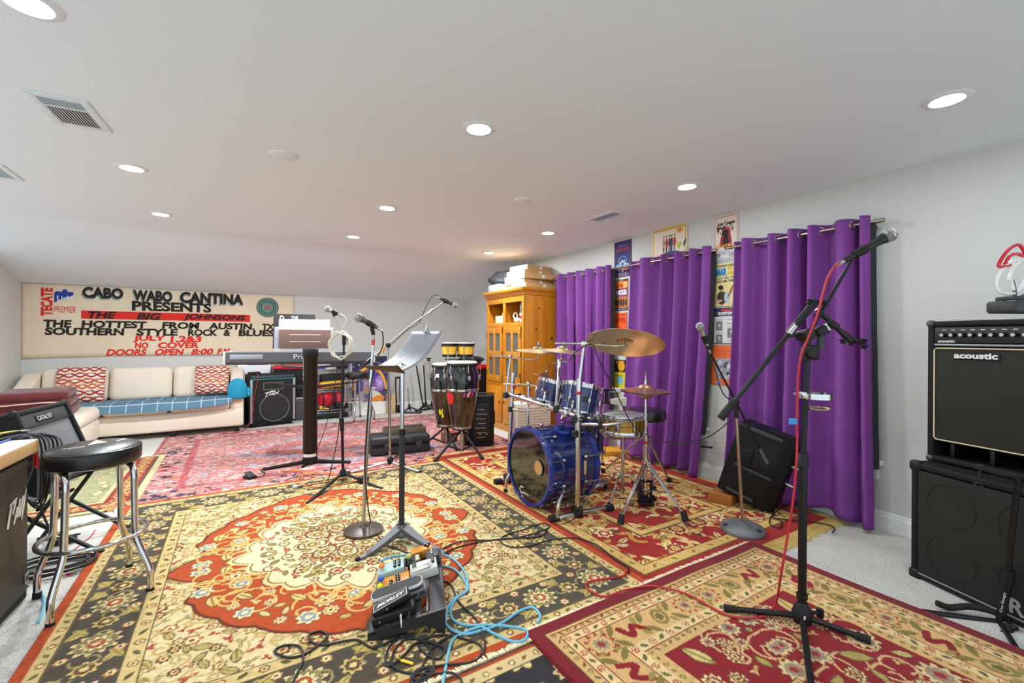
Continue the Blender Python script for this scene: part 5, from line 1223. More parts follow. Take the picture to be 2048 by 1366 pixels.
# ------------------------------------------------------------------ congas, bongos
DRK = mat('conga_shell', '#1d1612', .16, hx2='#3b2a18', vscale=3, stretch=(9, 9, .8), coat=.8); GLOSSB = mat('conga_black', '#0e0e10', .12, coat=.9); SKIN = mat('drum_skin', '#e2dccb', .6, var=.06, vscale=12)
def conga(label, c, zb, h, rt, stickers, scale=1):
    t = thing('conga', label, 'conga drum', c, group='black conga drums'); o = Vector((c.x, c.y, zb)); rb = .105
    prof = [(rb * .97, 0), (rb * 1.0, .03 * h), (.134, .2 * h), (.167, .42 * h), (.182, .58 * h)]
    MB().lathe([(0, 0.002)] + prof, 36, o).obj('lower_shell', DRK, t)
    MB().lathe([(.182, .58 * h), (.186, .70 * h), (.183, .82 * h), (rt * 1.01, .93 * h), (rt * .98, .965 * h)], 36, o).obj('upper_shell', GLOSSB, t)
    MB().lathe([(.1825, .565 * h), (.187, .57 * h), (.187, .595 * h), (.183, .6 * h)], 36, o).obj('metal_band', CHROME, t)
    MB().lathe([(rb * .99, .0), (rb * 1.03, .0), (rb * 1.03, .022), (rb, .024)], 30, o).obj('bottom_band', STEEL, t)
    MB().lathe([(rt * 1.04, .925 * h), (rt * 1.1, .935 * h), (rt * 1.1, .965 * h), (rt * 1.03, .978 * h)], 36, o).obj('rim', BLACKM, t)
    MB().lathe([(rt * 1.05, .958 * h), (rt * 1.035, .99 * h), (rt * .98, h), (0, h + .003)], 36, o).obj('head', SKIN, t)
    for k in range(6):
        a = 2 * PI * k / 6 + .5; u = Vector((math.cos(a), math.sin(a), 0)); s = Vector((-u.y, u.x, 0)); q = o + u * .192
        MB().tube(spline([q + s * -.012 + Vector((0, 0, .95 * h)), q + u * .01 + s * -.014 + Vector((0, 0, .85 * h)), q + u * .008 + Vector((0, 0, .80 * h)), q + u * .004 + Vector((0, 0, .74 * h))], 4), .005, 6).obj('lug_hook', CHROME, t)
        MB().box(tuple(q + u * .0 + Vector((0, 0, .76 * h))), (.03, .03, .05), .008).obj('lug', CHROME, t)
    return t, o
cR = Vector((2.125, 4.535, 0)); cL = Vector((2.105, 4.935, 0))
tR, oR = conga('conga nearest the viewer, with a red round sticker and pink lettering', cR, .305, .735, .158, 0)
tL, oL = conga('conga standing behind, with a yellow sticker low on its shell', cL, .265, .735, .154, 0)
def on_shell(o, ang, z, r, out=.003): u = Vector((math.cos(ang), math.sin(ang), 0)); return frame(o + u * (r + out) + Vector((0, 0, z)), (-u.y, u.x, 0), z=(u.x, u.y, .0))
toc = lambda c: math.atan2(-c.y, -c.x)
def patch(o, ang, z, h, rfun, shape, m, name, t):
    """a sticker wrapped on the shell: shape gives (du, dz) outline as fan"""
    b = MB(); pts = [o + Vector((math.cos(ang + du / rfun(z + dz)) * (rfun(z + dz) + .002), math.sin(ang + du / rfun(z + dz)) * (rfun(z + dz) + .002), z + dz)) for du, dz in shape]
    cc_ = o + Vector((math.cos(ang) * (rfun(z) + .004), math.sin(ang) * (rfun(z) + .004), z)); n = len(pts)
    b.add([cc_] + pts, [(0, 1 + i, 1 + (i + 1) % n) for i in range(n)]).obj(name, m, t, angle=180)
rf = lambda z: np.interp(z, [0, .02, .147, .31, .426], [.102, .105, .134, .167, .182])
circ = lambda r, ry=1: [(r * math.cos(2 * PI * i / 24), r * ry * math.sin(2 * PI * i / 24)) for i in range(24)]
patch(oR, toc(cR) - .85, .345, 0, rf, circ(.052, 1.35), mat('sticker_red', '#d8201f', .4), 'red_sticker', tR)
PINK = mat('sticker_pink', '#d83a9a', .4)
for k, (du, hh_, m) in enumerate(((-.045, .05, PINK), (-.02, .045, mat('sticker_violet', '#a04ad0', .4)), (.0, .062, mat('sticker_cream', '#e8dcc0', .4)), (.02, .062, RED), (.042, .05, PINK))):
    patch(oR, toc(cR) + .42, .385, 0, rf, [(du - .004, -hh_ / 2), (du + .005, -hh_ / 2), (du + .009, hh_ / 2), (du, hh_ / 2)], m, 'lettering', tR) if False else None
    q = on_shell(oR, toc(cR) + .42 + du / .17, .385, rf(.385) + .002); MB().text('tiffy'[k], q, h=hh_, sx=1.0, bold=.03, shear=.3).obj('lettering', m, tR)
patch(oL, toc(cL) - .42, .17, 0, rf, [(-.03, .02), (-.01, .05), (.0, .02), (.03, .05), (.02, .0), (.035, -.05), (.0, -.06), (.01, -.02), (-.02, -.03)], mat('sticker_yellow', '#e8dc1e', .5), 'yellow_sticker', tL)
q = on_shell(oL, toc(cL) - .55, .60, .187); MB(q).box((0, 0, .001), (.045, .04, .001)).obj('maker_label', WHITEP, tL)
# stands
def conga_stand(label, c, zb, feet):
    t = thing('conga_stand', label, 'stand', c, group='conga stands'); o = Vector((c.x, c.y, 0))
    MB().cyl(o + Vector((0, 0, .045)), o + Vector((0, 0, zb - .02)), .0225, n=16).obj('centre_tube', STEEL, t)
    MB().lathe([(0, zb - .03), (.05, zb - .03), (.108, zb - .012), (.108, zb - .004), (0, zb - .004)], 24, o).obj('cradle', BLACKM, t)
    for e in feet:
        d = (e - o); d.z = 0; u = d.normalized(); h0 = o + u * .03 + Vector((0, 0, zb - .04)); 
        MB().tube([h0, e], .0135, 8).obj('leg', BLACKM, t); MB().tube([o + u * .02 + Vector((0, 0, .06)), h0.lerp(e, .5)], .009, 6).obj('brace', BLACKM, t)
        MB().tube([e - (e - h0).normalized() * .06, e], [.018, .022], 8).obj('rubber_foot', RUBBER, t)
conga_stand('black tripod stand under the nearest conga', cR, .305, [fl(869, 923, .02), fl(965, 917, .02), Vector((2.36, 4.90, .02))])
conga_stand('black stand under the rear conga', cL, .265, [Vector((1.83, 5.02, .02)), Vector((2.3, 5.2, .02)), Vector((2.14, 4.70, .02))])
# bongos on a small bracket over the congas
c0 = at(904, 712, dep(cL) - .06); c1 = at(928, 712, dep(cL) - .06); zb = 1.078
t = thing('bongos', 'pair of yellow bongos with pale heads set above the congas', 'bongo drums', ((c0 + c1) / 2).to_2d().to_3d() + Vector((0, 0, zb)))
YW = mat('bongo_wood', '#dca324', .35, hx2='#e8b93c', vscale=4, stretch=(10, 10, 1), coat=.3)
for c_, r in ((c0 + Vector((-.03, .0, 0)), .088), (c1 + Vector((.02, 0, 0)), .10)):
    o = Vector((c_.x, c_.y, zb)); h = .165
    MB().lathe([(0, .004), (r * .88, .004), (r, h * .8), (0, h * .8)], 30, o).obj('shell', YW, t); MB().lathe([(r * .86, 0), (r * .95, 0), (r * .95, .03), (r * .88, .03)], 30, o).obj('bottom_ring', BLACKM, t)
    MB().lathe([(r * 1.0, h * .74), (r * 1.1, h * .78), (r * 1.1, h * .93), (r * 1.0, h * .95)], 30, o).obj('rim', BLACKM, t); MB().lathe([(r * 1.02, h * .9), (r, h), (0, h + .003)], 30, o).obj('head', SKIN, t)
    for k in range(5):
        a = 2 * PI * k / 5 + .3; u = Vector((math.cos(a), math.sin(a), 0)); MB().tube([o + u * r * 1.08 + Vector((0, 0, h * .85)), o + u * r * 1.0 + Vector((0, 0, .01)), o + u * r * .96 + Vector((0, 0, -.03))], .004, 5).obj('tension_rod', STEEL, t)
MB().box(((c0.x + c1.x) / 2, (c0.y + c1.y) / 2, zb + .09), (.05, .06, .05), .006).obj('centre_block', BLACKM, t)
MB().tube([Vector((c0.x - .09, c0.y, zb - .028)), Vector((c1.x + .10, c1.y, zb - .028))], .006, 6).obj('mount_bar', BLACKM, t)
p = fl(915, 893, .0); t = thing('wooden_block', 'small reddish wooden box on the rug behind the conga stand', 'box', (p.x, p.y + .1, .009)); MB(TR((p.x, p.y + .25, .009), .1)).box((0, 0, .06), (.17, .12, .115), .006).obj('box', mat('red_wood', '#8a4a2a', .5), t)

# ------------------------------------------------------------------ powered speaker seen from behind, near the cabinet
p0, p1, p2 = fl(938, 893), fl(966, 902), fl(998, 886)
ang = math.atan2((p1 - p0).y, (p1 - p0).x); A = TR((2.34, 4.80, .0), -.42)
t = thing('powered_speaker', 'black powered speaker seen from its rear panel, before the wooden cabinet', 'speaker', M=A)
SPK = mat('speaker_black', '#121214', .55, spec=.3, bump=.2, bscale=260)
w_, d_, h_ = .30, .34, .60
poly = [(0, .04), (.05, 0), (w_ - .05, 0), (w_, .04), (w_ + .03, d_), (-.03, d_)]
b = MB(A); b.prism(poly, h_, z0=.012); o = b.obj('cabinet', SPK, t); bv = o.modifiers.new('soft', 'BEVEL'); bv.width = .012; bv.segments = 2
MB(A).box((w_ / 2, -.003, .30), (.19, .008, .44), .003).obj('rear_panel', mat('panel_black', '#0f0f10', .4), t)
for k in range(7): MB(A).box((w_ / 2 - .01 + .012 * (k % 2), -.0075, .12 + .055 * k), (.09 + .02 * (k % 3), .001, .010)).obj('panel_print', mat('print_grey', '#8a8a86', .6), t)
for k in range(4): MB(A).cyl((w_ / 2 - .06 + .04 * k, -.006, .16), (w_ / 2 - .06 + .04 * k, -.02, .16), .009, n=12).obj('control_knob', STEEL if k % 2 else BLACKP, t)
MB(A).box((w_ + .012, d_ * .55, .33), (.02, .14, .16), .01).obj('side_handle', mat('recess', '#050505', .6), t); MB(A).box((w_ / 2, .15, h_ + .02), (.14, .05, .025), .01).obj('top_handle', BLACKP, t)

# ------------------------------------------------------------------ pine cabinet
PINE = mat('honey_pine', '#b8700f', .38, hx2='#d28a1c', vscale=2.2, stretch=(6, 6, .5), coat=.25)
PINEH = mat('honey_pine_rail', '#bb7412', .38, hx2='#d08a20', vscale=2.2, stretch=(5, .5, 6), coat=.25)
KNOT = mat('pine_knot', '#5a1f0a', .5); DINT = mat('cabinet_inside', '#7d4a12', .6)
X0, XB, Ya, Yb, ZT = 3.20, 3.765, 4.95, 5.98, 1.90      # front, back, near side, far side, top of carcass
t = thing('cabinet', 'honey pine hutch cabinet with glass panelled doors in the corner', 'cabinet', ((X0 + XB) / 2, (Ya + Yb) / 2, 0))
ym = (Ya + Yb) / 2; xm = (X0 + XB) / 2; tk = .025
for y, nm in ((Ya + tk / 2, 'near'), (Yb - tk / 2, 'far')): MB().box((xm, y, ZT / 2), (XB - X0, tk, ZT), .003).obj('side_panel', PINE, t)
MB().box((XB - .006, ym, ZT / 2), (.012, Yb - Ya - 2 * tk, ZT)).obj('back_panel', DINT, t)
for z in (.06, .66, 1.05, 1.50, ZT - .02): MB().box((xm + .01, ym, z), (XB - X0 - .03, Yb - Ya - 2 * tk, .022), .002).obj('shelf', PINEH, t)
MB().box((X0 + .011, ym, ZT - .055), (.022, Yb - Ya, .11), .003).obj('top_rail', PINEH, t); MB().box((X0 + .011, ym, 1.485), (.022, Yb - Ya, .055), .003).obj('middle_rail', PINEH, t)
MB().box((X0 + .011, ym, .64), (.022, Yb - Ya, .06), .003).obj('waist_rail', PINEH, t); MB().box((X0 + .011, ym, .05), (.022, Yb - Ya, .10), .003).obj('plinth', PINEH, t)
MB().box((X0 + .18, ym, 1.70), (.34, .02, .38)).obj('divider', PINE, t)
for y in (Ya + .025, ym, Yb - .025): MB().box((X0 + .011, y, ZT / 2), (.024, .05, ZT), .003).obj('stile', PINE, t)
# crown moulding along front and near side
cr = [(0, 0), (-.012, .0), (-.014, .02), (-.03, .045), (-.05, .06), (-.055, .085), (-.045, .095), (.02, .095)]
b = MB()
for side in range(1):
    k = len(cr); vs = []
    for (x, y, nx, ny) in ((X0, Yb, 1, -1), (X0, Ya, 1, 1), (XB, Ya, 0, 1)):
        vs += [(x + d * nx, y + d * ny * (1 if nx else 1), ZT - .02 + z) for d, z in cr]
    fs = [(a * k + j, a * k + (j + 1) % k, (a + 1) * k + (j + 1) % k, (a + 1) * k + j) for a in range(2) for j in range(k)]
    b.add(vs, fs)
b.box((xm, ym, ZT + .065), (XB - X0, Yb - Ya, .02)); b.obj('crown_moulding', PINEH, t, angle=25)
GLS = mat('cabinet_glass', '#8b908f', .05, alpha=.3, spec=.6)
for s in (0, 1):
    y0, y1 = (Ya + .05, ym - .026) if s == 0 else (ym + .026, Yb - .05); z0, z1 = .675, 1.455; w = y1 - y0
    dr = None
    b = MB(); x = X0 - .008
    for yy in (y0 + .03, y1 - .03, (y0 + y1) / 2): b.box((x, yy, (z0 + z1) / 2), (.022, .06 if yy != (y0 + y1) / 2 else .05, z1 - z0), .004)
    for zz in (z0 + .045, z1 - .045, (z0 + z1) / 2 + .0): b.box((x, (y0 + y1) / 2, zz), (.021, w, .09 if zz != (z0 + z1) / 2 else .10), .004)
    door = b.obj('glazed_door', PINE, t)
    MB().box((x + .004, (y0 + y1) / 2, (z0 + z1) / 2), (.004, w - .08, z1 - z0 - .1)).obj('glass', GLS, door)
    yk = y1 - .035 if s == 0 else y0 + .035; MB().lathe([(0, 0), (.008, 0), (.007, .012), (.014, .02), (.012, .03), (0, .033)], 14, (x - .011, yk, (z0 + z1) / 2 - .03), (-1, 0, 0)).obj('knob', mat('knob_copper', '#7a3a14', .35, .4), door)
    b = MB(); b.box((x, (y0 + y1) / 2, .36), (.022, w, .50), .004).box((x - .008, (y0 + y1) / 2, .36), (.012, w - .14, .37), .006); low = b.obj('lower_door', PINE, t)
    MB().lathe([(0, 0), (.008, 0), (.007, .012), (.014, .02), (.012, .03), (0, .033)], 14, (x - .011, yk, .40), (-1, 0, 0)).obj('knob', mat('knob_copper', '#7a3a14'), low)
    for zz in (.80, 1.33): MB().box((X0 - .02, (y0 + .003) if s == 0 else y1 - .003, zz), (.008, .012, .06), .002).obj('hinge', BLACKM, t)
for (x, z, r) in ((3.45, 1.70, .014), (3.40, 1.42, .015), (3.66, 1.30, .022), (3.30, 1.15, .013), (3.48, 1.18, .010), (3.62, .92, .012), (3.30, .62, .02), (3.55, .55, .013), (3.42, .30, .016)):
    MB().lathe([(r, 0), (r * .6, .0012), (0, .0015)], 14, (x, Ya - .0002, z), (0, -1, 0)).obj('knot', KNOT, t)
# what stands in the open shelves
def carton(name, label, cat, c, d, rz, m, lab=None, group=None):
    A = TR(c, rz); t = thing(name, label, cat, M=A, group=group); MB(A).box((0, 0, d[2] / 2), d, .003).obj('box', m, t); return t, A
CARD = mat('cardboard', '#c9a26c', .8, var=.05, vscale=6); CARDP = mat('cardboard_pale', '#e0cfae', .8)
zs = 1.512
carton('small_box', 'small pale box in the left open shelf of the pine cabinet', 'box', (3.33, ym + .24, zs), (.16, .17, .11), .1, CARDP)
t, A = carton('carton', 'small white carton with printing in the left open shelf', 'box', (3.30, ym + .08, zs), (.10, .11, .15), -.1, WHITEP); MB(A).text('JUST', frame((-.052, 0, .10), (0, -1, 0), z=(-1, 0, 0)), w=.06, h=.02).obj('lettering', BLACKINK, t)
t = thing('jar', 'dark jar behind the white carton in the cabinet shelf', 'jar', (3.45, ym + .06, zs)); MB().lathe([(0, 0), (.06, 0), (.065, .12), (.05, .18), (.05, .21), (0, .21)], 20, (3.45, ym + .06, zs)).obj('body', mat('jar_dark', '#2e2a28', .3), t)
t, A = carton('flag_box', 'box printed with stars and stripes in the right open shelf', 'box', (3.29, Ya + .09, zs), (.12, .11, .27), 0, mat('flag_blue', '#232a5c', .6))
for k in range(3): MB(A).box((-.0605, 0, .02 + .04 * k), (.002, .11, .02)).box((-.0605, 0, .04 + .04 * k), (.002, .11, .02)) .obj('stripe', [mat('flag_white', '#e8e6e4', .6), mat('flag_red', '#b82028', .6), mat('flag_white', '#e8e6e4', .6)][k], t)
for k in range(12): MB(A).lathe([(.008, 0), (0, .001)], 6, (-.0608, -.035 + .035 * (k % 3), .15 + .03 * (k // 3)), (-1, 0, 0)).obj('star', mat('flag_white', '#e8e6e4'), t)
t = thing('toy_figure', 'cream looped ornament in the right open shelf of the cabinet', 'ornament', (3.30, Ya + .30, zs)); o = Vector((3.30, Ya + .31, zs)); MB().ell(o + Vector((0, 0, .035)), (.05, .07, .035), 14).obj('body', WHITEC, t); MB().torus(o + Vector((0, .05, .10)), (1, .2, 0), .04, .012, 20, 8).obj('loop', WHITEC, t)
# cartons and a bin on top
zt = ZT + .077
ST = [(0, .55, .62, .062, .0), (1, .52, .46, .062, .08), (2, .53, .60, .068, -.07), (3, .47, .44, .062, .06), (4, .44, .38, .068, .14)]
lb = ['bottom carton of the flat stack on the pine cabinet', 'second carton from the bottom of the flat stack', 'middle carton of the flat stack, jutting out', 'second carton from the top of the flat stack', 'topmost carton of the flat stack on the cabinet']
z = zt
for k, (i_, dx, dy, dz, rz) in enumerate(ST):
    cxk = 3.53 + (-.02 if k in (1, 3) else 0); cyk = Ya + .34 + (-.0 if k != 2 else -.01)
    t, A = carton('flat_carton', lb[k], 'box', (cxk, cyk, z), (dx, dy, dz), rz, CARD, group='flat cartons stacked on the cabinet')
    MB(A).box((-.0 + dx * .05, -dy / 2 - .001, dz * .5), (.05, .001, dz * .6)).obj('shipping_label', WHITEP, t); MB(A).box((-dx / 2 - .001, 0, dz * .5), (.002, dy * .98, dz * .96)).obj('folded_front', CARDP, t); z += dz + .001
t = thing('plastic_bin', 'clear plastic bin with black gear bags on the far end of the cabinet top', 'storage box', (3.38, Yb - .2, zt)); MB().box((3.40, Yb - .18, zt + .055), (.38, .32, .11), .015).obj('tub', mat('clear_bin', '#c3c7cf', .3), t)
soft((3.40, Yb - .18, zt + .19), (.19, .17, .13), 13, .25).obj('gear_bag', mat('gear_bag', '#34363c', .6, var=.6, vscale=9, bump=.6, bscale=20), label='black gear bag with grey straps piled on the clear bin', cat='bag', M=TR((3.4, Yb - .18, zt + .11)))
# tote and bag left of the cabinet
tote('black tote with a red lid between the congas and the pine cabinet', (3.10, 6.35, .42), (.48, .36, .46), .0)
carton('white_carton', 'white carton under the black tote left of the pine cabinet', 'box', (3.10, 6.35, .0), (.44, .34, .418), 0, WHITEP)
soft((3.10, 6.33, .885 + .06), (.24, .18, .075), 15, .2).obj('mixer_bag', mat('black_gear', '#232327', .6, bump=.6, bscale=30), label='black gear heap on the red lidded tote', cat='bag', M=TR((3.1, 6.33, .885)))
t = thing('handbag', 'brown bag standing on the gear left of the pine cabinet', 'bag', (3.05, 6.5, .98)); BR = mat('brown_leather', '#8a6a4c', .6, var=.15, vscale=12)
b = MB(TR((3.08, 6.45, 1.0), .5)); b.add([(-.14, -.05, 0), (.14, -.05, 0), (.14, .05, 0), (-.14, .05, 0), (-.09, -.03, .15), (.15, -.03, .18), (.15, .03, .18), (-.09, .03, .15)], [(3, 2, 1, 0), (4, 5, 6, 7), (0, 1, 5, 4), (1, 2, 6, 5), (2, 3, 7, 6), (3, 0, 4, 7)]).obj('body', BR, t); MB(TR((3.08, 6.45, 1.0), .5)).tube([(.12, 0, .17), (.13, 0, .24)], .012, 6).obj('strap', mat('brown_strap', '#5a4030', .6), t)
# ------------------------------------------------------------------ drum kit
BLUEL = mat('drum_blue_lacquer', '#141f4e', .16, hx2='#1f2f70', vscale=3, stretch=(1, 1, 9), coat=.9)
BLUEH = mat('drum_blue_hoop', '#1f3580', .3, coat=.4); BRASS = mat('cymbal_bronze', '#c4ab80', .3, .9, var=.10, vscale=18); BRASSH = mat('hihat_bronze', '#cfa07c', .28, .9, var=.08, vscale=16)
HEADB = mat('resonant_head_black', '#0a0a0b', .09, coat=.8); HEADW = mat('batter_head', '#b4b6b6', .45); SHELLIN = mat('drum_port_wood', '#b88a4e', .5)
bo = Vector((1.90, 2.88, .318)); RB = .292; XD = .48; ax = Vector((1, 0, 0))
t = thing('bass_drum', 'sparkling blue bass drum with a glossy black front head', 'drum', (bo.x + XD / 2, bo.y, 0))
MB().lathe([(RB - .012, .04), (RB - .004, .04), (RB - .004, XD - .04), (RB - .012, XD - .04)], 64, bo, ax).obj('shell', BLUEL, t)
for z in (0, XD - .045): MB().lathe([(RB - .016, z), (RB + .004, z), (RB + .006, z + .022), (RB + .004, z + .045), (RB - .006, z + .045), (RB - .012, z + .03), (RB - .016, z)], 64, bo, ax).obj('hoop', BLUEH, t)
MB().lathe([(RB - .014, .012), (0, .010)], 64, bo, ax).obj('front_head', HEADB, t)
MB().lathe([(RB - .014, XD - .012), (0, XD - .010)], 64, bo, ax).obj('batter_head', HEADW, t)
po = bo + Vector((.007, -.14, .02)); MB().lathe([(.052, .0), (.062, -.001), (.062, -.004), (.052, -.004)], 32, po, ax).obj('port_ring', mat('port_ring_grey', '#55524c', .4), t)
MB().lathe([(.052, -.002), (0, -.002)], 32, po, ax).obj('port', SHELLIN, t)
O = frame(bo + Vector((.0065, .05, -.205)), (0, -1, 0), z=(-1, 0, 0)); b = MB(O); b.lathe([(.030, 0), (.030, .001), (.022, .001)], 28, (-.03, .0, 0), a0=.7, a1=2 * PI - .4); b.obj('head_logo', WHITEINK, t)
MB(O).text('EVANS', TR((.035, -.015, .001)), w=.06, h=.014, bold=.01).obj('head_lettering', WHITEINK, t)
for k in range(10):
    a = 2 * PI * (k + .5) / 10; u = Vector((0, math.cos(a), math.sin(a))); 
    MB().cyl(bo + u * (RB + .018) + ax * -.004, bo + u * (RB + .018) + ax * .14, .0035, n=8).obj('tension_rod', CHROME, t); MB().cyl(bo + u * (RB + .018) + ax * (XD - .14), bo + u * (RB + .018) + ax * (XD + .004), .0035, n=8).obj('tension_rod', CHROME, t)
    for z in (.012, XD - .018): MB().box((0, 0, 0), (.016, .05, .018), .004, m=frame(bo + u * (RB + .012) + ax * z, (1, 0, 0), z=u)).obj('claw_hook', BLUEH, t)
    for z in (.135, XD - .135): MB().ell(bo + u * (RB + .012) + ax * z, (.02, .013, .013), 10).obj('lug', CHROME, t)
for s in (-1, 1):       # spurs
    q = bo + ax * .13 + Vector((0, s * RB * .82, -.15)); e = Vector((bo.x + .02, bo.y + s * (RB + .06), .02)); m_ = q + Vector((-.02, s * .075, .035))
    MB().tube(spline([q, m_, e + Vector((.02, 0, .12)), e], 6), .013, 8).obj('spur', CHROME, t); MB().ell(e + Vector((0, 0, .004)), (.018, .018, .02), 10).obj('spur_tip', RUBBER, t)
MB().lathe([(.07, -.002), (0, -.0035)], 28, bo + ax * .26 + Vector((0, -RB * .34, RB * .935)), (0, -.34, .94)).obj('mount_plate', mat('mount_patch', '#3a4d96', .2), t)

# rack: front legs, bars and clamps
t = thing('drum_rack', 'chrome drum rack with T-shaped feet around the bass drum', 'drum rack', (2.08, 3.0, 0))
def tfoot(p, q, c):
    p, q, c = Vector(p), Vector(q), Vector(c); MB().tube([p, q], .021, 14).obj('foot_tube', CHROME, t)
    for e, o in ((p, q), (q, p)): d = (o - e).normalized(); MB().tube([e - d * .012, e + d * .055], .027, 14).obj('rubber_end', RUBBER, t)
    MB().box((0, 0, 0), (.075, .06, .09), .014, m=TR(c + Vector((0, 0, .015)), math.atan2((q - p).y, (q - p).x))).obj('foot_clamp', BLACKP, t)
pa, pb_ = fl(1102, 1038, .03), fl(1222, 1015, .03); pc = pa.lerp(pb_, .42); tfoot(pa, pb_, pc)
r0 = Vector((pc.x, pc.y, .02)); dr_ = dep(r0); rT = at(1156, 824, dr_)
MB().tube([r0, rT], .0205, 16).obj('upright', CHROME, t)
la, lb_ = fl(992, 964, .03), fl(1040, 962, .03); lc = Vector((2.12, 3.52, 0)); tfoot(la, Vector((2.30, 3.44, .03)), la.lerp(Vector((2.30, 3.44, .03)), .35))
l0 = la.lerp(Vector((2.30, 3.44, .03)), .35); dl_ = dep(l0); lT = at(1026, 745, dl_); l0 = Vector((l0.x, l0.y, .02))
MB().tube([l0, lT], .0195, 14).obj('upright', CHROME, t)
bz = .76; lB = at(1018, 789, dl_); rB = at(1160, 834, dr_ + .0)
MB().tube([lB + (lB - rB) * .06, rB + (rB - lB) * .02], .0195, 14).obj('front_bar', CHROME, t)
bk = Vector((2.78, 2.92, rB.z + .01)); 
p3 = fl(1204, 928, .02); d3 = dep(p3); MB().tube([p3, at(1202, 825, d3)], .0155, 12).obj('rear_upright', CHROME, t); MB().ell(p3, (.028, .028, .02), 10).obj('rubber_end', RUBBER, t)
hB = at(1287, 838, 3.42); MB().tube([at(1150, 848, dr_ + .02), at(1212, 850, 3.3), hB], .013, 10).obj('side_bar', CHROME, t)
CLM = mat('clamp_black', '#1d1d1f', .4, .2)
def clampb(c, s=.045, rz=0.0): MB().box((0, 0, 0), (s * 1.2, s, s * 1.3), .012, m=TR(c, rz)).cyl(Vector(c) + Vector((-.02, -.02, 0)), Vector(c) + Vector((-.045, -.06, .0)), .006).box(Vector(c) + Vector((-.047, -.065, 0)), (.012, .03, .012), .003).obj('clamp', CLM, t)
for (x, y, dd) in ((1150, 838, dr_), (1168, 834, dr_ + .05), (1150, 868, dr_ - .02), (1180, 856, dr_ + .1), (1022, 818, dl_), (1012, 790, dl_), (1037, 793, dl_ - .05), (1113, 818, 3.45), (1085, 808, 3.65), (1200, 850, 3.3)): clampb(at(x, y, dd), .042, .4)
for (x, y, dd) in ((1062, 802, 3.8), (1098, 813, 3.55), (1130, 826, 3.35), (1048, 797, 3.88)): MB().box((0, 0, 0), (.05, .05, .06), .01, m=TR(at(x, y, dd), .5)).tube([at(x, y, dd), at(x - 8, y + 12, dd - .02)], .006, 6).obj('wing_clamp', CHROME, t)
MB().tube([at(1022, 818, dl_), at(1060, 822, 4.0)], .016, 10).obj('short_arm', CHROME, t)

# toms hung on the bar
def tom(label, c, r, h, axis, badge=True):
    t = thing('tom_drum', label, 'drum', c, group='blue rack toms'); a = Vector(axis).normalized(); o = Vector(c) - a * h / 2
    MB().lathe([(r - .01, 0), (r - .003, 0), (r - .003, h), (r - .01, h)], 44, o, a).obj('shell', BLUEL, t)
    for z, z2, s in ((-.012, .02, -1), (h - .02, h + .014, 1)): MB().lathe([(r - .004, z), (r + .007, z), (r + .009, (z + z2) / 2), (r + .007, z2), (r - .008, z2), (r - .004, z)], 44, o, a).obj('hoop', CHROME, t)
    MB().lathe([(r - .004, h + .002), (0, h + .002)], 40, o, a).obj('batter_head', HEADW, t); MB().lathe([(r - .004, 0), (0, 0)], 40, o, a).obj('resonant_head', HEADB, t)
    M = Matrix.Translation(o) @ zto(a)
    for k in range(6):
        q = 2 * PI * k / 6 + .3; u = Vector((math.cos(q), math.sin(q), 0)); MB(M).cyl(u * (r + .014) + Vector((0, 0, -.02)), u * (r + .014) + Vector((0, 0, h + .02)), .0032, n=6).obj('tension_rod', CHROME, t)
        MB(M).ell(u * (r + .006) + Vector((0, 0, h * .5)), (.012, .012, .026), 8).obj('lug', CHROME, t)
    if badge:
        w = (Vector((0, 0, CH)) - Vector((0, 0, 0))); q = M.inverted() @ Vector((0, 0, CH)); an = math.atan2(q.y, q.x) + .25; u = Vector((math.cos(an), math.sin(an), 0)); MB(M @ frame(u * (r + .0005) + Vector((0, 0, h * .5)), (-u.y, u.x, 0), z=u)).box((0, 0, .001), (.04, .045, .002), .001).obj('badge', mat('drum_badge', '#1a1a22', .3), t)
    return t
c2 = at(1160, 800, 3.55); tom('larger blue rack tom with a black badge, above the bass drum', c2, .145, .22, (.28, .05, .95))
c1 = at(1102, 786, 3.9); tom('smaller blue rack tom behind the drum rack bar', c1, .125, .19, (.30, -.02, .95), False)
for c_, (x, y, dd) in ((c2, (1140, 828, 3.35)), (c1, (1085, 808, 3.65))):
    tt = thing('tom_holder', 'chrome holder arm carrying the ' + ('larger' if c_ is c2 else 'smaller') + ' blue rack tom', 'drum hardware', c_); MB().tube(spline([at(x, y, dd), at(x + 6, y - 24, dd + .03), c_ + Vector((-.13, -.05, .0))], 5), .011, 8).obj('tube', CHROME, tt)
c3 = Vector((2.80, 3.22, .42)); tom('dark blue floor tom half hidden behind the bass drum', c3, .16, .34, (.06, 0, 1), False)

# cymbals
def cymbal(name, label, c, r, axis, m=BRASS, hgt=.022, group='bronze cymbals'):
    t = thing(name, label, 'cymbal', c, group=group); a = Vector(axis).normalized()
    pr = [(.006, hgt + .022), (.03, hgt + .020), (.05, hgt + .010), (.058, hgt + .0), (r * .55, hgt * .58), (r * .85, hgt * .2), (r, 0)]
    MB().lathe(pr + [(q, z - .0016) for q, z in reversed(pr)], 64, c, a).obj('plate', m, t); return t, a
def felt(t, c, a, z=.045, m=None):
    MB().cyl(c + a * z, c + a * (z + .016), .016).obj('felt', mat('felt_grey', '#6a6a6a', .9), t); MB().cyl(c + a * (z + .016), c + a * (z + .032), .009).box(tuple(c + a * (z + .03)), (.03, .012, .014), .003).obj('wing_nut', CHROME, t)
cr_ = at(1250, 687, 3.06)
right = Vector((C_, -S_, 0)); toV = Vector((-S_, -C_, 0))
tr, ar = cymbal('ride_cymbal', 'large bronze ride cymbal tilted to show its underside', cr_, .262, Vector((0, 0, 1)) - toV * .36 + right * .17)
felt(tr, cr_, ar)
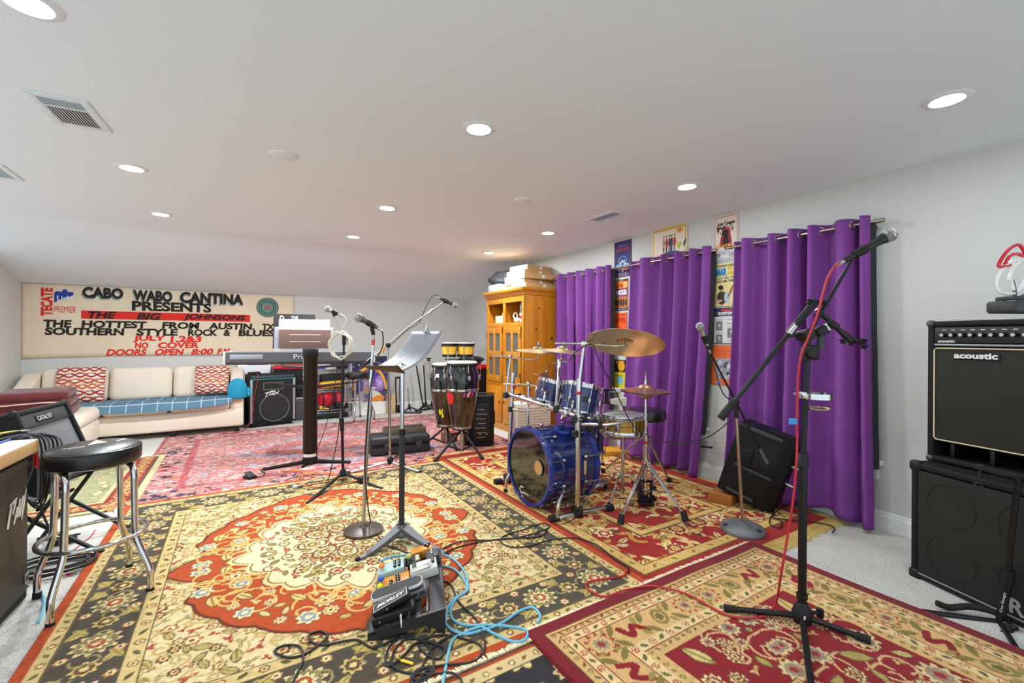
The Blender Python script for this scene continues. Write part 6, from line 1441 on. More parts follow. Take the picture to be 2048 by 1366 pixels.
MB().lathe([(.262 * .93, .004), (.262 * .931, .0041)], 64, cr_, ar).obj('rim_groove', mat('groove', '#8a683c', .4, .8), tr)
# writing stamped underneath
ud = (toV - ar * toV.dot(ar)).normalized(); ux = -ar.cross(ud); uz = -ar
b = MB(frame(cr_ + ud * .185 - ar * -.001 + right * .06 - ar * .004, right - ar * right.dot(ar), z=-ar)); b.text('Sabian', Matrix(), w=.15, h=.022, shear=.2).obj('stamp', mat('stamp_ink', '#5a4526', .6), tr)
ta = thing('cymbal_arm', 'chrome boom arm on the right rack post holding the ride cymbal', 'drum hardware', rT)
top_ = at(1168, 690, dr_)
MB().tube([rT - Vector((0, 0, .02)), at(1158, 765, dr_)], .0165, 14).obj('lower_tube', CHROME, ta); MB().tube([at(1158, 770, dr_), top_], .0125, 12).obj('upper_tube', CHROME, ta); MB().cyl(at(1157.5, 780, dr_), at(1158.5, 757, dr_), .021, n=16).obj('collar', CHROME, ta); MB().cyl(at(1157, 789, dr_), at(1157.4, 783, dr_), .0185, n=16).obj('red_band', RED, ta)
MB().tube([at(1110, 687, dr_ + .0), top_ + Vector((0, 0, .01)), at(1230, 692, 3.09), cr_ - ar * .012], [.009, .009, .008, .008], 10).obj('boom', CHROME, ta); MB().ell(top_ + Vector((0, 0, .005)), (.024, .024, .024), 12).obj('ratchet', CHROME, ta); MB().cyl(cr_ - ar * .03, cr_ + ar * .07, .006, n=8).obj('spindle', STEEL, ta)
c_ = at(1077, 703, 4.0); tc_, a_ = cymbal('crash_cymbal', 'thin bronze crash cymbal on the left, seen edge on', c_, .205, Vector((0, 0, 1)) + right * .06 + toV * .05); felt(tc_, c_, a_)
ta = thing('cymbal_arm', 'chrome boom arm on the left rack post holding the edge-on crash cymbal', 'drum hardware', lT); k_ = at(1021, 713, dl_ + .02)
MB().tube([at(1011, 800, dl_ + .02), k_], .010, 10).obj('tube', CHROME, ta); MB().tube([at(985, 712, dl_), k_, at(1062, 719, 4.02), at(1077, 716, 4.0), c_ + a_ * .06], [.009, .009, .008, .008, .007], 10).obj('boom', CHROME, ta); MB().ell(k_, (.02, .02, .02), 10).obj('ratchet', CHROME, ta); MB().cyl(at(1026.5, 778, dl_), at(1026.5, 770, dl_), .021).obj('red_band', RED, ta)
c_ = at(1127, 703, 3.75); tc_, a_ = cymbal('crash_cymbal', 'second bronze crash cymbal, behind the edge-on one near the curtain', c_, .19, Vector((0, 0, 1)) + right * .10 + toV * .05); felt(tc_, c_, a_)
ta = thing('cymbal_arm', 'straight chrome stand tube under the second crash cymbal', 'drum hardware', at(1112, 820, 3.5)); MB().tube([at(1112, 822, 3.45), at(1119, 728, 3.72)], .0135, 12).obj('tube', CHROME, ta); MB().tube([at(1119, 730, 3.72), c_ + a_ * .05], .008, 8).obj('rod', CHROME, ta); MB().cyl(at(1118, 738, 3.7), at(1119.5, 720, 3.72), .02, n=14).obj('collar', CHROME, ta)
MB().tube([at(1105, 726, 3.7), at(1119, 722, 3.72), at(1133, 723, 3.72)], .009, 8).obj('wing_screw', CHROME, ta)
c_ = at(1088, 755, 3.9); tc_, a_ = cymbal('splash_cymbal', 'small tilted splash cymbal above the smaller blue tom', c_, .115, Vector((0, 0, 1)) - right * -.42 + toV * -.05, BRASSH, .014); felt(tc_, c_, a_, .035)
ta = thing('cymbal_arm', 'short chrome arm under the small splash cymbal', 'drum hardware', c_); MB().tube([at(1100, 800, 3.78), at(1098, 775, 3.85), c_ + a_ * .04], .008, 8).obj('tube', CHROME, ta)
ta = thing('cymbal_arm', 'spare chrome boom arm pointing left from the rack bar', 'drum hardware', at(1056, 800, 3.85)); MB().tube([at(1056, 850, 3.85), at(1057, 768, 3.86)], .010, 10).obj('tube', CHROME, ta); MB().tube([at(1008, 769, 3.95), at(1057, 769, 3.86), at(1075, 772, 3.82)], .008, 8).obj('boom', CHROME, ta); MB().ell(at(1057, 767, 3.86), (.022, .022, .022), 10).obj('ratchet', CHROME, ta)

# hi-hat
hf = [fl(1241, 1046, .02), fl(1371, 1040, .02)]; hc = fl(1290, 1012); hc = Vector((hc.x, hc.y, 0)); dh = dep(hc); P = lambda x, y: at(x, y, dh)
t = thing('hi_hat_stand', 'chrome hi-hat stand with a pedal, carrying the pink bronze hi-hat cymbals', 'drum hardware', hc)
hf.append(Vector((hc.x + .34, hc.y + .38, .02)))
MB().tube([hc + Vector((0, 0, .09)), P(1292, 892)], .0145, 12).obj('lower_tube', CHROME, t); MB().tube([P(1292, 900), P(1291, 795)], .0115, 12).obj('upper_tube', CHROME, t); MB().cyl(P(1292, 893), P(1292, 868), .02, n=14).obj('collar', CHROME, t); MB().cyl(P(1292, 887), P(1292, 882), .0205).obj('red_band', RED, t)
MB().tube([P(1291, 800), P(1291, 742)], .0035, 6).obj('pull_rod', STEEL, t)
hub = P(1292, 925)
for e in hf:
    d = (e - hub); d.z = 0; s = Vector((-d.y, d.x, 0)).normalized() * .012
    for g in (-1, 1): MB().tube([hub + s * g + d.normalized() * .02, e + Vector((0, 0, .02))], .0075, 8).obj('leg', CHROME, t)
    MB().tube([hc + Vector((0, 0, .13)) + d.normalized() * .015, hub.lerp(e, .55)], .006, 6).obj('brace', CHROME, t)
    MB().tube([e + Vector((0, 0, .055)) - d.normalized() * .02, e + Vector((0, 0, -.004))], [.018, .026], 10).obj('rubber_foot', RUBBER, t)
MB().cyl(hub + Vector((0, 0, -.02)), hub + Vector((0, 0, .03)), .024, n=14).obj('leg_hub', CHROME, t)
PD = TR((hc.x, hc.y, .018), math.atan2(-toV.y, -toV.x) - PI / 2)
for x in (-.045, .045): MB(PD).box((x, 0, .09), (.014, .03, .17), .004).obj('frame_side', BLACKM, t)
MB(PD).box((0, -.01, .012), (.115, .09, .02), .004).obj('base_plate', BLACKM, t); MB(PD).box((0, 0, .175), (.11, .03, .018), .004).obj('frame_bridge', BLACKM, t)
MB(PD @ TR((0, .10, .05), 0, math.radians(14))).box((0, .03, 0), (.085, .27, .012), .004).obj('footboard', BLACKM, t)
c_ = P(1291, 783); tc_, a_ = cymbal('hi_hat_cymbal', 'top hi-hat cymbal, pink bronze, on its chrome stand', c_ + Vector((0, 0, .006)), .192, Vector((0, 0, 1)) + right * .02, BRASSH, .028, 'hi-hat cymbals')
cymbal('hi_hat_cymbal', 'bottom hi-hat cymbal turned upward under the top one', c_ - Vector((0, 0, .004)), .190, -Vector((0, 0, 1)) - right * .02, BRASSH, .026, 'hi-hat cymbals')
MB().cyl(c_ + Vector((0, 0, .055)), c_ + Vector((0, 0, .085)), .013).box(tuple(c_ + Vector((.02, 0, .09))), (.05, .014, .02), .004).obj('clutch', CHROME, tc_); MB().cyl(c_ + Vector((0, 0, .085)), c_ + Vector((0, 0, .125)), .006).obj('clutch_rod', CHROME, tc_)
MB().cyl(c_ - Vector((0, 0, .055)), c_ - Vector((0, 0, .028)), .024, .038).obj('seat_cup', BLACKP, t)

# snare and its stand
sc_ = at(1246, 846, 3.62); so = Vector((sc_.x, sc_.y, sc_.z - .07)); SB = mat('snare_brass', '#b89448', .22, .95); r = .178; h = .135
t = thing('snare_drum', 'brass snare drum with chrome hoops between the hi-hat and the toms', 'drum', (sc_.x, sc_.y, so.z))
MB().lathe([(r - .01, 0), (r - .004, 0), (r - .004, h * .48), (r, h * .5), (r - .004, h * .52), (r - .004, h), (r - .01, h)], 48, so).obj('shell', SB, t)
for z in (-.006, h - .02): MB().lathe([(r - .004, z), (r + .008, z), (r + .010, z + .014), (r + .007, z + .03), (r - .008, z + .03), (r - .004, z)], 48, so).obj('hoop', CHROME, t)
MB().lathe([(r - .004, h), (0, h)], 40, so).obj('batter_head', HEADW, t); MB().lathe([(r - .004, .002), (0, .002)], 40, so).obj('snare_head', HEADW, t)
for k in range(10): a = 2 * PI * k / 10; u = Vector((math.cos(a), math.sin(a), 0)); MB().cyl(so + u * (r + .013) + Vector((0, 0, -.01)), so + u * (r + .013) + Vector((0, 0, h + .01)), .0035, n=6).cyl(so + u * (r + .008) + Vector((0, 0, .045)), so + u * (r + .008) + Vector((0, 0, .09)), .009, n=8).obj('lug', CHROME, t)
u = toV; MB().box(tuple(so + u * (r + .012) + Vector((0, 0, h * .55)) - right * .09), (.02, .035, .07), .005).obj('strainer', CHROME, t)
t = thing('snare_stand', 'chrome tripod stand under the brass snare drum', 'drum hardware', (so.x, so.y, 0)); g = Vector((so.x, so.y, 0))
MB().cyl(g + Vector((0, 0, .05)), g + Vector((0, 0, .34)), .0135, n=12).obj('lower_tube', CHROME, t); MB().cyl(g + Vector((0, 0, .32)), g + Vector((0, 0, so.z - .05)), .010, n=12).obj('upper_tube', CHROME, t); MB().cyl(g + Vector((0, 0, .33)), g + Vector((0, 0, .37)), .019).obj('collar', CHROME, t)
for k in range(3):
    a = 2 * PI * k / 3 + .9; u = Vector((math.cos(a), math.sin(a), 0)); MB().tube(spline([g + Vector((0, 0, so.z - .06)), g + u * .10 + Vector((0, 0, so.z - .045)), g + u * (r + .005) + Vector((0, 0, so.z - .012)), g + u * (r + .016) + Vector((0, 0, so.z + .012))], 4), .009, 8).obj('basket_arm', CHROME, t)
    u = Vector((math.cos(a + .5), math.sin(a + .5), 0)); e = g + u * .25 + Vector((0, 0, .018)); MB().tube(spline([g + Vector((0, 0, .20)), g + u * .09 + Vector((0, 0, .19)), g + u * .17 + Vector((0, 0, .10)), e], 4), .0075, 8).obj('leg', CHROME, t); MB().tube([e + Vector((0, 0, .03)) - u * .015, e - Vector((0, 0, .004))], [.014, .02], 8).obj('rubber_foot', RUBBER, t)
# throne
th = Vector((3.22, 2.90, 0)); zt = .655
t = thing('drum_throne', 'round black drum throne behind the hi-hat', 'stool', th); MB().lathe([(0, zt - .10), (.17, zt - .10), (.185, zt - .085), (.188, zt - .03), (.175, zt - .008), (.14, zt), (0, zt + .004)], 44, th).obj('seat', VINYL, t)
MB().cyl(th + Vector((0, 0, .14)), th + Vector((0, 0, zt - .1)), .016, n=12).obj('post', CHROME, t)
for k, e in enumerate((fl(1338, 962, .022), Vector((3.02, 2.62, .022)), Vector((3.0, 3.22, .022)))):
    d = (e - th); d.z = 0; MB().tube([th + Vector((0, 0, .40)) + d.normalized() * .02, e], .011, 8).obj('leg', CHROME, t); MB().tube([th + Vector((0, 0, .17)), (th + Vector((0, 0, .40))).lerp(e, .6)], .008, 6).obj('brace', CHROME, t); MB().tube([e + Vector((0, 0, .03)), e - Vector((0, 0, .005))], [.017, .023], 8).obj('rubber_foot', RUBBER, t)
# cowbell block on its bracket
p = at(1238, 803, 3.75); t = thing('cowbell', 'cream cowbell on a black bracket above the snare drum', 'cowbell', p); b = MB(frame(p, right, z=(0, 0, 1)))
b.add([(-.07, -.02, -.018), (-.07, .02, -.018), (-.07, .02, .018), (-.07, -.02, .018), (.055, -.035, -.034), (.055, .035, -.034), (.055, .035, .034), (.055, -.035, .034)], [(0, 1, 2, 3), (0, 4, 5, 1), (1, 5, 6, 2), (2, 6, 7, 3), (3, 7, 4, 0), (7, 6, 5, 4)]).obj('bell', mat('bell_cream', '#d9d2c0', .45), t)
pb2 = at(1213, 790, 3.78); MB().box(tuple(pb2), (.02, .03, .11), .005).tube([at(1202, 780, 3.78), at(1228, 780, 3.78)], .011, 8).tube([at(1204, 806, 3.78), at(1224, 806, 3.78)], .011, 8).obj('bracket', BLACKM, t); MB().tube([at(1208, 806, 3.78), at(1203, 835, 3.7)], .008, 8).obj('mount_rod', CHROME, t)
p = at(1240, 780, 3.85); t = thing('percussion_block', 'pale jam block over the cream cowbell', 'percussion block', p); MB(frame(p, right, z=(0, 0, 1))).box((0, 0, 0), (.13, .05, .035), .008).obj('block', mat('block_pale', '#cfd0cc', .4), t); MB().tube([at(1228, 784, 3.85), at(1217, 782, 3.79)], .007, 6).obj('arm', CHROME, t)
# bass drum pedal
t = thing('bass_drum_pedal', 'black and chrome bass drum pedal behind the bass drum', 'drum hardware', (2.5, 2.88, 0)); MB(TR((2.45, 2.88, .03), 0, 0, math.radians(-10))).box((.13, 0, 0), (.28, .09, .012), .003).obj('footboard', STEEL, t); MB().tube([(2.42, 2.81, .02), (2.42, 2.81, .2), (2.42, 2.95, .2), (2.42, 2.95, .02)], .009, 8).obj('pedal_frame', STEEL, t); MB().tube([(2.42, 2.88, .2), (2.405, 2.88, .3)], .005, 6).ell((2.402, 2.88, .31), (.022, .03, .03), 10).obj('beater', mat('beater_felt', '#d8d2c4', .9), t)
# things on the carpet round the kit
p = fl(1226, 908); t = thing('wooden_board', 'yellow wooden board lying at the foot of the curtain behind the drums', 'board', (p.x - .06, p.y, .0)); MB(TR((p.x - .06, p.y + .02, .004), -.5)).box((0, 0, .03), (.44, .24, .055), .008).obj('plank', mat('yellow_wood', '#d99a2a', .5, hx2='#c98620', vscale=3, stretch=(1, 8, 8)), t)
p0, p1 = fl(1040, 880), fl(1108, 872); 
t = thing('wicker_box', 'white lattice fronted box behind the bass drum', 'heater', (3.0, 4.45, 0)); A = TR((2.80, 4.45, .0), -.15); LAT = mat('lattice_white', '#e4dccf', .6)
MB(A).box((.22, .13, .27), (.47, .22, .52), .02).obj('body', LAT, t)
b = MB(A)
for k in range(14): b.box((.02 + .031 * k, .016, .28), (.005, .012, .44))
b.obj('vertical_slats', mat('lattice_shade', '#c9b9a4', .7), t); b = MB(A)
for k in range(13): b.box((.22, .014, .08 + .033 * k), (.42, .012, .006))
b.obj('cross_slats', LAT, t)
cable('thin black cable hanging from the ride cymbal arm across to the dome based stand', [at(1138, 722, 3.3), at(1150, 705, 3.2), at(1165, 695, 3.18), at(1185, 690, 3.15), at(1200, 725, 3.15), at(1230, 780, 3.2), at(1262, 845, 3.3), at(1290, 868, 3.34), at(1330, 884, 3.3), at(1378, 885, 3.2), at(1420, 872, 3.15), at(1462, 840, 3.08), at(1474, 828, 3.02)], .0038, CABLE)
cable('thin black cable hanging down beside the bass drum', [at(1118, 745, 3.6), at(1126, 780, 3.4), at(1145, 820, 3.2), at(1166, 858, 3.1), at(1176, 900, 3.1), at(1173, 945, 3.05), at(1166, 1000, 2.98), at(1156, 1030, 2.95), fl(1130, 1047, .02), fl(1090, 1052, .018)], .0035, CABLE)
p = at(1171, 935, 3.12); t = thing('cable_tag', 'tan wooden toggle hanging on the cable beside the bass drum', 'tag', p); MB().cyl(p - Vector((0, 0, .045)), p + Vector((0, 0, .045)), .009).obj('toggle', mat('toggle_tan', '#b98d5a', .6), t)
# ------------------------------------------------------------------ leaning speaker under the nearest curtain
f0_, f1_ = fl(1444, 1010), fl(1540, 1034)
wz = math.atan2((f1_ - f0_).y, (f1_ - f0_).x); w_ = .40; h_ = .565; d_ = .25
A = TR((f1_.x, f1_.y, .010), wz) @ Matrix.Rotation(math.radians(17), 4, 'Y') @ Matrix.Translation((-w_, 0, 0))
t = thing('stage_monitor', 'black stage monitor speaker tipped to the right on a wooden block', 'speaker', M=A)
b = MB(A @ frame((0, 0, 0), (1, 0, 0), y=(0, 1, 0))); poly = [(0, 0), (w_ - .08, -.0), (w_, .06), (w_, d_), (0, d_)]
o = b.prism(poly, h_).obj('cabinet', SPK, t); bv = o.modifiers.new('soft', 'BEVEL'); bv.width = .014; bv.segments = 2
b = MB(A); RC = mat('recess', '#050505')
b.box((w_ * .45, -.001, .33), (.22, .004, .13), .0015).obj('handle_recess', RC, t); MB(A).box((w_ * .36, -.008, .33), (.05, .024, .15), .012).obj('handle_bar', SPK, t)
MB(A).box((w_ * .5, -.006, .25), (.26, .02, .022), .005).obj('lower_ledge', DARKGREY, t); MB(A).box((w_ * .52, -.008, .555), (.22, .022, .03), .006).obj('upper_grip', DARKGREY, t); MB(A).box((w_ * .42, -.006, .04), (.2, .018, .022), .005).obj('base_ledge', DARKGREY, t)
MB(A).box((w_ * .7, d_ * .55, h_ + .004), (.16, .05, .012), .003).obj('top_slot', RC, t)
for z in (.20, .34): MB(A).cyl((w_ + .0, .16, z + .02), (w_ + .05, .16, z + .02), .012, n=10).obj('plug', STEEL, t)
pbk = fl(1443, 1012); t = thing('wooden_block', 'orange brown wooden block propping up the tipped stage monitor', 'block', (pbk.x, pbk.y, .01)); MB(TR((pbk.x + .0, pbk.y + .03, .013), wz)).box((.02, .10, .04), (.17, .24, .08), .004).obj('block', mat('red_wood2', '#9a5a22', .5, hx2='#b06e2c', vscale=5, stretch=(8, 1, 8)), t)
cable('black cables trailing from the tipped monitor over the red rug', [A @ Vector((w_ + .05, .16, .22)), A @ Vector((w_ + .10, .1, .12)), fl(1600, 990, .10), fl(1570, 1010, .03), fl(1545, 1030, .018), fl(1540, 1048, .018), fl(1560, 1056, .018), fl(1563, 1042, .02), fl(1545, 1036, .022), fl(1580, 1040, .018), fl(1640, 1046, .018), fl(1668, 1055, .018), fl(1665, 1066, .02)], .004, CABLE)

# ------------------------------------------------------------------ D: dome base stand before the curtain
bD = fl(1485, 1066, .0); dD = dep(bD); P = lambda x, y, dd=0: at(x, y, dD + dd)
t = thing('microphone_stand', 'microphone stand with a grey cast dome base and a thin boom before the curtain', 'microphone stand', bD); CAST = mat('cast_grey', '#77797c', .5, .4, bump=.3, bscale=60); COP = mat('worn_chrome', '#b09a88', .25, .95)
MB().lathe([(0, .013), (.135, .013), (.138, .028), (.128, .048), (.095, .064), (.05, .072), (.02, .076), (0, .078)], 48, bD).obj('dome_base', CAST, t)
for k in range(3): a = 2 * PI * k / 3 + .5; MB().box((0, 0, 0), (.03, .03, .014), .004, m=TR(bD + Vector((.112 * math.cos(a), .112 * math.sin(a), .055)), a)).obj('base_notch', DARKGREY, t)
p1 = Vector((bD.x, bD.y, .07)); MB().tube([p1, P(1478, 920), P(1473, 832)], .011, 12).obj('pole', COP, t)
MB().tube([P(1473, 836), P(1472, 812)], .014, 10).obj('clutch', BLACKP, t); MB().cyl(P(1463, 800), P(1477, 806), .018, n=14).obj('boom_clamp', BLACKP, t)
MB().tube([P(1411, 688, -.04), P(1473, 806), P(1532, 922, .06)], .0065, 10).obj('boom', BLACKM, t); MB().tube([P(1520, 898, .05), P(1535, 927, .06)], .010, 10).obj('counterweight', GREYM, t)
tm, M, L = mic('pale silver microphone at the top of the dome based stand', P(1400, 652, -.05), P(1416, 694, -.04), STEEL); clip(t, M, None, L, P(1419, 702, -.035))
cable('black cable from the pale silver microphone down to its boom clamp', [P(1417, 697, -.04), P(1421, 715, -.03), P(1432, 745, -.03), P(1437, 765, -.02), P(1447, 788, -.01), P(1460, 800)], .0036, CABLE)
p = P(1437, 765, -.03); t = thing('tape_flag', 'blue tape flag on the cable of the pale silver microphone', 'tape', p); MB().box(tuple(p), (.018, .018, .02), .003).obj('tape', BLUE, t)

# ------------------------------------------------------------------ E: black tripod boom stand in front
bE = fl(1604, 1243, .025); dE = dep(bE); P = lambda x, y, dd=0: at(x, y, dE + dd); zE = .028
t = thing('microphone_stand', 'black tripod boom microphone stand in the right foreground', 'microphone stand', bE)
g = Vector((bE.x, bE.y, 0))
MB().tube([P(1604, 1236), P(1606, 905)], .0175, 14).obj('lower_pole', BLACKM, t); MB().tube([P(1606, 925), P(1616, 700)], .0115, 12).obj('upper_pole', BLACKM, t)
MB().lathe([(.0185, 0), (.024, .004), (.024, .03), (.021, .034), (.022, .06), (.0185, .065)], 18, P(1605.5, 935)).obj('clutch', BLACKP, t)
MB().lathe([(0, .0), (.032, .0), (.04, .03), (.042, .055), (.030, .085), (.02, .105), (0, .107)], 20, P(1604, 1250)).obj('hub', BLACKP, t); MB().lathe([(.021, 0), (.023, .0), (.023, .02), (.021, .021)], 16, P(1604, 1196)).obj('hub_ring', BLACKP, t)
for px, py, z in ((1448, 1216, zE + .012), (1742, 1281, zE + .012), (1626, 1400, zE + .012)):
    e = fl(px, py, z); MB().tube([P(1604, 1232), e], .0125, 10).obj('leg', BLACKM, t); d = (e - P(1604, 1232)).normalized(); MB().tube([e - d * .05, e], [.016, .0165], 10).obj('rubber_foot', RUBBER, t)
MB().cyl(P(1612, 1222), P(1634, 1226), .008).box(tuple(P(1640, 1226)), (.02, .03, .045), .008).obj('wing_screw', BLACKP, t)
MB().box(tuple(P(1598, 1226) - Vector((S_, C_, 0)) * .04), (.014, .004, .016), .001).obj('hub_mark', WHITEP, t)
cl = P(1618, 675)
MB().tube([P(1441, 837, .0), P(1575, 672, -.005), cl + Vector((0, 0, .02)), P(1705, 518, -.02)], [.0105, .0105, .0085, .008], 12).obj('boom', BLACKM, t)
MB().tube([P(1441, 837), P(1470, 802)], .0175, 14).obj('counterweight', RUBBER, t); MB().tube([P(1577, 668), P(1592, 649)], .0155, 12).obj('boom_collar', STEEL, t); MB().tube([P(1590, 652), P(1632, 601)], .016, 12).obj('boom_sleeve', BLACKP, t)
MB().cyl(P(1608, 672) + Vector((S_, C_, 0)) * .03, P(1612, 668) - Vector((S_, C_, 0)) * .03, .026, n=18).tube([P(1616, 700), P(1613, 668)], .015, 10).obj('boom_clamp', BLACKP, t)
mh, mt = P(1779, 470, -.03), P(1688, 522, -.02)
tm, M, L = mic('black microphone with a silver grille on the foreground boom', mh, mt, MBLK, scale=1.12); clip(t, M, None, L, P(1708, 514, -.02))
cable('red cable hanging from the foreground microphone down its stand and over the crimson rug', [P(1680, 526, -.03), P(1668, 535, -.04), P(1652, 565, -.05), P(1636, 625, -.06), P(1618, 672, -.06), P(1602, 712, -.05), P(1596, 760, -.04), P(1594, 840, -.04), P(1594, 900, -.04), P(1588, 985, -.04), P(1577, 1060, -.03), P(1562, 1150, -.02), fl(1552, 1205, .06), fl(1535, 1228, .034), fl(1505, 1236, .034), fl(1460, 1232, .034), fl(1420, 1213, .034), fl(1378, 1190, .034), fl(1340, 1178, .034), fl(1300, 1172, .036), fl(1250, 1180, .026), fl(1210, 1193, .024), fl(1178, 1180, .024), fl(1175, 1165, .024), fl(1210, 1158, .024), fl(1245, 1152, .024), fl(1255, 1142, .022)], .005, REDC)
p = P(1594, 843, -.045); tt = thing('tape_flag', 'blue tape flag on the red cable of the foreground stand', 'tape', p); MB(frame(p - right * .018, right, z=(0, 0, 1))).box((0, 0, 0), (.034, .008, .026), .001).obj('tape', mat('tape_bright_blue', '#2a8fd6', .5), tt)
# cup holder
p = P(1634, 792); rr_ = .058
tt = thing('cup_holder', 'chrome cup holder ring clamped on the foreground microphone stand', 'cup holder', p)
MB().lathe([(rr_, -.012), (rr_ + .002, -.012), (rr_ + .002, .013), (rr_, .013), (rr_, -.012)], 36, p).obj('ring', CHROME, tt); MB().box(tuple(P(1608, 790)), (.03, .03, .03), .004).obj('clamp', CHROME, tt); MB().tube([P(1614, 797), P(1614.5, 816), P(1616, 818)], .005, 8).obj('drop_rod', CHROME, tt); MB().torus(P(1637, 817), (0, 0, 1), .048, .0045, 30, 8).obj('base_ring', COP, tt); MB().tube([P(1586, 787, .01), P(1602, 789)], .006, 8).obj('screw', STEEL, tt)
# tablet holder
tt = thing('tablet_holder', 'black spring tablet holder clamped to the foreground stand', 'tablet holder', P(1645, 690))
MB().box((0, 0, 0), (.06, .04, .055), .008, m=frame(P(1622, 702), right, z=(0, 0, 1))).box((0, 0, 0), (.035, .035, .06), .006, m=frame(P(1611, 708), right, z=(0, 0, 1))).obj('pole_clamp', BLACKP, tt)
MB().ell((0, 0, 0), (.034, .012, .022), 12, None).obj('x', BLACKP, tt) if False else None
b = MB(frame(P(1626, 712, -.03), right - Vector((0, 0, .6)), z=(0, 0, 1))); b.ell((0, 0, 0), (.03, .012, .016), 14); b.obj('wing_knob', BLACKP, tt)
MB().cyl(P(1641, 698), P(1641, 672), .017, n=14).obj('joint_post', DARKGREY, tt); MB().box((0, 0, 0), (.05, .035, .045), .008, m=frame(P(1642, 662), right + Vector((0, 0, .5)), z=(0, 0, 1))).obj('ball_joint', BLACKP, tt); MB().cyl(P(1649, 650), P(1657, 660), .012).obj('steel_neck', STEEL, tt)
pa, pb_, pm = P(1626, 612), P(1728, 692), P(1665, 648)
MB().tube([P(1634, 618), pm, P(1700, 682)], .0115, 10).obj('long_arm', BLACKM, tt); MB().tube([pm.lerp(pb_, .1), pb_], .007, 8).obj('sliding_arm', BLACKM, tt); MB().box((0, 0, 0), (.06, .03, .03), .01, m=frame(pm, pb_ - pa, z=(0, 0, 1))).obj('arm_block', BLACKP, tt)
for (x, y, q) in ((1621, 604, 0), (1617, 612, .02), (1645, 606, -.02), (1634, 634, 0), (1686, 684, 0), (1702, 687, .02), (1727, 683, 0), (1728, 694, -.02)): 
    e = P(x, y, q); MB().lathe([(0, -.008), (.012, -.008), (.008, 0), (.017, .004), (.015, .011), (0, .012)], 16, e, Vector((0, 0, 1)) + right * .3).obj('grip_knob', RUBBER, tt)

# ------------------------------------------------------------------ bass amplifiers at the right
a0_, a1_ = fl(1820, 1150), fl(2045, 1258)
yw = math.atan2((a1_ - a0_).y, (a1_ - a0_).x); Wd, Hd, Dd = .68, .632, .40
A = TR((a0_.x, a0_.y, .0), yw)
GR2 = mesh_cloth_mat('cab_grille', '#080808', '#2e2d2a', 260, .6)
t = thing('bass_cabinet', 'black bass speaker cabinet standing on the carpet at the right edge', 'speaker', M=A)
b = MB(A)
b.box((Wd / 2, Dd / 2 + .02, Hd / 2 + .003), (Wd - .02, Dd - .05, Hd - .03), .01)
for z in (.022, Hd - .018): b.box((Wd / 2, Dd / 2, z), (Wd, Dd, .036), .012)
for x in (.016, Wd - .016): b.box((x, Dd / 2, Hd / 2), (.032, Dd, Hd), .012)
b.obj('cabinet', TOLEX, t)
MB(A).box((Wd / 2, .012, Hd / 2), (Wd - .07, .02, Hd - .08), .003).obj('grille', GR2, t)
for x, z in ((.19, .18), (.19, .45), (.49, .18), (.49, .45)): MB(A).torus((x, .0018, z), (0, 1, 0), .108, .0022, 36, 6).obj('speaker_outline', mat('outline_dark', '#141311', .7), t)
for x in (.02, Wd - .02):
    for z in (.02, Hd - .02): MB(A).box((x, .018, z), (.055, .05, .055), .014).obj('corner_protector', BLACKP, t)
MB(A).box((Wd / 2, .0, .034), (Wd - .06, .006, .006)).obj('lower_trim', mat('trim_grey', '#8a8a84', .5), t)
MB(A).text('RANDALL', frame((.425, -.001, .085), (1, 0, 0), z=(0, -1, 0)), h=.07, sx=.95, bold=.03, align='L').obj('name_lettering', mat('name_silver', '#b9b9b6', .4, .4), t)
q0_ = at(1853, 919, dep(fl(1853, 919, .637))); A2 = TR((q0_.x, q0_.y, Hd + .007), yw + .06); W2, H2, D2 = .72, .765, .40
t = thing('bass_amplifier', 'large black bass combo amplifier with cream piping on top of the bass cabinet', 'amplifier', M=A2)
b = MB(A2); tk = .03
for z in (tk / 2, H2 - tk / 2): b.box((W2 / 2, D2 / 2, z), (W2, D2, tk), .010)
for x in (tk / 2, W2 - tk / 2): b.box((x, D2 / 2, H2 / 2), (tk, D2, H2), .010)
b.box((W2 / 2, D2 / 2 + .03, .09 + (H2 - .09) / 2), (W2 - .04, D2 - .08, H2 - .11)).box((W2 / 2, D2 - .02, H2 / 2), (W2 - .04, .03, H2 - .04)); b.obj('cabinet', TOLEX, t)
MB(A2).box((W2 / 2, .022, H2 - .075), (W2 - .06, .03, .085), .003).obj('control_panel', mat('panel_black', '#0f0f10'), t)
MB(A2).box((W2 / 2, .014, H2 - .128), (W2 - .06, .02, .012), .003).obj('silver_strip', mat('strip_blue_grey', '#8d949c', .35, .5), t)
gz0, gz1 = .115, H2 - .14
MB(A2).box((W2 / 2, .016, (gz0 + gz1) / 2), (W2 - .05, .02, gz1 - gz0), .004).obj('grille', mesh_cloth_mat('combo_grille', '#0f0f0d', '#33332e', 240, .6), t)
P_ = [(.032, .004, gz0 + .006), (W2 - .032, .004, gz0 + .006), (W2 - .032, .004, gz1 - .006), (.032, .004, gz1 - .006)]; MB(A2).tube([p for i in range(4) for p in (Vector(P_[i]).lerp(Vector(P_[(i + 1) % 4]), .02), Vector(P_[i]).lerp(Vector(P_[(i + 1) % 4]), .98))], .0035, 6, True).obj('cream_piping', mat('piping_cream', '#d9c9a0', .6), t)
for k in range(14):
    x = .075 + .041 * k; MB(A2).cyl((x, .008, H2 - .075), (x, -.012, H2 - .075), .012, .010, 14).obj('knob_body', BLACKP, t); MB(A2).cyl((x - .001, -.012, H2 - .075), (x - .001, -.0145, H2 - .075), .0085, n=12).obj('knob_cap', STEEL, t)
for k in range(13): MB(A2).box((.075 + .041 * k, .0065, H2 - .048), (.018, .001, .003)).obj('panel_print', WHITEINK, t)
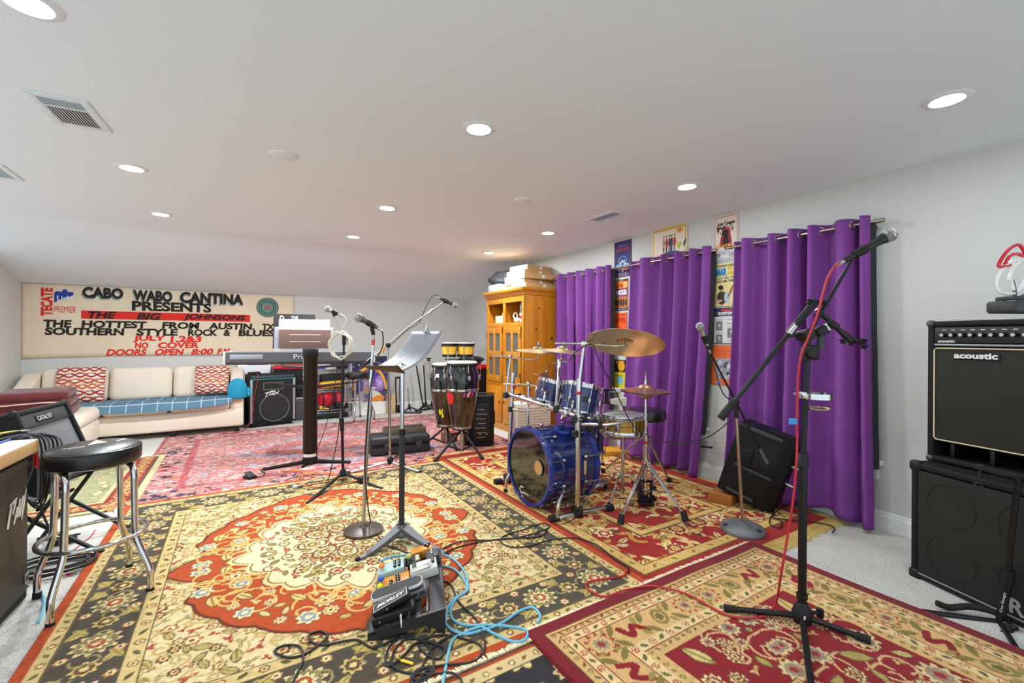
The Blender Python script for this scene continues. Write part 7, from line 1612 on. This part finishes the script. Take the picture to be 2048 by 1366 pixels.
MB(A2).text('acoustic', frame((.085, .006, H2 - .108), (1, 0, 0), z=(0, -1, 0)), w=.075, h=.014, bold=.03).obj('small_lettering', WHITEINK, t)
MB(A2).box((.215, .004, gz1 - .045), (.19, .012, .034), .006).obj('name_plate', BLACKP, t); MB(A2).text('acoustic', frame((.213, -.003, gz1 - .043), (1, 0, 0), z=(0, -1, 0)), w=.178, h=.030, bold=.04).obj('name_lettering', mat('name_white', '#dfe0e0', .4), t)
for k in range(4): MB(A2).box((.10 + .165 * k, .06, .07), (.018, .06, .075), .003).obj('port_divider', BLACKM, t)
for x in (.012, W2 - .012):
    for z in (.012, H2 - .012): MB(A2).box((x, .014, z), (.036, .036, .036), .012).obj('corner_protector', mat('corner_steel', '#55565a', .35, .6), t)
MB(A2).box((-.004, D2 * .5, H2 * .58), (.012, .14, .06), .004).obj('side_handle', BLACKP, t)
ztop = Hd + .007 + H2
# neon lamp on the amplifier
n0 = fl(2012, 627, ztop); dn = dep(n0); Q = lambda x, y, dd=0: at(x, y, dn + dd)
t = thing('neon_lamp', 'red and white neon tube sculpture on a black base atop the bass amplifier', 'lamp', n0)
bb = Q(2016, 640); bb.z = ztop
MB(frame((bb.x, bb.y, ztop), right, z=(0, 0, 1))).box((.045, 0, .025), (.155, .11, .048), .012).box((.02, 0, .057), (.07, .07, .016), .005).obj('base', DARKGREY, t)
RN = mat('neon_red', '#cf1026', .25, coat=.6); WN = mat('neon_white', '#ecebe6', .25, coat=.6)
MB().tube(spline([Q(2020, 530), Q(2003, 534), Q(1998, 528), Q(2012, 505), Q(2026, 493), Q(2038, 490), Q(2046, 498), Q(2050, 506), Q(2056, 512)], 6), .006, 8).obj('red_tube', RN, t); MB().tube(spline([Q(2010, 528), Q(2020, 512), Q(2034, 508), Q(2050, 512), Q(2070, 508)], 6), .006, 8).obj('red_tube', RN, t)
MB().tube(spline([Q(2048, 522), Q(2030, 520), Q(2008, 535), Q(1994, 560), Q(1996, 580), Q(2010, 588), Q(2030, 586), Q(2046, 570), Q(2056, 545)], 7), .0055, 8).obj('white_tube', WN, t); MB().tube(spline([Q(2040, 524), Q(2028, 534), Q(2018, 558), Q(2024, 562), Q(2028, 580)], 6), .0055, 8).obj('white_tube', WN, t)
MB().tube(spline([Q(2020, 608), Q(2020, 598), Q(2030, 590), Q(2027, 570), Q(2024, 560)], 5), .006, 8).obj('tube_stem', GREYM, t); MB().tube(spline([Q(2030, 608), Q(2033, 598), Q(2050, 588), Q(2062, 580)], 5), .006, 8).obj('tube_stem', GREYM, t)
p = Q(1893, 641); p = fl(1905, 641, ztop); t = thing('power_lead', 'coiled white lead lying on top of the bass amplifier', 'cable', p); MB().tube(spline([p + Vector((-.03, .02, .005)), p + Vector((.04, -.02, .006)), p + Vector((.09, -.08, .005)), p + Vector((.14, -.16, .005))], 6), .004, 7).obj('lead', WHITEC, t)
# guitar stand before the cabinet
bG = fl(1998, 1245); dG = dep(bG); P = lambda x, y, dd=0: at(x, y, dG + dd)
t = thing('guitar_stand', 'black guitar stand with padded arms before the bass cabinet', 'stand', bG)
jt = P(2000, 1240); tp = P(2037, 962, -.10)
MB().tube([P(1999, 1250), P(2016, 1160, -.03)], .0165, 12).obj('lower_tube', BLACKM, t); MB().tube([P(2012, 1175, -.025), P(2030, 1010, -.085), tp, P(2028, 950, -.11), P(1998, 944, -.11)], .0115, 10).obj('upper_tube', BLACKM, t); MB().tube([P(2015, 1168, -.028), P(2020, 1140, -.04)], .0195, 12).obj('collar', BLACKP, t)
MB().tube([P(2028, 951, -.11), P(1998, 945, -.11), P(1964, 935, -.11)], .014, 10).obj('neck_yoke', RUBBER, t); MB().ell(P(1960, 935, -.11), (.016, .016, .016), 10).tube([P(1960, 938, -.11), P(1957, 960, -.11)], .004, 6).obj('yoke_knob', RUBBER, t); MB().torus(P(1956, 971, -.11), Vector((S_, C_, 0)), .014, .004, 18, 6).obj('yoke_loop', RUBBER, t)
MB().tube(spline([P(1971, 1260, -.03), P(2000, 1268, -.06), P(2018, 1262, -.06), P(2015, 1245, -.02), P(1990, 1225, .02), P(1940, 1213, .06), P(1900, 1215, .08), P(1873, 1206, .10)], 7), .0145, 10).obj('padded_arm', RUBBER, t)
for px, py in ((1809, 1218), (2042, 1312)): e = fl(px, py, .012); MB().tube([jt + Vector((0, 0, -.01)), e], .0115, 8).obj('leg', BLACKM, t)
e = fl(2030, 1262, .012); MB().tube([jt, e + Vector((.03, 0, 0))], .0115, 8).obj('leg', BLACKM, t)
q = P(2008, 1190, -.015); MB().text('On-Stage', frame(P(2006, 1205, -.042), P(2012, 1172) - P(2006, 1205), z=-Vector((S_, C_, 0))), w=.09, h=.018, bold=.01).obj('tube_lettering', WHITEINK, t)
p = wx(1412, 893, 3.74); t = thing('wall_hook', 'black peg sticking out from the wall beside the middle curtain', 'hook', p); MB().tube([wx(1402, 893, 3.77), wx(1424, 895, 3.70)], .007, 8).ell(wx(1423, 895, 3.70), (.012, .012, .012), 10).obj('peg', BLACKM, t)

# ------------------------------------------------------------------ pedalboard: low along its left edge, high along its right
q00 = fl(735, 1284, .017); q10 = fl(892, 1265, .017); x_ = (q10 - q00); x_.z = 0; Wp = .325; x_.normalize(); Lp = .58
B0 = TR((q00.x, q00.y, .018), math.atan2(x_.y, x_.x)); t = thing('pedalboard', 'black slanted pedalboard frame holding guitar effects on the central rug', 'pedalboard', M=B0)
SL = math.atan2(.070, Wp); BT = B0 @ TR((0, 0, .032), 0, 0, -SL); WT = Wp / math.cos(SL)
FRB = mat('pedalboard_black', '#2a2a2d', .42, bump=.1, bscale=200)
for x, w in ((.02, .04), (.115, .05), (.20, .05), (WT - .035, .07)): MB(BT).box((x, Lp / 2, -.006), (w, Lp, .014), .003).obj('rail', FRB, t)
for y in (.008, Lp - .008):
    MB(B0 @ frame((0, y + .008, 0), (1, 0, 0), z=(0, -1, 0))).prism([(0, .004), (.05, .004), (Wp - .05, .045), (Wp - .035, 0), (Wp, 0), (Wp, .104), (0, .034)], .016).obj('end_plate', FRB, t)
for y in (.03, Lp - .03): MB(B0).cyl((Wp - .02, y, 0), (Wp - .02, y, .01), .012).obj('foot', RUBBER, t)
for x in (.14, .225): MB(BT).box((x + .03, Lp * .25, .003), (.006, .26, .010)).obj('inner_rail', GREYM, t)
group = 'pedals on the pedalboard'
def pedal(label, x, y, w, l, h, rz, m, name='effects_pedal', z=.002):
    A = BT @ TR((x, y, z), rz); t = thing(name, label, 'effects pedal', M=A, group=group); b = MB(A); b.box((0, 0, h / 2), (w, l, h), .005).obj('case', m, t); return t, A
KN = mat('knob_black', '#151515', .4)
def knobs(t, A, pts, h, m=KN, r=.008):
    for x, y in pts: MB(A).cyl((x, y, h), (x, y, h + .012), r, r * .85, 12).obj('knob', m, t); MB(A).box((x, y, h + .0125), (.002, r * 1.4, .001)).obj('pointer', WHITEINK, t)
def cap(t, A, x, y, h, m): MB(A).cyl((x, y, h), (x, y, h + .012), .008).obj('footswitch', CHROME, t); MB(A).ell((x, y, h + .02), (.015, .015, .013), 14).obj('switch_cap', m, t)
t, A = pedal('black rocker pedal nearest the viewer with white lettering and plugs in its side', .110, .068, .185, .085, .036, .05, BLACKP)
RB_ = A @ TR((-.004, .014, .056), .03, 0, -.20)
MB(RB_).box((0, 0, 0), (.165, .072, .024), .004).obj('treadle', BLACKP, t)
MB(RB_).box((0, 0, .0122), (.155, .060, .001)).obj('treadle_border', WHITEINK, t); MB(RB_).box((0, 0, .0128), (.150, .055, .001)).obj('treadle_face', DARKGREY, t)
MB(RB_).text('MORLEY', TR((.004, -.002, .0137)), w=.13, h=.026, bold=.03, shear=.35).obj('treadle_lettering', WHITEINK, t)
for x, m in ((.03, STEEL), (.066, BLACKP)): MB(A).tube([(x, -.042, .02), (x, -.062, .016), (x - .003, -.085, -.012)], [.006, .0055, .003], 8).obj('jack_plug', m, t)
MB(A).cyl((-.06, -.042, .018), (-.06, -.045, .018), .005).obj('screw', STEEL, t); MB(RB_).cyl((-.02, -.036, 0), (-.02, -.0385, 0), .005).obj('screw', STEEL, t)
t, A = pedal('grey topped volume pedal with a white rim behind the black rocker pedal', .140, .168, .235, .085, .042, .05, GREYM)
RB_ = A @ TR((-.012, .004, .055), 0, 0, -.02)
def stad(L, w, n=8): return [(L / 2 - w * .4 + w * .4 * math.cos(a), w / 2 * math.sin(a)) for a in [(-PI / 2 + PI * k / n) for k in range(n + 1)]] + [(-L / 2 + w * .25 + w * .25 * math.cos(a), w / 2 * math.sin(a)) for a in [(PI / 2 + PI * k / n) for k in range(n + 1)]]
MB(RB_).prism(stad(.238, .086), .012).obj('treadle', WHITEP, t); MB(RB_).prism(stad(.231, .079), .0015, z0=.0118).obj('grip_tread', mat('tread_grey', '#565658', .9, bump=.6, bscale=500), t)
MB(A).text('P JR', frame((.085, -.0432, .024), (1, 0, 0), z=(0, -1, 0)), w=.058, h=.020, bold=.04).obj('case_lettering', BLACKINK, t)
ORG = mat('pedal_orange', '#d98a14', .35, var=.12, vscale=30, coat=.3)
t, A = pedal('orange twin pedal with blue and yellow footswitch caps', .100, .285, .150, .125, .04, .05, ORG)
knobs(t, A, [(-.012, -.028), (-.012, -.002), (.018, .036), (.020, .012), (.022, -.012), (.024, -.036)], .04, BLACKP, .009); b = MB(A); b.box((.02, 0, .0405), (.026, .10, .001)).obj('dark_mark', mat('mark_brown', '#5a2c12', .5), t)
cap(t, A, -.06, -.045, .04, mat('cap_yellow', '#dfe010', .4)); cap(t, A, -.058, .022, .04, mat('cap_blue', '#1a5fd0', .4))
TQ = mat('pedal_teal', '#a9c6c4', .4, var=.08, vscale=20)
t, A = pedal('pale teal pedal with an orange footswitch cap at the far left', .075, .445, .135, .10, .042, .06, TQ)
knobs(t, A, [(.022 + .022 * (k % 2), -.025 + .025 * (k // 2)) for k in range(6)], .042); cap(t, A, -.042, -.012, .042, mat('cap_orange', '#ee8a1c', .4))
t, A = pedal('white and grey pedal with a silver lever plate on the right', .245, .345, .135, .105, .045, .05, mat('pedal_white', '#cfcfc8', .4)); MB(A @ TR((-.01, -.03, .049), 0, 0, -.05)).box((-.005, 0, 0), (.10, .036, .006), .002).obj('lever_plate', mat('lever_silver', '#c9c8bf', .35, .5), t); MB(A).box((-.01, .028, .0455), (.07, .04, .001)).obj('white_face', WHITEP, t); MB(A).box((-.045, .028, .046), (.022, .05, .001)).obj('grey_face', DARKGREY, t); knobs(t, A, [(.05, .04), (.05, .02), (.05, .0)], .045)
t, A = pedal('black pedal with a pale green footswitch cap at the far end', .195, .455, .075, .095, .042, .05, BLACKP); cap(t, A, -.022, .0, .042, mat('cap_lime', '#c9cf5a', .4)); MB(A).box((.018, 0, .0425), (.02, .06, .001)).obj('print', mat('print_tan', '#c9b48a', .5), t)
t, A = pedal('bright orange pedal with dark knobs at the far right corner', .235, .540, .115, .06, .045, .10, mat('pedal_bright_orange', '#ef8f1a', .35, coat=.3)); knobs(t, A, [(.022, .010), (.044, .010), (.034, -.012)], .045)
t, A = pedal('small dark pedal with white knobs at the right rail', .290, .455, .07, .085, .042, .05, DARKGREY); knobs(t, A, [(.0, .02), (.0, .0), (.0, -.02)], .042, STEEL, .007)
# ------------------------------------------------------------------ cables over the central rug
RZ = .021
F = lambda pts, z=RZ: [fl(x, y, z + .0015 * (i % 3)) for i, (x, y) in enumerate(pts)]
cable('light blue cable looping from the pedalboard over the rug', F([(760, 1122), (790, 1112), (840, 1108), (872, 1106), (905, 1117), (930, 1145), (936, 1175), (930, 1185), (905, 1200), (893, 1225), (893, 1250), (925, 1268), (960, 1262), (1000, 1248), (1040, 1222), (1065, 1215), (1080, 1230), (1076, 1245)]), .0062, BLUEC)
cable('second light blue cable crossing itself on the rug beside the pedalboard', F([(875, 1130), (905, 1137), (925, 1155), (934, 1178), (915, 1195), (902, 1215), (905, 1238), (930, 1250), (975, 1250), (1040, 1256), (1055, 1268), (1045, 1282), (1020, 1282), (985, 1266), (960, 1254), (925, 1268), (905, 1280), (896, 1310), (890, 1345), (884, 1375)]), .0062, BLUEC)
cable('black cable snaking left from the pedalboard in small loops', F([(803, 1263), (798, 1272), (760, 1292), (740, 1294), (715, 1280), (680, 1284), (650, 1290), (625, 1285), (618, 1270), (640, 1262), (655, 1272), (640, 1288), (610, 1308), (580, 1315), (555, 1308), (552, 1298), (575, 1290), (600, 1294), (606, 1320), (590, 1355), (582, 1372)]), .0046, CABLE)
cable('tangle of black cable lying before the pedalboard', F([(826, 1272), (800, 1276), (780, 1292), (771, 1318), (775, 1332), (800, 1318), (835, 1285), (870, 1288), (890, 1300), (875, 1318), (850, 1306), (838, 1285), (880, 1270), (930, 1278), (960, 1290), (962, 1310), (940, 1325), (890, 1330), (840, 1340), (822, 1355), (830, 1366), (850, 1345), (868, 1330), (850, 1285), (815, 1278), (790, 1300), (785, 1330), (810, 1345), (860, 1348), (900, 1345), (920, 1356), (925, 1372)]), .0046, CABLE)
cable('second tangle of black cable at the bottom edge of the picture', F([(822, 1372), (826, 1350), (845, 1338), (862, 1336), (858, 1350), (836, 1360), (824, 1352), (838, 1338), (866, 1334), (860, 1354), (832, 1366), (822, 1358), (840, 1342), (862, 1300), (900, 1272), (925, 1276)]), .0046, CABLE)
cable('black cable curving from the right rail of the pedalboard to the crimson rug', F([(872, 1165), (895, 1164), (906, 1176), (912, 1195), (925, 1212), (940, 1225), (955, 1243), (965, 1265), (970, 1290), (965, 1310)]), .0048, CABLE)
cable('black cable leaving the music stand across the border to the drum rug', F([(875, 1103), (905, 1088), (935, 1081), (985, 1080), (1030, 1076), (1075, 1065), (1098, 1054), (1085, 1047), (1045, 1060), (1008, 1072), (1003, 1085), (1025, 1094), (1060, 1092), (1100, 1080), (1150, 1076), (1190, 1088), (1218, 1108), (1235, 1122), (1255, 1134), (1258, 1146)]), .0040, CABLE)
p = fl(814, 1326, RZ); t = thing('cable_tie', 'yellow cable tie among the black cables before the pedalboard', 'cable tie', p); MB(TR(p + Vector((0, 0, .004)), -.9)).box((0, 0, 0), (.055, .012, .006), .002).tube([(-.03, 0, 0), (-.055, .01, 0)], .003, 6).obj('tie', mat('tie_yellow', '#f0c818', .5), t)
# orange and white extension cords by the slim black stand
for k, (m, pts, lb) in enumerate(((ORANGEC, [(560, 942), (600, 942), (660, 948), (640, 955), (605, 948), (596, 960), (610, 972), (650, 974), (690, 968), (720, 958), (690, 950), (640, 946), (600, 955), (604, 970), (640, 966), (700, 955), (745, 948)], 'orange extension cord looped on the rug edge behind the slim black stand'),
                                 (WHITEC, [(588, 976), (610, 966), (640, 955), (690, 953), (730, 948), (760, 940), (790, 936)], 'white cord lying with the orange extension cord'),
                                 (CABLE, [(568, 962), (580, 958), (605, 952), (640, 950), (645, 962), (610, 972), (575, 975)], 'thin black cord looped beside the orange extension cord'))):
    cable(lb, F(pts, .02), .005 if k < 2 else .0035, m)
p = fl(590, 976, .02); t = thing('wall_plug', 'white plug end of the pale cord by the orange extension cord', 'plug', p); MB(TR(p + Vector((0, 0, .012)), .6)).box((0, 0, 0), (.035, .03, .024), .006).obj('plug_body', WHITEP, t)
p = fl(728, 966, .017); t = thing('power_adapter', 'black power adapter on the rug behind the slim black stand', 'adapter', p); MB(TR(p, .2)).box((0, .02, .025), (.085, .06, .05), .006).obj('case', BLACKP, t)
p = fl(502, 957, .009); t = thing('sustain_pedal', 'small black sustain pedal on the pink rug', 'pedal', p); A = TR(p, .5); MB(A).box((0, .02, .012), (.075, .10, .024), .005).obj('base', BLACKP, t); MB(A @ TR((0, .02, .03), 0, math.radians(18))).box((0, 0, .005), (.06, .09, .014), .004).obj('treadle', DARKGREY, t)
cable('black lead from the sustain pedal to the column stand', F([(512, 955), (525, 952), (530, 946), (522, 940), (545, 934), (580, 930), (612, 922)], .012), .004, CABLE)
cable('black keyboard lead hanging behind the slim black stand to the rug', [at(676, 735, 4.9), at(668, 780, 4.9), at(655, 840, 4.85), at(645, 872, 4.8), fl(632, 905, .012), fl(625, 918, .012)], .004, CABLE)
cable('black lead hanging from the slim black stand to the orange cords', [at(683, 735, 4.0), at(682, 800, 4.0), at(676, 870, 4.0), at(665, 925, 4.02), fl(655, 962, .024), fl(640, 975, .022)], .004, CABLE)
# ------------------------------------------------------------------ posters on the window wall
def poster(label, px0, px1, py0, py1, bg, paint=None, texts=(), py0b=None, wmul=1.0, cat='poster', res=.004):
    """left and right edges px0, px1; top and bottom of the left edge py0, py1 (pixels on the wall plane)"""
    X = XW - .006
    a = wx(px0, py0, X); e = wx(px1, py0, X); zb = wx(px0, py1, X).z; w = (a.y - e.y) * wmul; h = a.z - zb
    O = frame((X, a.y, zb), (0, -1, 0), z=(-1, 0, 0)); t = thing('poster', label, cat, M=O, group='concert posters on the window wall')
    c = Canvas(w, h, res, bg)
    if paint: paint(c, w, h)
    o = c.obj('sheet', POSTERM, O, .002, parent=t)
    for tx in texts:
        s, x, y, tw, th, m = tx[:6]; kw = tx[6] if len(tx) > 6 else {}
        MB(O).text(s, TR((x * w, y * h, .0045)), w=tw * w, h=th * h, **kw).obj('lettering', m, t)
    return t
POSTERM = mat('poster_paper', '#cccccc', .55, attr='Col')
I = lambda hx: mat('ink_' + hx.strip('#'), hx, .6)
def p1(c, w, h):
    c.frame(.006, .010, '#a02040'); c.ell(w * .5, h * .42, w * .25, h * .17, '#4a86c8'); c.ell(w * .5, h * .42, w * .2, h * .14, '#2a2a6a'); c.rect(w * .12, h * .30, w * .88, h * .36, '#8fb4d8'); c.flower(w * .5, h * .36, w * .2, 7, ['#dfe6f0', '#3a5a9a'], 0, .5); c.rect(w * .25, h * .17, w * .85, h * .25, '#b02a4a')
poster('purple concert poster with pink and blue lettering, highest between the two far curtains', 1229, 1263, 486, 556, '#2b2364', p1, [('SPIRIT OF', .5, .86, .5, .05, I('#9a86c8')), ('HANDY JACK', .5, .75, .8, .12, I('#b0305a'), dict(bold=.05)), ('AUSTIN TX', .5, .21, .5, .05, I('#e8d0d8')), ('SATURDAY NIGHT', .5, .10, .7, .05, I('#c8c0e8')), ('LIVE MUSIC', .5, .04, .7, .04, I('#c8c0e8'))])
def p2(c, w, h):
    c.rect(0, h * .72, w, h * .95, '#e07a1c'); c.flower(w * .8, h * .82, w * .18, 10, ['#f0c878', '#e8a040'], 0, .4); c.rect(0, h * .45, w, h * .72, '#8a4a6a'); c.rect(0, h * .10, w, h * .45, '#c8702a')
    for k in range(5): c.ell(w * (.15 + .18 * k), h * .25, w * .08, h * .13, ['#3a2018', '#5a2a1a', '#2a1812'][k % 3])
    c.rect(0, 0, w, h * .09, '#2a3050'); c.rect(0, h * .95, w, h, '#1a1612')
poster('orange and brown band poster second from the top between the far curtains', 1229, 1256, 561, 622, '#c8702a', p2, [('BLUES', .4, .97, .5, .035, I('#f0e0c0')), ('WICKER', .55, .58, .8, .16, I('#e8e0f0'), dict(bold=.06)), ('LIVE', .4, .8, .5, .1, I('#b02018'), dict(bold=.04)), ('ON STAGE TONIGHT', .5, .04, .9, .04, I('#c8d0e8'))])
def p3(c, w, h): c.rect(w * .3, h * .1, w * .6, h * .55, '#c8682a'); c.rect(w * .42, h * .2, w * .5, h * .62, '#8a3a1a')
poster('bright orange poster lettered HOTEL, half behind the far curtain', 1228, 1254, 626, 700, '#ee5a22', p3, [('HOTEL', .55, .80, .75, .13, I('#b8281c'), dict(bold=.05)), ('THE CONTINENTAL', .55, .93, .7, .04, I('#5a2a18'))])
def p4(c, w, h): c.rect(0, h * .45, w, h * .8, '#3a2a1a'); c.ell(w * .6, h * .62, w * .3, h * .14, '#e8a818'); c.rect(0, 0, w, h * .42, '#d8c818'); c.ell(w * .5, h * .22, w * .3, h * .12, '#7ab8c8'); c.rect(0, h * .8, w, h, '#c8d0d8')
poster('yellow and black poster lowest between the far curtains', 1229, 1252, 704, 775, '#d8c818', p4, [('HOUSE', .5, .72, .7, .09, I('#f0b01c'), dict(bold=.04)), ('PARTY', .5, .35, .6, .05, I('#5a5018'))])
def p5(c, w, h):
    c.frame(.012, .03, '#d8b020'); rr = random.Random(5)
    for k, (x, col) in enumerate(((.36, '#9a8a84'), (.44, '#a8222a'), (.52, '#4a2038'), (.58, '#3a2a48'), (.66, '#b02030'))):
        c.ell(x * w, .53 * h, .038 * w, .15 * h, col); c.rect((x - .025) * w, .28 * h, (x + .025) * w, .42 * h, ['#2a1c18', '#1a1418', '#8a6a78', '#2a2a5a', '#6a7a7a'][k]); c.ell(x * w, .70 * h, .02 * w, .035 * h, '#d8a888'); c.ell(x * w, .73 * h, .022 * w, .025 * h, '#2a1a14')
    c.ell(.55 * w, .13 * h, .32 * w, .15 * h, '#2e3468'); c.ell(.22 * w, .10 * h, .16 * w, .10 * h, '#c85a3a'); c.ell(.8 * w, .40 * h, .07 * w, .10 * h, '#b8c02a'); c.ell(.86 * w, .30 * h, .05 * w, .10 * h, '#e8e4dc'); c.leaf(.93 * w, .45 * h, .1 * w, .03 * w, 1.2, '#3a3a48'); c.ell(.80 * w, .83 * h, .08 * w, .07 * h, '#d8941c')
poster('cream poster with a yellow border and five standing figures, above the middle curtain', 1304, 1375, 462, 528, '#ead8c8', p5, [('The Kommon', .52, .14, .5, .10, I('#f0c83a'), dict(bold=.03))], res=.005)
def p6(c, w, h):
    c.rect(0, 0, w, h * .28, '#e6e8ee'); c.frame(.012, .016, '#2a2628'); rr = random.Random(2)
    for k in range(60): c.stroke([(rr.uniform(.15, .85) * w, rr.uniform(.62, .85) * h)] * 1 + [(rr.uniform(.15, .85) * w, rr.uniform(.62, .85) * h)] if False else [(q := rr.uniform(.15, .8) * w, z := rr.uniform(.62, .84) * h), (q + rr.uniform(-.04, .04) * w, z + rr.uniform(-.03, .03) * h)], .004, '#2a2426')
    c.ell(.52 * w, .62 * h, .18 * w, .10 * h, '#b01848'); c.ell(.48 * w, .58 * h, .15 * w, .09 * h, '#140e10'); c.leaf(.5 * w, .42 * h, .2 * h, .16 * w, PI / 2, '#161214'); c.stroke([(.3 * w, .33 * h), (.36 * w, .52 * h)], .014, '#a01840'); c.stroke([(.7 * w, .33 * h), (.64 * w, .55 * h)], .014, '#a01840')
    for k in range(10): c.leaf((.12 + .08 * k) * w, .32 * h, .05 * h, .025 * w, PI / 2 + .3 * math.sin(k), '#ee9a1c')
    c.ell(.76 * w, .14 * h, .15 * w, .085 * h, '#8a8a92', 0, .85)
poster('white poster with a dark seated figure over flames, at the top beside the nearest curtain', 1428, 1477, 435, 524, '#e8d2c4', p6, [('JOE', .28, .79, .25, .06, I('#2a2426'), dict(bold=.06)), ('KINGS', .72, .80, .32, .05, I('#2a2426'), dict(bold=.06)), ('RIVER', .3, .71, .3, .05, I('#2a2426'), dict(bold=.06)), ('ON NEW YEARS EVE', .34, .18, .44, .025, I('#b82838')), ('SPECIAL GUESTS', .34, .135, .44, .02, I('#2a3a8a'))])
def p7(c, w, h):
    a = np.arctan2(c.Y - .3 * h, c.X - .55 * w); c.mix('#e0cc80', (np.floor(a * 9) % 2 == 0) & (c.Y < .52 * h))
    c.ell(.40 * w, .20 * h, .2 * w, .16 * h, '#3a3634'); c.ell(.42 * w, .40 * h, .08 * w, .065 * h, '#d8a080'); c.ell(.36 * w, .44 * h, .10 * w, .055 * h, '#2a1c16'); c.leaf(.25 * w, .12 * h, .2 * w, .06 * w, .2, '#d8a888'); c.ell(.62 * w, .2 * h, .12 * w, .14 * h, '#b8c8d8'); c.leaf(.78 * w, .36 * h, .22 * h, .04 * w, 1.1, '#8a4a2a'); c.leaf(.88 * w, .38 * h, .12 * h, .05 * w, 1.3, '#e0b090')
poster('cream music poster with a guitarist and big blue and yellow name', 1425, 1474, 530, 614, '#efe0a8', p7, [('TEXAS MUSIC LEGEND', .55, .94, .82, .05, I('#2a2422'), dict(bold=.02)), ('OMAR', .32, .80, .56, .19, I('#1c86c8'), dict(bold=.06)), ('AND THE', .80, .87, .34, .08, I('#e8c81c'), dict(bold=.05)), ('HOWLERS', .80, .76, .34, .09, I('#e8c81c'), dict(bold=.05)), ('SATURDAY APRIL 15TH', .48, .655, .86, .05, I('#2a2422'), dict(bold=.01)), ('ANDERSON MILL TAVERN', .50, .58, .9, .06, I('#2a2422'), dict(bold=.02))])
def p8(c, w, h):
    c.rect(0, h * .76, w, h, '#2c3058'); c.rect(w * .28, h * .73, w * .75, h * .77, '#f0f0ee'); c.ell(.16 * w, .86 * h, .13 * w, .05 * h, '#5a4a30'); c.ell(.58 * w, .94 * h, .25 * w, .03 * h, '#c83848'); c.frame(0, .006, '#2a2a30')
    rs = np.random.default_rng(4)
    for (x, y) in ((.27, .48), (.27, .13), (.78, .30)):
        W_ = c.win((x - .13) * w, (y - .11) * h, (x + .13) * w, (y + .11) * h); s = c.a[W_].shape; c.a[W_] = np.clip(rs.normal(.18, .06, s[:2])[..., None], .02, .6); c.ell(x * w, (y + .03) * h, .05 * w, .05 * h, '#c8c8c8'); c.ell(x * w, (y - .05) * h, .09 * w, .05 * h, '#8a8a8a')
poster('white event poster with a navy ROOFTOP header and grey photographs', 1427, 1473, 617, 687, '#e2e2e4', p8, [('ROOFTOP', .53, .845, .6, .09, I('#f0eeee'), dict(bold=.06)), ('MARCH 2014', .52, .75, .42, .025, I('#2a2a40')), ('WILLY PORTER', .27, .67, .36, .03, I('#55555a')), ('& FRIENDS', .27, .625, .26, .025, I('#55555a')), ('JACKIE MORRIS', .27, .32, .36, .03, I('#55555a')), ('& THE BAND', .27, .275, .3, .025, I('#55555a')), ('HAL KETCHUM', .78, .67, .34, .03, I('#55555a')), ('TROY BANDS', .78, .56, .34, .03, I('#55555a')), ('SAM MOSS', .78, .47, .3, .03, I('#55555a')), ('WALLS', .78, .16, .3, .03, I('#55555a')), ('THE LONE', .78, .08, .3, .03, I('#55555a'))])
def p9(c, w, h):
    rs = np.random.default_rng(9); W_ = c.win(.22 * w, .17 * h, .92 * w, .66 * h); s = c.a[W_].shape; n = rs.normal(.42, .12, (s[0] // 6 + 1, s[1] // 6 + 1)); c.a[W_] = np.clip(n[(np.arange(s[0]) // 6)[:, None], (np.arange(s[1]) // 6)[None]], .05, .8)[..., None] * np.array([.9, .9, 1.05])
    for k in range(9): c.ell(rs.uniform(.3, .85) * w, rs.uniform(.3, .6) * h, .07 * w, .05 * h, ['#d8d8e0', '#4a4a52', '#9a98a4'][k % 3])
    c.ell(.62 * w, .95 * h, .03 * w, .018 * h, '#ee7a1c')
poster('orange poster with a grey band photograph, lowest beside the nearest curtain', 1422, 1472, 690, 768, '#ee6a32', p9, [('WITH SPECIAL GUESTS LIVE', .55, .86, .6, .025, I('#c8502a')), ('ALL AGES', .5, .78, .3, .025, I('#c8502a'))])
